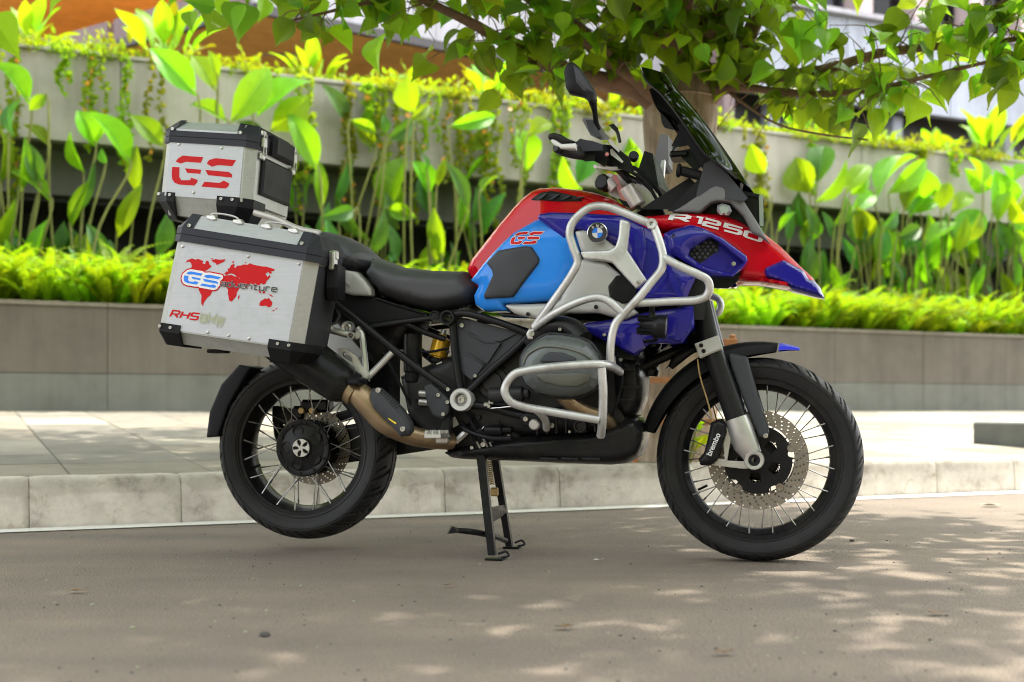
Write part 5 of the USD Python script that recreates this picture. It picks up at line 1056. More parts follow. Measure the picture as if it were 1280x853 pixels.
obj('lettering', sheet(write('adventure', (276.5, 357.5), (345.5, 365), (277, 350), -.473, .15, .3).buffer(.0007), flat(-.473), .0019, .006), M['decal_white'], pn, None, 'pale edge of the thin letters')
obj('lettering', sheet(write('adventure', (276.5, 357.5), (345.5, 365), (277, 350), -.473, .17, .3), flat(-.473), .0022, .006), M['decal_dark'], pn, None, 'dark thin letters ADVENTURE')
obj('lettering', sheet(write('RHS', (212.6, 395.8), (246, 400), (214.5, 388), -.473, .24, .3, 10), flat(-.473), .0004, .01), M['decal_red'], pn, None, 'red letters RHS')
bq = write('BMW', (250.5, 402), (278.5, 406), (251.5, 393.5), -.473, .26, .34, 6)
obj('lettering', sheet(bq.buffer(.0035), flat(-.473), .0004, .01), M['case_edge'], pn, None, 'pale outline of the embossed letters')
obj('lettering', sheet(bq, flat(-.473), .0010, .01), M['decal_olive'], pn, None, 'olive embossed letters BMW')
pannier(True)

# ---- top case
QT = Quad((206, 177.5), (319.5, 184.5), (199, 245), (313.5, 254), -.145)
tc = thing('top_case', 'aluminium top case with red letters and a black back pad', None, parent=bike)
TF, TI = -.16, .19
def ta(nm, m, mt, sm=25, label=None): return obj(nm, m, M[mt], tc, sm, label)
ta('body', case_body(QT, 0, 1, 0, 1, TF, TI, .030), 'case_edge', 10)
ta('side_plate', case_body(QT, .085, .90, .0, .995, TF - .0025, TF + .02, .0015), 'case_aluminium', 10)
ta('seal_band', case_body(QT, -.016, 1.016, -.088, .015, TF - .006, TI + .006, .032), 'case_plastic', 10)
ta('seal_band', case_body(QT, -.016, 1.016, -.20, -.10, TF - .006, TI + .006, .032), 'case_plastic', 10)
ta('seal_line', case_body(QT, -.012, 1.012, -.102, -.086, TF - .003, TI + .003, .032), 'satin_black', 10)
t1 = [QT.at(u, w, y) for u, w, y in ((.14, -.20, TF - .004), (.86, -.20, TF - .004), (.86, -.20, TI), (.14, -.20, TI))]
t1b = [QT.at(u, w, y) for u, w, y in ((.14, -.235, TF - .004), (.86, -.235, TF - .004), (.86, -.235, TI), (.14, -.235, TI))]
t2 = [QT.at(u, w, y) for u, w, y in ((.14, -.41, TF + .034), (.86, -.41, TF + .034), (.86, -.41, TI - .03), (.14, -.41, TI - .03))]
ta('lid', loft_rings([t1, t1b, t2]), 'case_aluminium', 10)
for e in (-1, 1):
    uo, ui = (-.02, .145) if e < 0 else (1.02, .82)
    r = lambda w, dy, du: [QT.at(ui, w, TF - .006 + dy), QT.at(uo - e * (.16 + du), w, TF - .006 + dy), QT.at(uo - e * du, w, TF + .026 + dy), QT.at(uo - e * du, w, TI - .03), QT.at(ui, w, TI)]
    ta('corner_cap', loft_rings([r(-.20, 0, 0), r(-.24, 0, 0), r(-.43, .034, .07)]), 'case_plastic', 10)
    ta('rivet', bolt(QT.at(ui + e * .035, -.225, TF - .0065), .0065), 'steel')
    uo, ui = (-.015, .20) if e < 0 else (1.015, .66)
    r = lambda w, dy, du: [QT.at(ui, w, TF - .005 + dy), QT.at(uo - e * (.13 + du), w, TF - .005 + dy), QT.at(uo - e * du, w, TF + .026 + dy), QT.at(uo - e * du, w, TF + .12), QT.at(ui, w, TF + .12)]
    ta('corner_guard', loft_rings([r(.93, 0, 0), r(1.10, 0, 0), r(1.40, .03, .09)]), 'black_plastic', 10)
    for k in (.05, .17): ta('rivet', bolt(QT.at(ui + e * k, .98, TF - .0055), .006), 'steel')
ta('bottom_edge', loft_rings([[QT.at(u, .995, y) for u, y in ((.1, TF), (.9, TF), (.96, TI), (.04, TI))], [QT.at(u, 1.33, y) for u, y in ((.1, TF + .03), (.88, TF + .03), (.9, TI - .03), (.04, TI - .03))]]), 'case_edge', 10)
for u, w in ((.19, .04), (.66, .06), (.40, .90)): ta('rivet', lathe([(0, .003), (.003, .0027), (.0055, .0012), (.006, 0), (.006, -.003)], QT.at(u, w, TF - .0025), (0, -1, 0), 12), 'steel')
ta('lettering', sheet(gs_letters((214.7, 194.4), (295, 197.5), (214.7, 232.6), TF - .003), flat(TF - .0025), .0006, .02), 'decal_red', None, 'red letters GS')
# back pad, lid cushion and two latches on the front face
xf = lambda w: QT.at(1.0, w)[0]; zf = lambda w: QT.at(1.0, w)[2]
def front_pts(y0, y1, w0, w1, dx): return [np.array([xf(w) + dx, y, zf(w)]) for w, y in ((w0, y0), (w0, y1), (w1, y1), (w1, y0))]
ta('back_pad', loft_rings([front_pts(-.095, .150, .12, .80, -.002), front_pts(-.095, .150, .12, .80, .008), front_pts(-.085, .14, .16, .76, .014)]), 'black_plastic', 25)
ta('lid_pad', loft_rings([front_pts(-.045, .13, -.33, .03, -.02), front_pts(-.045, .13, -.33, .03, .016), front_pts(-.03, .115, -.28, -.01, .028)]), 'black_plastic', 25)
for y in (-.105, .155):
    ta('latch', rbox([xf(-.12) + .010, y, zf(-.12)], (.014, .03, .035), bev=.003), 'steel')
    ta('latch_catch', rbox([xf(-.3) + .006, y, zf(-.29)], (.012, .026, .020), bev=.003), 'raw_aluminium'); ta('latch_catch', rbox([xf(.1) + .008, y, zf(.12)], (.012, .028, .024), bev=.003), 'raw_aluminium')
    ta('latch_hook', sweep([[xf(-.28) + .013, y - .01, zf(-.28)], [xf(.1) + .016, y - .01, zf(.1)], [xf(.1) + .016, y + .01, zf(.1)], [xf(-.28) + .013, y + .01, zf(-.28)]], .0025, 6, 0), 'steel')
part('luggage_rack', cat_(rbox([QT.at(.5, 1.5)[0] + .02, .0, QT.at(.5, 1.46)[2]], (.26, .22, .016), bev=.004), sweep(PT([(318, 266), (345, 274), (372, 286), (400, 292)], -.13), .011, 12)), 'pearl')
part('rack_support', sweep(PT([(300, 268), (330, 300), (390, 340)], .0), .02, 10), 'satin_black')

# ---- seats
def w_seat(x, z): return .165 - .05 * np.clip((x - P(520, 350, -.1)[0]) / .2, 0, 1)
rs = PL([(456, 327, -.15), (462, 318, -.1), (475, 323, -.1), (499, 332, -.1), (538, 336, -.1), (578, 336.5, -.1), (593, 354, -.15), (591, 367, -.15), (582, 380, -.15), (560, 386, -.15), (539, 388.5, -.15), (525, 387, -.15), (497, 380, -.15), (471, 371, -.15), (460, 356, -.15), (448, 340, -.15)])
part('rider_seat', pillow(rs, w_seat, .055, .01, .01, power=2.2), 'seat_vinyl', smooth=60)
ps = PL([(372, 284, -.14), (400, 285, -.14), (419, 290, -.14), (437, 299, -.14), (451, 312, -.14), (454, 324, -.14), (449, 333, -.14), (441, 338, -.14), (422, 334, -.14), (400, 330, -.14), (375, 325, -.14)])
part('pillion_seat', pillow(ps, .15, .045, .01, .01, power=2.2), 'seat_vinyl', smooth=60)
part('seat_base', pillow(PL([(440, 337), (455, 350), (470, 372), (525, 390), (540, 392), (590, 375), (590, 384), (540, 398), (500, 393), (455, 378), (436, 345)], -.12), .125, .02, .015), 'satin_black')

# ---- tail and inner fairing
tp = Panel(PL([(421.6, 341), (430, 337.5), (446, 340), (456, 350), (464, 361), (465, 370.5), (439, 369), (423, 364)], -.155), -.150, .010, .02, back=.03, h=.007)
part('tail_panel', tp.mesh, 'silver_paint')
part('tail_panel', mirror(tp.mesh), 'silver_paint')
part('tail_panel_fin', hull(PT(C(5.333, 370, 270, [(272, 385, -.167), (360, 470, -.175), (372, 405, -.172), (340, 372, -.168), (300, 378, -.166)])).tolist() + PT(C(5.333, 370, 270, [(290, 395, -.155), (350, 450, -.155), (350, 390, -.155)])).tolist()), 'silver_paint', smooth=None)
part('tail_bracket', hull(PT([(411, 344, -.14), (422, 337, -.14), (424, 341, -.14), (412, 349, -.14), (411, 344, -.11), (422, 337, -.11), (424, 341, -.11), (412, 349, -.11)])), 'silver_paint', smooth=None)
ip = Panel(PL([(405, 362), (422, 366), (471, 372), (500, 381), (531, 391), (537, 398), (500, 402), (464, 407), (448, 400), (425, 384)], -.135), -.130, .006, .02, back=.2, h=.012)
part('inner_panel', ip.mesh, 'black_plastic')
part('panel_seam', sweep(PT([(470, 373), (500, 383), (530, 392)], -.142), .003, 6), 'satin_black')
part('tail_core', pillow(PL([(300, 300), (380, 330), (430, 345), (540, 400), (520, 430), (480, 470), (455, 440), (420, 400), (390, 370), (340, 330)], 0), .09, .04, .02), 'satin_black')
part('rear_inner_guard', loft_rings([[P(455, 410, y), P(500, 410, y), P(500, 520, y), P(505, 548, y), P(470, 548, y), P(490, 470, y)] for y in (-.06, .1)]), 'satin_black')
part('reservoir', cat_(cyl(P(516, 417, -.10), P(516, 466, -.10), .031, 28, .004), cyl(P(516, 463, -.10), P(516, 478, -.10), .026, 24, .003)), 'satin_black')

# ---- frame tubes
def fr(pts, r, nm='frame_tube', mat='frame_black', y=None, mir=True):
    m = sweep(PT(pts, y), r, 16); part(nm, m, mat, smooth=50)
    if mir: part(nm, mirror(m), mat, smooth=50)
fr([(400, 366), (440, 395), (480, 427), (520, 459), (560, 487)], .0125, y=-.175)
fr([(462, 409), (500, 403), (548, 397)], .009, y=-.16)
fr([(566, 401), (569, 440), (573, 470), (577, 492)], .0135, y=-.16)
fr([(585, 490), (610, 466), (640, 440), (664, 418)], .0125, y=-.165)
fr([(586, 506), (610, 509), (640, 517), (660, 521)], .0125, y=-.165)
fr([(566, 394), (580, 392), (610, 399), (640, 409), (662, 418)], .0115, y=-.165)
fr([(500, 402), (530, 415), (556, 424)], .010, y=-.12)
part('frame_node', lathe([(.014, .006), (.0185, .012), (.024, .012), (.025, .006), (.025, -.10), (.014, -.10)], P(559.5, 397.5, -.185), (0, -1, 0), 32, closed=True), 'frame_black')
part('frame_node', lathe([(0, .004), (.009, .004), (.0135, .008), (.0165, .008), (.017, 0), (.017, -.03), (0, -.03)], P(543.5, 395, -.17), (0, -1, 0), 24), 'frame_black')
pv = P(577, 500, -.19)
part('pivot_ring', lathe([(.021, .010), (.026, .014), (.0345, .014), (.0375, .008), (.0375, -.03), (.021, -.03)], pv, (0, -1, 0), 44, closed=True), 'white_paint')
part('pivot_bolt', lathe([(0, .0), (.006, .0), (.0065, .006), (.011, .006), (.0125, 0), (.021, -.003), (.021, -.02), (0, -.02)], pv, (0, -1, 0), 28), 'steel')

# ---- side cover, seen as faceted dark panel
sc = Panel(C(1, 0, 0, PL(C(5.333, 560, 380, [(45, 95), (130, 95), (160, 128), (480, 185), (520, 215), (500, 250), (350, 390), (270, 470), (160, 515), (85, 460), (60, 330), (48, 180)]), -.15)), -.145, .006, .012, back=.04, h=.01)
part('side_cover', sc.mesh, 'cover_grey')
part('side_cover', mirror(sc.mesh), 'cover_grey')
def facet(pts, yo, yi=-.145): 
    o = PT(C(5.333, 560, 380, pts)); c = o.mean(0); b = o.copy(); b[:, 1] = yi; b[:, [0, 2]] = c[[0, 2]] + (b[:, [0, 2]] - c[[0, 2]]) * 1.05; return loft_rings([b, o])
part('side_cover_facet', facet([(85, 180, -.158), (250, 258, -.168), (350, 262, -.166), (262, 395, -.163), (110, 310, -.155)], 0), 'cover_grey', smooth=None)
part('side_cover_facet', facet([(75, 320, -.154), (240, 410, -.164), (160, 508, -.158), (88, 452, -.153)], 0), 'cover_grey', smooth=None)
part('side_cover_facet', facet([(140, 105, -.156), (165, 130, -.158), (470, 192, -.158), (350, 250, -.164), (255, 245, -.166), (150, 190, -.158)], 0), 'cover_grey', smooth=None)
part('cover_screw', bolt(P(577.5, 407, -.158), .008), 'steel')
part('air_duct', hull(np.vstack([PT(C(5.333, 560, 380, [(270, 420), (420, 270), (500, 250), (450, 330), (260, 500)]), -.13), PT(C(5.333, 560, 380, [(270, 420), (420, 270), (500, 250), (450, 330), (260, 500)]), -.06)])), 'engine_dark', smooth=None)

# ---- fuel tank
part('tank_core', pillow(PL([(590, 345), (625, 300), (668, 255), (700, 246), (770, 258), (830, 290), (850, 350), (830, 400), (780, 400), (700, 398), (620, 392), (596, 380)], -.08), lambda x, z: .165 - .05 * np.clip((P(640, 300, 0)[0] - x) / .15, 0, 1), .08, .018), 'satin_black')
red_out = PL([(579, 337, -.10), (585, 324, -.09), (602, 305, -.08), (620, 285, -.07), (640, 264, -.06), (655, 249, -.06), (668, 240, -.06), (678, 236.5, -.06), (700, 236, -.06), (725, 238.5, -.06), (745, 242, -.06), (770, 250, -.06), (800, 268, -.1), (838, 292, -.15), (835, 325, -.17), (790, 325, -.17), (765, 312, -.17), (735, 308, -.17), (700, 308, -.17), (675, 312, -.17), (655, 320, -.17), (640, 332, -.16), (618, 350, -.15), (592, 362, -.13)])
tank_w = lambda x, z: .125 + .055 * np.clip((x - P(590, 330, -.1)[0]) / .25, 0, 1)
part('tank_top', pillow(red_out, tank_w, .05, .008, .004, power=2.4), 'red_paint', smooth=60)
redsurf = pillow_surf(red_out, tank_w, .05, .004, 2.4)
vent_pts = [(665, 252), (678, 243), (692, 240.5), (722, 247.5), (728, 251.5), (731.5, 254), (700, 254.5)]
vt = Panel(PL(vent_pts, -.15), .0, .0015, .004, edge=.002, back=.02, h=.006, round_=.002, yfn=redsurf)
vp = part('tank_vent', vt.mesh, 'satin_black')
part('tank_vent', mirror(vt.mesh), 'satin_black')
for x0 in (668, 683, 698, 713):
    q = PT([(x0 + 2, 252.8), (x0 + 11, 252.2), (x0 + 20, 244.5 + (x0 - 668) * .11), (x0 + 13, 243.8 + (x0 - 668) * .10)], -.15); q[:, 1] = redsurf(q[:, 0], q[:, 2]) - .004; q2 = q.copy(); q2[[1, 2], 1] -= .007; q2[[0, 3], 1] += .002
    obj('vent_fin', hull(np.vstack([q + [0, .006, 0], q2])), M['cover_grey'], vp, None)
ty = lambda x, z: -.004 + .040 * np.clip((P(650, 340, -.2)[0] - x) / .16, 0, 1.4) ** 1.5 + .30 * np.clip(z - P(650, 300, -.2)[2], 0, .1) ** 1.1
tank = Panel(PL([(583, 349), (598, 332), (611, 318), (640, 291), (668, 274), (690, 269), (712, 272), (724, 300), (728, 330), (712, 364), (692, 376), (660, 379), (628, 380), (636, 389), (602, 388), (590, 380), (588, 368), (595, 356)], -.20), -.185, .035, .07, back=.05, h=.009, round_=.004, yfn=ty, power=2.2)
tk = part('tank_side', tank.mesh, 'sky_blue_paint', smooth=60)
part('tank_side', mirror(tank.mesh), 'sky_blue_paint', smooth=60)
obj('lettering', sheet(gs_letters((641.5, 290.5), (680, 288.5), (636, 306.5), -.225, .0018), tank.surf, .001, .006), M['decal_white'], tk, 40, 'pale edge of the letters')
obj('lettering', sheet(gs_letters((641.5, 290.5), (680, 288.5), (636, 306.5), -.225), tank.surf, .0018, .006), M['decal_red'], tk, 40, 'red letters GS')
kp = Panel(PL(C(5.333, 560, 230, [(240, 520), (325, 440), (520, 416), (560, 420), (612, 500), (608, 530), (455, 730), (430, 755), (235, 765), (225, 740), (295, 605), (285, 570)]), -.225), .002, .010, .014, edge=.003, back=.006, h=.008, round_=.005, yfn=tank.surf)
obj('knee_pad', kp.mesh, M['cover_grey'], tk, 40)
sl = Panel(PL(C(5.333, 560, 230, [(365, 805), (560, 798), (690, 795), (745, 770), (800, 640), (880, 500), (930, 500), (1050, 520), (1250, 690), (1200, 800), (1270, 860), (1180, 905), (1000, 860), (800, 862), (600, 905), (440, 865)]), -.215), -.200, .014, .02, back=.03, h=.01, round_=.004)
part('side_fairing', sl.mesh, 'silver_paint', smooth=45)
part('side_fairing', mirror(sl.mesh), 'silver_paint', smooth=45)
part('fairing_duct', Panel(PL([(770, 345), (784, 343), (796, 360), (790, 378), (778, 380), (762, 372), (760, 358)], -.222), -.2165, .004, .01, back=.004, h=.008).mesh, 'satin_black')
for q in ((660, 393), (745, 384), (842, 296), (872, 309)): part('fairing_bolt', bolt(P(*q, -.225), .0065), 'engine_dark')
# upper cowl: the dark blue panel behind the badge, light edge and round badge
uc = Panel(PL(C(5.333, 560, 230, [(590, 225), (600, 195), (680, 182), (860, 188), (1000, 195), (1160, 205), (1300, 280), (1330, 420), (1300, 600), (1200, 520), (1180, 420), (1080, 400), (900, 310), (850, 300), (800, 350), (765, 368)]), -.235), -.212, .018, .025, back=.03, h=.009, round_=.004)
part('tank_cowl', uc.mesh, 'deep_blue_paint', smooth=45)
part('tank_cowl', mirror(uc.mesh), 'deep_blue_paint', smooth=45)
wp = Panel(PL(C(5.333, 560, 230, [(840, 310), (900, 305), (1000, 330), (1100, 405), (1160, 440), (1090, 520), (930, 500), (880, 440)]), -.24), -.222, .014, .02, back=.02, h=.009)
part('badge_panel', wp.mesh, 'silver_paint', smooth=45)
bc = P(747, 291.5, -.262)
badge = thing('round_badge', 'round emblem with blue and white quarters and a black ring', None, parent=bike)
obj('badge_rim', lathe([(.0275, .004), (.0295, .0075), (.0315, .006), (.032, 0), (.032, -.02), (0, -.02), (0, .003)], bc, (0, -1, 0), 56), M['chrome'], badge, 40)
def disc_poly(r0, r1, a0, a1): 
    t = np.radians(np.linspace(a0, a1, 24)); o = [(r1 * math.cos(a), r1 * math.sin(a)) for a in t]; i = [(r0 * math.cos(a), r0 * math.sin(a)) for a in t[::-1]] if r0 > 0 else [(0, 0)]
    return affinity.translate(Polygon(o + i), bc[0], bc[2])
obj('badge_ring', sheet(disc_poly(.0, .0275, 0, 360).buffer(0).union(Point(bc[0], bc[2]).buffer(.0275)), flat(bc[1]), .0032, .02), M['decal_dark'], badge, None)
for k in range(4): obj('badge_quarter', sheet(disc_poly(0, .0165, k * 90, k * 90 + 90), flat(bc[1]), .0046, .02), M['decal_blue' if k in (1, 3) else 'decal_white'], badge, None)
for i, ch in enumerate('BMW'):
    tm = meshkit.text_mesh(ch, .0072, .0006, bold=True); v = tm.vertices; v = v - [(v[:, 0].min() + v[:, 0].max()) / 2, 0, 0]; a = math.radians((38, 0, -38)[i]); ca, sa = math.cos(a), math.sin(a); r = .0185
    x, z = v[:, 0] * ca - (v[:, 1] + r) * sa, v[:, 0] * sa + (v[:, 1] + r) * ca
    obj('lettering', T(np.column_stack([bc[0] + x, bc[1] - .0046 - v[:, 2], bc[2] + z]), tm.faces), M['decal_white'], badge, None)

# ---- front body: beak, shrouds, scoop
def bw(x, z): return .155 - .125 * np.clip((x - P(860, 290, -.1)[0]) / (P(1028, 365, 0)[0] - P(860, 290, -.1)[0]), 0, 1) ** .9
beak = PL([(800, 267, -.15), (840, 264, -.14), (868, 262, -.13), (900, 265, -.10), (925, 273, -.08), (950, 287, -.05), (976, 308, -.03), (1000, 332, -.02), (1016, 347, -.01), (1024, 360, 0), (1015, 364, -.03), (990, 356, -.05), (952, 353, -.08), (918, 352, -.10), (922, 322, -.12), (890, 300, -.15), (858, 292, -.16), (830, 290, -.17), (812, 284, -.17)])
bk = part('beak', pillow(beak, bw, .03, .008, .003, power=2.6), 'red_paint', smooth=50)
part('beak_underside', pillow(PL([(924, 343, -.09), (952, 344, -.08), (985, 352, -.05), (990, 362, -.05), (950, 353.5, -.08), (918, 352, -.10)]), .080, .01, .008, .001), 'red_paint')
tipw = lambda x, z: bw(x, z) + .010
bt = PL(C(5.333, 800, 220, [(808, 645, -.095), (815, 600, -.095), (860, 580, -.08), (960, 540, -.06), (1095, 620, -.05), (1135, 680, -.04), (1160, 690, -.03), (1205, 745, -.01), (1235, 825, 0), (1180, 815, -.01), (1020, 770, -.04), (920, 720, -.06), (825, 690, -.08)]))
part('beak_tip', pillow(bt, tipw, .016, .006, .002, power=1.8), 'deep_blue_paint', smooth=25)
bsurf = pillow_surf(beak, bw, .03, .003, 2.6)
def write_on(text, pts, h, wt, y):
    """Each letter on its own baseline: pts = photo (x, y) of each letter's lower left and lower right."""
    out = []
    for ch, (b0, b1, t0) in zip(text, pts): out.append(write(ch, b0, b1, t0, y, wt, .3, 0))
    return shapely.union_all(out)
rl = write_on('R1250', [((838, 275.2, -.16), (860, 277.2, -.16), (840.5, 267.6, -.16)), ((866.5, 278.4, -.155), (874, 279.6, -.155), (869, 270.4, -.155)), ((880, 281.4, -.145), (898, 285.2, -.145), (882, 273.0, -.145)), ((905, 287.6, -.13), (925, 292.2, -.13), (908, 279.4, -.13)), ((931, 295.4, -.11), (949.5, 300.8, -.11), (933.5, 288.4, -.11))], 0, .27, -.125)
obj('lettering', sheet(rl, bsurf, .0022, .004, .002), M['decal_white'], bk, None, 'white letters R1250')
# radiator shroud (dark blue, faceted) under the scoop
sh = Panel(PL([(786, 288), (800, 280), (822, 292), (838, 300), (846, 330), (870, 345), (858, 372), (856, 382), (800, 379), (785, 350), (775, 330)], -.215), -.198, .016, .03, back=.03, h=.01, power=1.3)
part('radiator_shroud', sh.mesh, 'deep_blue_paint', smooth=30)
part('radiator_shroud', mirror(sh.mesh), 'deep_blue_paint', smooth=30)
part('shroud_edge', loft_rings([[P(832, 328, y), P(842, 340, y), P(858, 378, y), (P(850, 379, y)), P(838, 355, y)] for y in (-.225, -.19)]), 'deep_blue_paint', smooth=None)
s2 = Panel(PL(C(5.333, 680, 380, [(228, 165), (280, 128), (420, 108), (600, 70), (990, 10), (1000, 130), (990, 160), (920, 260), (860, 270), (800, 262), (700, 265), (660, 300), (610, 345), (560, 310), (400, 245)]), -.2), -.188, .014, .03, back=.03, h=.01, power=1.4)
part('lower_shroud', s2.mesh, 'deep_blue_paint', smooth=35)
part('lower_shroud', mirror(s2.mesh), 'deep_blue_paint', smooth=35)
part('lower_shroud_facet', loft_rings([[*PT(C(5.333, 680, 380, [(500, 195, -.206), (640, 195, -.21), (670, 285, -.208), (600, 330, -.204), (520, 290, -.204)]))], [*PT(C(5.333, 680, 380, [(490, 185, -.19), (650, 185, -.19), (680, 290, -.19), (600, 345, -.19), (505, 300, -.19)]))]]), 'deep_blue_paint', smooth=None)
part('lower_shroud_facet', loft_rings([[*PT(C(5.333, 680, 380, [(800, 80, -.206), (980, 30, -.212), (985, 150, -.21), (900, 245, -.206), (830, 225, -.204)]))], [*PT(C(5.333, 680, 380, [(790, 70, -.19), (995, 15, -.19), (998, 160, -.19), (905, 262, -.19), (815, 245, -.19)]))]]), 'deep_blue_paint', smooth=None)
part('shroud_bolt', bolt(P(755.5, 418.5, -.207), .006), 'steel'); part('shroud_bolt', bolt(P(806.5, 426.5, -.207), .006), 'steel')
scoop_o = C(5.333, 800, 220, [(160, 388, -.20), (215, 362, -.20), (340, 330, -.20), (428, 352, -.2), (556, 420, -.18), (712, 535, -.16), (718, 565, -.16), (685, 610, -.17), (615, 675, -.18), (470, 670, -.2), (330, 590, -.22), (220, 525, -.22), (180, 520, -.22)])
hole = Polygon(PL(C(5.333, 800, 220, [(318, 525), (330, 490), (440, 412), (470, 402), (540, 440), (690, 560), (660, 600), (610, 640), (480, 610), (400, 585)]), -.225)).buffer(-.001)
so = Polygon(PL(scoop_o)).difference(hole); so = max(so.geoms, key=lambda g: g.area) if hasattr(so, 'geoms') else so
sy = lambda x, z: .30 * np.clip(x - P(870, 300, -.2)[0], 0, 1)
scp = Panel(so, -.205, .020, .028, back=.05, h=.007, yfn=sy, power=1.4)
sp_ = part('air_scoop', scp.mesh, 'deep_blue_paint', smooth=35)
part('air_scoop', mirror(scp.mesh), 'deep_blue_paint', smooth=35)
hp = Panel(hole.buffer(.006), -.178, .002, .01, back=.02, h=.012, yfn=sy)
obj('scoop_floor', hp.mesh, M['deep_blue_paint'], sp_)
mg = Polygon(PL(C(5.333, 800, 220, [(320, 535), (332, 492), (442, 414), (470, 405), (525, 440), (520, 490), (400, 580)]), -.2)).buffer(-.001)
mesh_g = Panel(mg, -.181, .001, .01, back=.01, h=.012, yfn=sy); obj('scoop_grille', mesh_g.mesh, M['satin_black'], sp_)
x0, z0, x1, z1 = mg.bounds
for i in range(8):
    for j in range(8):
        q = np.array([x0 + (i + .5 + .5 * (j % 2)) * .0165, z0 + (j + .5) * .0115])
        if mg.contains(Point(q).buffer(.004)):
            y = float(mesh_g.surf(q[0], q[1])); dm = lambda a, b, yy: [[q[0] - a, yy, q[1]], [q[0], yy, q[1] + b], [q[0] + a, yy, q[1]], [q[0], yy, q[1] - b]]
            obj('grille_cell', loft_rings([dm(.0072, .0072, y + .002), dm(.0066, .0066, y - .0045), dm(.0030, .0030, y - .006)]), M['cover_grey'], sp_, None)
obj('bolt', bolt(P(917, 330, -.19), .007), M['steel'], sp_)
part('scoop_underside', loft_rings([[P(885, 345, y), P(913, 346, y), P(926, 341, y), P(922, 352, y), P(910, 361, y), P(890, 360, y)] for y in (-.15, .15)]), 'satin_black')
part('radiator', loft_rings([[P(850, 345, y), P(885, 350, y), P(880, 400, y), P(845, 400, y)] for y in (-.17, .17)]), 'engine_dark')
part('front_cover', loft_rings([[P(805, 312, y), P(850, 305, y), P(885, 325, y), P(870, 385, y), P(800, 395, y)] for y in (-.12, .12)]), 'satin_black')

# ---- crash bars (upper cage with web plate, beak loop, lower loop)
def bar(pts, r=.0125, y=None, nm='crash_bar', n=8):
    m = sweep(PT(pts, y), r, 18, n); part(nm, m, 'bar_silver', smooth=60); part(nm, mirror(m), 'bar_silver', smooth=60)
bar([(668, 409, -.26), (690, 379, -.285), (716, 341, -.30), (722, 327, -.305), (716, 308, -.308), (712, 292, -.31), (716, 278, -.31), (733, 262, -.31), (744, 258, -.31), (758, 258.5, -.31), (785, 268, -.315), (806, 277, -.32), (816, 280, -.32)], .0125)
bar([(816, 280, -.32), (823, 298, -.325), (829, 322, -.33), (827, 336, -.332), (815, 352, -.335), (797, 374, -.335), (781, 391, -.335), (770, 404, -.335), (765, 420, -.335), (763, 440, -.33), (763, 452, -.325)], .0125)
bar([(668, 410, -.26), (695, 391, -.30), (730, 375, -.325), (750, 372, -.33), (762, 377, -.333), (779, 392, -.335)], .0125)
bar([(829, 322, -.33), (850, 333, -.335), (872, 343, -.335), (884, 350, -.33), (887, 360, -.325), (883, 370, -.32), (872, 375, -.32), (840, 377, -.32), (800, 379, -.325), (795, 379, -.328)], .0125)
part('bar_plate', Panel(PL(C(5.333, 700, 240, [(130, 395), (330, 388), (372, 360), (390, 300), (400, 178), (470, 200), (448, 390), (580, 590), (510, 650), (350, 475), (300, 462), (160, 450)]), -.315), -.312, .006, .012, back=.006, h=.008, round_=.006).mesh, 'bar_silver')
part('bar_bolt', bolt(P(797.5, 353, -.325), .006), 'steel')
part('bar_joint', lathe([(.006, .004), (.009, .006), (.0155, .006), (.0165, .003), (.0165, -.014), (0, -.014), (0, .0)], P(814.5, 280, -.333), (0, -1, 0), 28), 'bar_silver')
part('bar_socket', cyl(P(763, 446, -.325), P(765, 461, -.30), .0145, 18, .002), 'raw_aluminium')
bar([(775, 465, -.26), (768, 460, -.33), (757, 456, -.40), (740, 455.5, -.435), (700, 458, -.445), (660, 463, -.445), (643, 468, -.445), (633, 480, -.445), (631, 490, -.445), (638, 502, -.44), (652, 508, -.43), (690, 515, -.42), (725, 521, -.41), (749, 525, -.40)], .0125)
bar([(752, 460, -.425), (754, 490, -.415), (753, 525, -.395), (751, 545, -.35)], .0130)
bar([(655, 508, -.42), (672, 514, -.36), (682, 526, -.30), (683, 536, -.26)], .0115)
part('bar_mount', Panel(PL([(657, 418), (661, 411), (668, 411), (678, 418), (679, 421), (669, 425), (660, 425)], -.24), -.235, .006, .008, back=.03, h=.006).mesh, 'raw_aluminium')
part('mount_bolt', bolt(P(665.5, 417.5, -.247), .0085), 'steel'); part('mount_bolt', bolt(P(684.5, 422.5, -.30), .010), 'steel')
part('bar_clamp', lathe([(0, .008), (.013, .008), (.017, .004), (.017, -.02), (0, -.02)], P(668, 531, -.27), (0, -1, 0), 20), 'raw_aluminium')

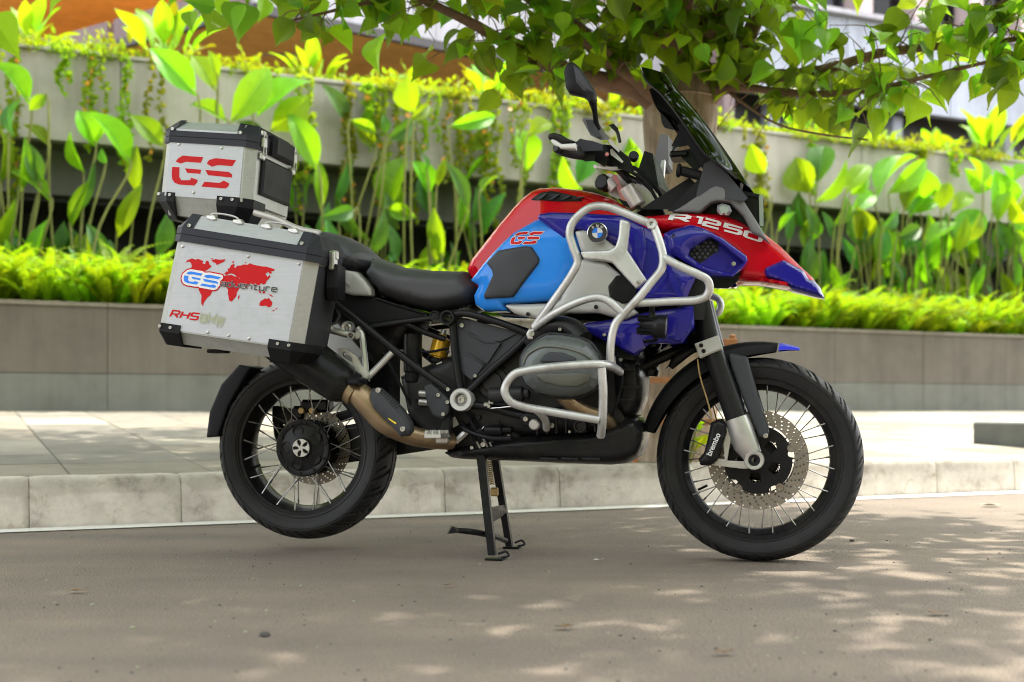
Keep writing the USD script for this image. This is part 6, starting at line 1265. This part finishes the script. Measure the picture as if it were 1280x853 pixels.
# ---- engine
eng = PL([(590, 425), (640, 412), (700, 405), (770, 412), (805, 435), (806, 470), (795, 520), (790, 545), (700, 550), (600, 550), (570, 520), (565, 470)], -.1)
part('engine_block', pillow(eng, .13, .05, .02), 'engine_dark')
part('gearbox', pillow(PL([(500, 470), (570, 440), (640, 470), (664, 545), (655, 572), (600, 574), (560, 566), (545, 552), (510, 520)], -.05), .11, .04, .02), 'engine_dark')
part('front_engine_cover', pillow(PL([(770, 440), (800, 447), (806, 470), (803, 500), (795, 520), (780, 528), (765, 510), (762, 465)], -.12), .15, .03, .012), 'satin_black')
for q in ((782, 462), (787, 484), (779, 500)): part('engine_fin', rbox(P(*q, -.165), (.06, .012, .008), bev=.003), 'engine_dark')
def cyl_head(mir):
    fl = mirror if mir else (lambda m: m)
    add = lambda nm, m, mt, sm=45: part(nm, fl(m), mt, smooth=sm)
    ho = [(649, 447), (655, 436), (668, 425), (681, 418), (700, 418), (722, 422), (736, 428), (746, 442), (750, 455), (749, 475), (742, 486), (730, 493), (712, 497), (690, 496), (668, 491), (655, 480), (648, 465)]
    h1 = Panel(PL(ho, -.37), -.335, .055, .055, back=.03, h=.009, round_=.008, power=2.0)
    add('cylinder_head', h1.mesh, 'head_grey')
    add('head_rim', cat_(sweep(np.array([[x, -.338, z] for x, z in [*PL(ho, -.37), PL(ho, -.37)[0]]]), .006, 8, 4)), 'engine_dark')
    add('head_panel', Panel(PL(C(5.333, 560, 380, [(600, 392), (640, 345), (680, 322), (760, 325), (900, 378), (760, 392)]), -.392), .0, .004, .01, edge=.003, back=.01, h=.008, yfn=h1.surf).mesh, 'cover_grey')
    add('head_panel', Panel(PL(C(5.333, 560, 380, [(570, 470), (700, 465), (820, 460), (950, 465), (935, 520), (860, 553), (740, 550), (640, 525)]), -.392), .0, .004, .01, edge=.003, back=.01, h=.008, yfn=h1.surf).mesh, 'head_light')
    add('head_crease', sweep(np.array([[x, float(h1.surf(x, z)) - .0015, z] for x, z in PL(C(5.333, 560, 380, [(500, 400), (530, 340), (590, 300), (640, 285), (760, 290), (900, 330), (960, 372)]), -.385)]), .0045, 8, 6), 'head_light')
    bx = h1.g.buffer(-.012)
    add('cylinder', prism(bx, -.335, -.12, 0), 'engine_dark', 30)
    for k in range(6): add('cooling_fin', prism(h1.g.buffer(-.004), -.32 + k * .026, -.312 + k * .026, 0, .001), 'engine_dark', 30)
    add('intake', sweep(PT([(665, 430, -.2), (690, 408, -.25), (715, 410, -.27), (730, 425, -.30)]), .030, 18), 'satin_black')
    add('exhaust_header', sweep(PT([(700, 490, -.30), (710, 502, -.29), (730, 514, -.24), (752, 522, -.18), (768, 535, -.1)]), .022, 18), 'titanium')
cyl_head(False); cyl_head(True)
part('starter', cat_(cyl(P(612, 495, -.19), P(655, 492, -.19), .025, 24, .005), cyl(P(655, 492, -.19), P(662, 492, -.19), .018, 20, .003)), 'engine_dark')
part('brake_rod', sweep(PT([(612, 511), (645, 508)], -.20), .0025, 8, 0), 'chrome')
part('rod_end', cat_(*[rbox(P(x, y, -.195), (.018, .016, .014), bev=.003) for x, y in ((608, 506), (614, 503))], bolt(P(611, 508, -.205), .006)), 'steel')
part('lower_bracket', Panel(PL([(648, 520), (660, 516), (682, 522), (688, 532), (676, 538), (655, 533)], -.19), -.185, .006, .01, back=.03, h=.008).mesh, 'satin_black')
for q in ((657, 524), (666, 528)): part('bracket_bolt', bolt(P(*q, -.198), .0085), 'steel')
part('oil_window', lathe([(0, .0), (.013, .0), (.015, .006), (.02, .006), (.022, 0), (.022, -.02), (0, -.02)], P(725, 533, -.17), (0, -1, 0), 24), 'engine_dark')
bash = PL([(548, 566), (556, 563), (600, 552), (640, 545), (700, 540), (742, 537), (768, 527), (785, 520), (797, 522), (804, 540), (802, 555), (795, 572), (780, 581), (760, 583), (700, 581), (640, 578), (575, 576), (560, 574)], -.14)
part('bash_plate', pillow(bash, lambda x, z: .15 + 0 * x, .04, .01, .004, power=3.0), 'satin_black', smooth=40)
for x0, x1 in ((675, 697), (702, 723), (727, 750)): part('bash_slot', sweep(PT([(x0, 573.5), (x1, 574.2)], -.152), .0045, 8, 0), 'engine_dark')
part('frame_plate', hull(np.vstack([PT([(580, 505), (594, 516), (568, 556), (552, 562), (546, 552), (566, 524)], y) for y in (-.13, -.11)])), 'satin_black', smooth=None)
part('warning_tag', rbox(P(567.5, 528, -.135), (.024, .003, .03), axes=[(1, 0, .5), (0, 1, 0), (-.5, 0, 1)], bev=.001), 'white_paint')
for k in range(14):
    a = rng.uniform(0, 6.28); r = rng.uniform(.01, .05); q = P(598 + rng.normal(0, 9), 540 + rng.normal(0, 6), -.13)
    part('stand_spring_part' if k % 2 else 'linkage', sweep([q, q + rng.normal(0, .022, 3) * [1, .4, 1]], .005 + .004 * (k % 3), 8, 0), ('engine_dark', 'satin_black', 'steel')[k % 3])
part('sensor', cat_(cyl(P(606, 539, -.14), P(628, 538, -.14), .018, 18, .003), cyl(P(628, 538, -.14), P(640, 537, -.14), .011, 14, .002)), 'satin_black')

# ---- shock, footrests
sh0, sh1 = P(554, 418, -.06), P(541, 474, -.06)
part('shock_body', sweep([sh0 + (sh1 - sh0) * t for t in (0, .06, .1, .48, .5, .56)], [.012, .014, .030, .032, .024, .024], 24, 0), 'ohlins_gold')
part('shock_collar', sweep([sh0 + (sh1 - sh0) * t for t in (.52, .54, .62, .64)], [.030, .033, .033, .030], 24, 0), 'satin_black')
part('shock_body', sweep([sh0 + (sh1 - sh0) * t for t in (.78, .80, .95, 1.0)], [.022, .03, .03, .02], 24, 0), 'ohlins_gold')
part('shock_top', sweep([sh0 - (sh1 - sh0) * .10, sh0, sh0 + (sh1 - sh0) * .05], [.008, .012, .013], 16, 0), 'raw_aluminium')
part('shock_link', hull(np.vstack([PT([(545, 455), (552, 452), (560, 470), (556, 476), (548, 470)], y) for y in (-.10, -.085)])), 'raw_aluminium', smooth=None)
hp_ = Panel(PL(C(5.333, 380, 400, [(800, 440), (850, 425), (905, 470), (975, 540), (965, 620), (930, 665), (860, 640), (820, 560)]), -.185), -.18, .006, .012, back=.012, h=.008)
part('heel_guard', hp_.mesh, 'cover_grey')
for q in ((548, 494), (559.5, 503), (554, 518), (560, 487)): part('guard_bolt', bolt(P(*q, -.192), .007), 'steel')
for a, b in ((546, 490), (544, 500)): part('guard_mark', rbox(P(a, b, -.187), (.02, .003, .008), bev=.001), 'satin_black')
for y0 in (492, 503): part('spacer', cyl(P(524, y0, -.12), P(536, y0 + .5, -.12), .012, 14, .002), 'raw_aluminium')
fp = P(546, 545, -.27)
part('rider_footpeg', cat_(rbox(fp, (.055, .10, .016), bev=.003), *[hull(np.vstack([rbox(fp + [dx, dy, .012], (.007, .007, .012), bev=.001).vertices])) for dx in (-.022, 0, .022) for dy in (-.045, -.03, -.015, 0, .015, .03, .045)], rbox(fp + [.004, .05, -.008], (.04, .03, .035), bev=.004)), 'raw_aluminium', smooth=None)
part('footpeg_arm', hull(np.vstack([rbox(fp + [.01, .06, .0], (.03, .03, .03)).vertices, rbox(P(562, 525, -.16), (.02, .02, .06)).vertices])), 'satin_black')
part('brake_pedal', sweep(PT([(575, 533, -.15), (590, 541, -.17), (615, 548, -.20), (640, 548, -.24)]), .008, 10), 'satin_black')
part('mount_tube', sweep(PT([(390, 408, -.22), (410, 412, -.22), (430, 417, -.215), (440, 419.5, -.21)]), [.0115, .0115, .012, .012], 16), 'raw_aluminium')
part('mount_tube', sweep(PT([(392, 396, -.23), (405, 405, -.225), (417, 414, -.22)]), .0105, 16), 'raw_aluminium')
part('mount_eye', lathe([(.006, .006), (.008, .010), (.0125, .010), (.0135, .005), (.0135, -.02), (0, -.02), (0, -.004)], P(439.5, 420, -.225), (0, -1, 0), 24), 'raw_aluminium')
part('mount_disc', lathe([(0, .0), (.006, .0), (.008, .006), (.012, .003), (.0195, .007), (.0215, .003), (.0215, -.012), (0, -.012)], P(435, 409.5, -.20), (0, -1, 0), 28), 'raw_aluminium')
part('tail_light_ring', lathe([(.03, .0), (.034, .004), (.038, .002), (.038, -.02), (.03, -.02)], P(411, 394, -.16), (.2, -1, 0), 8, closed=True), 'grey_plastic', smooth=None)
part('tail_light_ring', lathe([(0, .0), (.031, .0), (.031, -.02), (0, -.02)], P(411, 394, -.16), (.2, -1, 0), 8), 'satin_black', smooth=None)
part('pillion_bracket', cat_(sweep(PT([(447, 411, -.2), (452, 418, -.205), (455, 440, -.21), (458, 468, -.215)]), .0105, 14), sweep(PT([(490, 441, -.19), (475, 457, -.2), (459, 473, -.215)]), .011, 14)), 'raw_aluminium')
part('pillion_bracket', prism(Polygon(PL(C(5.333, 380, 400, [(350, 75), (375, 62), (405, 95), (385, 118), (350, 130)]), -.205)), -.215, -.195, 0, .003), 'raw_aluminium', smooth=25)
hl = Polygon(PL(C(5.333, 380, 400, [(232, 200), (245, 188), (285, 192), (360, 245), (382, 300), (430, 340), (440, 370), (425, 400), (405, 395), (360, 350), (240, 270)]), -.225)).difference(Polygon(PL(C(5.333, 380, 400, [(262, 222), (280, 218), (325, 255), (330, 285), (265, 245)]), -.225)))
part('peg_holder', prism(hl, -.235, -.218, 0, .003), 'raw_aluminium', smooth=25)
part('pillion_footpeg', cat_(rbox(P(447, 477, -.27), (.04, .09, .025), bev=.006), rbox(P(440, 472, -.24), (.06, .035, .03), bev=.006)), 'black_plastic')

# ---- exhaust
m0, m1 = P(330, 412, -.25), P(437, 487, -.25)
mv = [m0 + (m1 - m0) * t for t in (-.1, 0, .02, .3, .6, .9, .955, 1.0)]
part('muffler', sweep(mv, [.04, .066, .070, .074, .074, .068, .060, .048], 36, 0), 'satin_black', smooth=50)
part('exhaust_clamp', sweep([m1 - (m1 - m0) * .03, m1 - (m1 - m0) * .02, m1 + (m1 - m0) * .07, m1 + (m1 - m0) * .08], [.036, .043, .043, .036], 28, 0), 'titanium', smooth=50)
part('exhaust_pipe', sweep(PT([(438, 486, -.25), (450, 494, -.25), (462, 507, -.25), (478, 526, -.245), (497, 538, -.235), (520, 546, -.21), (545, 550, -.18), (565, 552, -.14)]), [.034, .040, .040, .036, .033, .031, .030, .028], 28), 'titanium', smooth=60)
hs = Panel(PL(C(5.333, 380, 400, [(432, 500), (450, 455), (500, 450), (580, 520), (660, 600), (715, 690), (720, 740), (690, 775), (640, 780), (560, 690), (450, 580)]), -.30), -.285, .022, .03, back=.012, h=.007, yfn=lambda x, z: 0 * x)
hsp = part('heat_shield', hs.mesh, 'cover_grey', smooth=50)
for k in range(9):
    a = C(5.333, 380, 400, [(500 + k * 13, 478 + k * 14), (516 + k * 13, 466 + k * 14)]); q = PT(a, -.31); q[:, 1] = hs.surf(q[:, 0], q[:, 2]) - .0006
    obj('shield_slot', sweep(q, .0016, 6, 0), M['satin_black'], hsp)
obj('label', sheet(Polygon(PL(C(5.333, 380, 400, [(555, 658), (565, 655), (618, 688), (610, 697)]), -.31)), hs.surf, .0008, .005), M['yellow_label'], hsp, None)
for q in ((503.5, 536.5), (472, 488)): obj('bolt', bolt(np.array([*(lambda s: (s[0], float(hs.surf(s[0], s[2])), s[2]))(P(*q, -.31))]), .009), M['steel'], hsp)

# ---- centre stand
st = thing('centre_stand', 'black centre stand with two legs, down on the road', None, parent=bike)
def leg(p0, p1, y0, y1, w0, w1, th):
    a, b = P(*p0, y0), P(*p1, y1); b[2] = max(b[2], .002); a2 = np.array([w0, 0, 0]); b2 = np.array([w1, 0, 0]); t2 = np.array([0, th, 0])
    return hull([a - a2 - t2, a + a2 - t2, a - a2 + t2, a + a2 + t2, b - b2 - t2, b + b2 - t2, b - b2 + t2, b + b2 + t2])
na, fa = P(616, 696, -.17), P(638, 686, .16)
obj('leg', leg((600, 556), (615.5, 694), -.13, -.17, .014, .012, .012), M['satin_black'], st, None)
obj('leg', leg((617, 560), (637, 684), .12, .16, .013, .011, .012), M['satin_black'], st, None)
for q, y in ((P(619, 695, -.17), -.17), (P(640, 686, .16), .16)):
    obj('foot', rbox([q[0], y, .004], (.058, .05, .007), bev=.002), M['satin_black'], st, None)
    obj('foot_loop', sweep([[q[0] + .01, y, .02], [q[0] + .035, y, .028], [q[0] + .045, y, .016], [q[0] + .02, y, .008]], .004, 8, 5), M['satin_black'], st)
obj('cross_brace', hull(np.vstack([PT([(611, 641, -.16), (613, 634, -.16), (612, 656, -.155)]), PT([(631, 631, .14), (634, 640, .15), (630, 644, .14)])])), M['satin_black'], st, None)
obj('foot_lever', sweep(PT([(632, 676, .10), (615, 670, -.10), (590, 665, -.20), (566, 663, -.24)]), [.009, .009, .010, .008], 10), M['satin_black'], st)
obj('lever_tab', hull(PT([(558, 668, -.25), (564, 657, -.25), (572, 660, -.25), (574, 666, -.25), (560, 667, -.28), (566, 658, -.28), (573, 666, -.28)])), M['satin_black'], st, None)
spg = PT([(611, 576, .05), (615, 606, .07)], 0); n = 90; t = np.linspace(0, 1, n); dd = spg[1] - spg[0]; _, e1, e2 = frame(dd)
obj('spring', sweep(spg[0] + dd * t[:, None] + .008 * (np.cos(t * 80)[:, None] * e1 + np.sin(t * 80)[:, None] * e2), .0022, 5, 0), M['brown_metal'], st)
obj('spring_anchor', rbox(P(618, 615, .09), (.026, .02, .03), bev=.004), M['brown_metal'], st)

# ---- fog lamp on the bars
f0, f1 = P(800, 406, -.29), P(833, 409, -.29)
lp = thing('fog_lamp', 'small black fog lamp with cooling fins', None, parent=bike)
dd = unit(f1 - f0); Ls = np.linalg.norm(f1 - f0)
obj('lamp_body', lathe([(0, 0), (.012, 0), (.020, .01), (.028, Ls * .5), (.034, Ls * .62), (.036, Ls * .7), (.036, Ls), (.031, Ls + .002), (.029, Ls - .006), (0, Ls - .006)], f0, dd, 36), M['satin_black'], lp)
for k in range(10):
    a = k * 2 * math.pi / 10; _, e1, e2 = frame(dd); o = math.cos(a) * e1 + math.sin(a) * e2
    obj('lamp_fin', rbox(f0 + dd * Ls * .22 + o * .024, (Ls * .62, .014, .0035), axes=[dd, o, np.cross(dd, o)], bev=.001), M['black_plastic'], lp, None)
obj('lens', lathe([(0, .004), (.02, .003), (.0295, 0), (.0295, -.004)], f1 - dd * .002, dd, 32), M['lens_clear'], lp)
obj('lamp_bracket', cat_(sweep(PT([(815, 417, -.29), (820, 424, -.27), (806, 427, -.22)]), .006, 10), cyl(P(815, 392, -.3), P(816, 398, -.3), .012, 14), sweep(PT([(815, 380, -.32), (815.5, 393, -.3)]), .008, 10, 0)), M['satin_black'], lp)

# ---- cockpit: windscreen, supports, grey trim, lamp, handlebar
near = PT([(921, 224, -.165), (900, 207, -.185), (880, 191, -.2), (852, 151, -.205), (826, 118, -.195), (808, 102, -.175), (801, 85, -.13)])
mid = PT([(941, 243, 0), (929, 224, 0), (906, 190, 0), (880, 154, 0), (858, 127, 0), (845, 112, 0), (834, 97, 0)])
near, mid = catmull(near, 4), catmull(mid, 4); rows = []
for a, b in zip(near, mid):
    r = []
    for u in np.linspace(-1, 1, 21): k = abs(u) ** 1.7; q = b + (a - b) * k; q[1] = -u * abs(a[1]) * -1 if False else u * abs(a[1]); r.append(q)
    rows.append(r)
V = np.array(rows); m_, n_ = V.shape[:2]
def skin(V, th=.004):
    m, n = V.shape[:2]; du = np.gradient(V, axis=1); dv = np.gradient(V, axis=0); N = np.cross(du, dv); N /= np.linalg.norm(N, axis=2, keepdims=True)
    A = V.reshape(-1, 3); Bk = (V + N * th).reshape(-1, 3); f = []
    for i in range(m - 1):
        for j in range(n - 1):
            a, b, c, d = i*n+j, i*n+j+1, (i+1)*n+j+1, (i+1)*n+j; f += [[a, b, c], [a, c, d], [m*n+a, m*n+c, m*n+b], [m*n+a, m*n+d, m*n+c]]
    edge = [i*n for i in range(m)] + [(m-1)*n+j for j in range(1, n)] + [i*n+n-1 for i in range(m-2, -1, -1)] + [j for j in range(n-2, 0, -1)]
    for a, b in zip(edge, edge[1:] + edge[:1]): f += [[a, b, m*n+b], [a, m*n+b, m*n+a]]
    mm = T(np.vstack([A, Bk]), f); mm.fix_normals(); return mm
part('windscreen', skin(V), 'smoked_screen', smooth=50)
part('windscreen_rim', sweep(V[:, 0], .0028, 6, 0), 'satin_black'); part('windscreen_rim', sweep(V[:, -1], .0028, 6, 0), 'satin_black')
for k in (.33, .62):
    i = int(k * (m_ - 1)); part('screen_rib', sweep(V[i, 3:-3] + [-.006, 0, -.002], .004, 6, 0), 'satin_black')
part('screen_bracket', hull(np.vstack([PT([(846, 157), (858, 150), (884, 195), (925, 240), (905, 232), (880, 215)], y) for y in (-.14, -.12)])), 'black_plastic', smooth=None)
part('screen_bracket', hull(np.vstack([PT([(846, 157), (858, 150), (884, 195), (925, 240), (905, 232), (880, 215)], y) for y in (.14, .12)])), 'black_plastic', smooth=None)
part('side_deflector', skin(np.array([[P(812 + 10 * u + 28 * v, 112 + 18 * u + 40 * v, .15 + .03 * v) + np.array([0, .02 * u, 0]) for u in np.linspace(0, 1, 5)] for v in np.linspace(0, 1, 7)]), .003), 'smoked_screen')
part('instrument_display', hull(np.vstack([PT([(852, 158), (862, 156), (872, 180), (850, 184), (839, 183)], y) for y in (-.09, .09)])), 'black_plastic', smooth=None)
part('display_mount', cat_(hull(np.vstack([PT([(845, 190), (868, 185), (880, 205), (870, 215), (852, 196)], y) for y in (-.08, .08)])), rbox(P(850, 196, -.04), (.06, .10, .02), bev=.005)), 'satin_black', smooth=None)
part('adjuster_knob', cat_(cyl(P(846, 213, -.15), P(851, 213.5, -.15), .022, 20, .004), cyl(P(851, 213.5, -.15), P(876, 220, -.14), .0155, 20, .003)), 'black_plastic')
part('cockpit_panel', hull(np.vstack([PT(C(5.333, 800, 220, [(180, 235), (330, 110), (470, -60), (505, 40), (430, 120), (230, 240)]), y) for y in (-.15, -.10)])), 'black_plastic', smooth=None)
part('cockpit_panel', hull(np.vstack([PT([(800, 262), (815, 252), (862, 222), (872, 232), (838, 262)], y) for y in (-.12, -.08)])), 'black_plastic', smooth=None)
part('cockpit_panel', hull(np.vstack([PT([(880, 205), (889, 200), (910, 218), (935, 248), (930, 252), (905, 234), (892, 232), (870, 245)], y) for y in (-.155, -.12)])), 'cover_grey', smooth=None)
part('cockpit_core', hull(np.vstack([PT([(850, 262), (893, 232), (930, 248), (950, 290), (900, 275)], y) for y in (-.09, .09)])), 'satin_black', smooth=None)
tr = Polygon(PL(C(5.333, 800, 220, [(215, 240), (300, 190), (470, 72), (510, 58), (560, 72), (690, 160), (780, 300), (865, 440), (815, 405), (745, 370), (690, 270), (600, 178), (520, 172), (470, 185), (395, 248)]), -.145))
trp = Panel(tr, -.142, .010, .012, back=.02, h=.007, yfn=lambda x, z: .28 * np.clip(x - P(905, 250, -.14)[0], 0, 1))
part('trim_frame', trp.mesh, 'grey_plastic'); part('trim_frame', mirror(trp.mesh), 'grey_plastic')
ind = P(904, 263, -.17)
part('indicator', cat_(hull(np.vstack([PT([(896.5, 257), (903, 254.5), (912, 257), (915, 264), (911, 269.5), (900, 269), (896, 264)], -.165), PT([(899, 259), (904, 257), (910, 259), (911, 264), (908, 267), (901, 266)], -.19)]))), 'lens_clear', smooth=30)
part('indicator_stalk', cyl(P(906, 262, -.165), P(912, 262, -.09), .010, 14), 'satin_black')
part('headlight', hull(np.vstack([PT([(920, 241), (953, 246), (955, 250), (953, 284), (948, 287), (935, 270)], y) for y in (-.09, .09)])), 'satin_black', smooth=None)
part('headlight_lens', hull(np.vstack([PT([(948.5, 244.5), (954, 245), (954.5, 283), (949.5, 283)], y) for y in (-.094, .094)])), 'lens_clear', smooth=None)
part('headlight_trim', hull(np.vstack([PT([(905, 233), (930, 240), (950, 243.5), (948, 246), (925, 245)], y) for y in (-.098, .098)])), 'black_plastic', smooth=None)

# handlebar, grips, guards, levers, mirrors
hb_r = PT([(798, 232, -.03), (788, 226, -.08), (774, 212, -.16), (758, 201, -.24), (738, 194, -.33), (716, 190, -.41), (700, 186, -.45)])
turn = lambda v: np.column_stack([v[:, 0] + .30 * np.maximum(v[:, 1], 0), v[:, 1], v[:, 2]])   # the bars are turned a little
hb = np.vstack([hb_r[::-1], turn(hb_r * [1, -1, 1])])
part('handlebar', sweep(hb, .014, 14, 6), 'satin_black')
for s in (-1, 1):
    def fl(m, s=s):
        if s < 0: return m
        m = mirror(m); m.vertices = turn(m.vertices); k = np.clip((m.vertices[:, 2] - 1.27) / .10, 0, 1); m.vertices += np.outer(k, [.09, 0, .07]); return m
    pt = lambda nm, m, mt, sm=35: part(nm, fl(m), mt, smooth=sm)
    pt('grip', sweep(hb_r[-3:], [.018, .020, .019], 18, 6), 'rubber')
    pt('bar_end', cyl(hb_r[-1], hb_r[-1] + unit(hb_r[-1] - hb_r[-2]) * .018, .015, 18, .004), 'satin_black')
    gpt = PT(C(5.333, 680, 70, [(40, 555, -.47), (75, 575, -.47), (110, 598, -.465), (160, 605, -.455), (215, 602, -.44)]))
    pt('hand_guard', Panel(PL(C(5.333, 680, 70, [(42, 562), (60, 556), (78, 562), (120, 588), (214, 582), (212, 622), (110, 622), (62, 592)]), -.465), -.462, .006, .008, back=.018, h=.006, round_=.002).mesh, 'white_paint')
    pt('guard_shell', Panel(PL(C(5.333, 680, 70, [(24, 534), (36, 518), (66, 511), (112, 522), (150, 548), (214, 572), (214, 584), (120, 592), (76, 566), (48, 562), (30, 556)]), -.462), -.455, .012, .010, back=.03, h=.006, round_=.002).mesh, 'satin_black')
    pt('switch_cluster', hull(np.vstack([PT(C(5.333, 680, 70, [(215, 575), (240, 552), (320, 570), (345, 600), (340, 700), (275, 705), (200, 655)]), y) for y in (-.38, -.31)])), 'satin_black', 25)
    pt('switch_block', hull(np.vstack([PT(C(5.333, 680, 70, [(215, 590), (235, 556), (320, 566), (390, 590), (395, 630), (215, 640)]), y) for y in (-.40, -.37)])), 'case_plastic', 25)
    pt('lever_mount', hull(np.vstack([PT(C(5.333, 680, 70, [(330, 600), (400, 590), (430, 640), (410, 740), (330, 700)]), y) for y in (-.33, -.25)])), 'satin_black', 25)
    pt('bar_clamp', hull(np.vstack([PT(C(5.333, 680, 70, [(400, 590), (470, 600), (560, 670), (605, 760), (590, 785), (520, 740), (430, 730)]), y) for y in (-.24, -.15)])), 'satin_black', 25)
    pt('clamp_stripe', hull(np.vstack([PT(C(5.333, 680, 70, [(425, 560), (445, 555), (505, 630), (500, 645), (440, 590)]), y) for y in (-.262, -.25)])), 'white_paint', None)
    pt('clamp_stripe', hull(np.vstack([PT(C(5.333, 680, 70, [(440, 625), (455, 620), (530, 705), (520, 715), (445, 660)]), y) for y in (-.252, -.24)])), 'white_paint', None)
    pt('lever', sweep(PT(C(5.333, 680, 70, [(385, 735, -.26), (400, 680, -.30), (420, 655, -.34)])), .006, 8), 'pink_metal')
    pt('brake_lever', sweep(PT(C(5.333, 680, 70, [(540, 745, -.20), (450, 752, -.26), (390, 745, -.32), (340, 738, -.40)])), .006, 8), 'pearl')
    pt('fluid_reservoir', hull(np.vstack([PT(C(5.333, 680, 70, [(255, 430), (262, 408), (320, 418), (440, 548), (430, 560), (380, 562), (310, 530)]), y) for y in (-.33, -.29)])), 'grey_plastic', 25)
    pt('reservoir_cap', hull(np.vstack([PT(C(5.333, 680, 70, [(275, 425), (325, 430), (385, 540), (350, 545), (300, 500)]), y) for y in (-.345, -.33)])), 'cover_grey', 25)
    mo = PL(C(5.333, 680, 70, [(134, 110), (150, 65), (172, 46), (195, 44), (240, 80), (300, 165), (345, 240), (350, 300), (335, 322), (305, 325), (285, 290), (262, 275), (170, 255), (148, 215)]), -.40)
    mm_ = Panel(mo, -.40, .022, .03, back=.012, h=.007, round_=.006)
    mp = pt('mirror', mm_.mesh, 'black_plastic', 50)
    gl = Panel(affinity.scale(Polygon(mo), .80, .80).buffer(0), -.382, .001, .004, back=.002, h=.012, side=1)
    if s < 0: obj('mirror_glass', fl(gl.mesh), M['mirror_glass'], mp)
    obj('mirror_crease', fl(hull(PT(C(5.333, 680, 70, [(195, 60, -.424), (215, 190, -.424), (270, 235, -.424), (330, 240, -.422), (240, 100, -.424), (215, 150, -.431), (280, 215, -.429)])))), M['cover_grey'], mp, None)
    pt('mirror_stem', sweep(PT(C(5.333, 680, 70, [(325, 310, -.395), (338, 370, -.37), (350, 450, -.34), (395, 540, -.30)])), [.012, .0085, .008, .010], 10), 'satin_black')
part('phone_mount', cat_(sweep(PT([(765, 158, .02), (771, 164, .02), (775, 178, .01)]), [.006, .006, .005], 8), hull(np.vstack([PT([(761, 157), (767, 154.5), (773, 161), (771, 165)], y) for y in (-.0, .04)]))), 'satin_black')
part('ignition_knob', cat_(lathe([(0, .012), (.014, .012), (.017, .006), (.017, -.006), (0, -.006)], P(792, 196, -.08), (.2, -1, .3), 14), sweep(PT([(785, 200, -.06), (792, 196, -.07)]), .006, 8, 0)), 'satin_black')
part('fork_crown', hull(np.vstack([PT([(752, 225), (760, 217), (775, 219), (792, 232), (822, 242), (826, 252), (812, 262), (790, 258), (762, 244)], y) for y in (-.07, .07)])), 'pearl', smooth=25)
part('crown_clamp', cat_(cyl(P(783, 234, -.085), P(798, 258, -.085), .028, 24, .004), cyl(P(760, 226, -.085), P(770, 236, -.085), .02, 20, .003)), 'pearl')
part('crown_plate', hull(np.vstack([PT([(765, 218), (771, 219), (784, 252), (776, 250)], y) for y in (-.10, -.085)])), 'pink_metal', smooth=None)
part('crown_plate', hull(np.vstack([PT([(772, 248), (800, 258), (806, 264), (780, 258)], y) for y in (-.10, -.085)])), 'satin_black', smooth=None)
part('throttle_motor', lathe([(0, .01), (.02, .01), (.026, .004), (.026, -.03), (0, -.03)], P(753, 228, -.09), (-.3, -1, .1), 22), 'satin_black')
for k, q in enumerate(([(764, 212, -.1), (782, 218, -.11), (800, 227, -.11), (815, 240, -.1), (824, 258, -.08)], [(770, 209, -.12), (790, 216, -.12), (808, 229, -.11), (821, 250, -.09)], [(776, 206, -.05), (796, 212, -.06), (815, 230, -.05), (830, 250, -.02)])):
    part('cable', sweep(PT(q), .0045 + .001 * k, 8), 'black_plastic')
part('steering_head', cyl(P(812, 262, 0), P(850, 380, 0), .045, 24), 'engine_dark')

# ---- small hardware over the engine and frame
r = np.random.default_rng(61)
for (px, py, y, rad) in ((594, 470, -.165, .006), (605, 456, -.165, .005), (598, 522, -.14, .008), (622, 528, -.15, .006), (636, 545, -.15, .005), (700, 528, -.16, .006), (742, 530, -.16, .007), (770, 515, -.17, .006), (776, 450, -.17, .006), (798, 455, -.16, .005), (560, 440, -.14, .005), (574, 470, -.165, .006), (700, 412, -.29, .006), (640, 470, -.16, .005), (690, 532, -.16, .009), (712, 540, -.16, .005), (535, 470, -.12, .006), (520, 500, -.12, .005), (590, 560, -.14, .007), (604, 556, -.15, .009), (615, 552, -.14, .006)):
    part('bolt', bolt(P(px, py, y), rad), 'steel' if r.random() < .6 else 'engine_dark')
for q in ([(575, 505, -.15), (590, 530, -.15), (600, 552, -.14)], [(640, 500, -.17), (660, 515, -.18), (690, 512, -.2), (720, 505, -.18)], [(770, 440, -.16), (778, 470, -.18), (772, 500, -.17), (760, 530, -.15)], [(505, 430, -.1), (530, 440, -.11), (560, 436, -.1)], [(480, 440, -.1), (500, 480, -.12), (520, 520, -.1)], [(680, 428, -.2), (700, 440, -.3), (690, 425, -.33)]):
    part('cable', sweep(PT(q), .0045, 8), 'black_plastic')
for k in range(7): part('engine_rib', rbox(P(672 + k * 12, 534 - k * .6, -.155), (.006, .02, .05), bev=.002), 'engine_dark')
for q in ((612, 553), (604, 548), (596, 552)): part('stand_spring', sweep(PT([q, (q[0] + 6, q[1] + 12)], -.145), .004, 8, 0), 'steel')
part('clutch_housing', lathe([(0, .0), (.03, .0), (.034, -.006), (.05, -.008), (.054, -.014), (.06, -.016), (.062, -.03), (0, -.03)], P(615, 478, -.155), (0, -1, 0), 40), 'engine_dark')
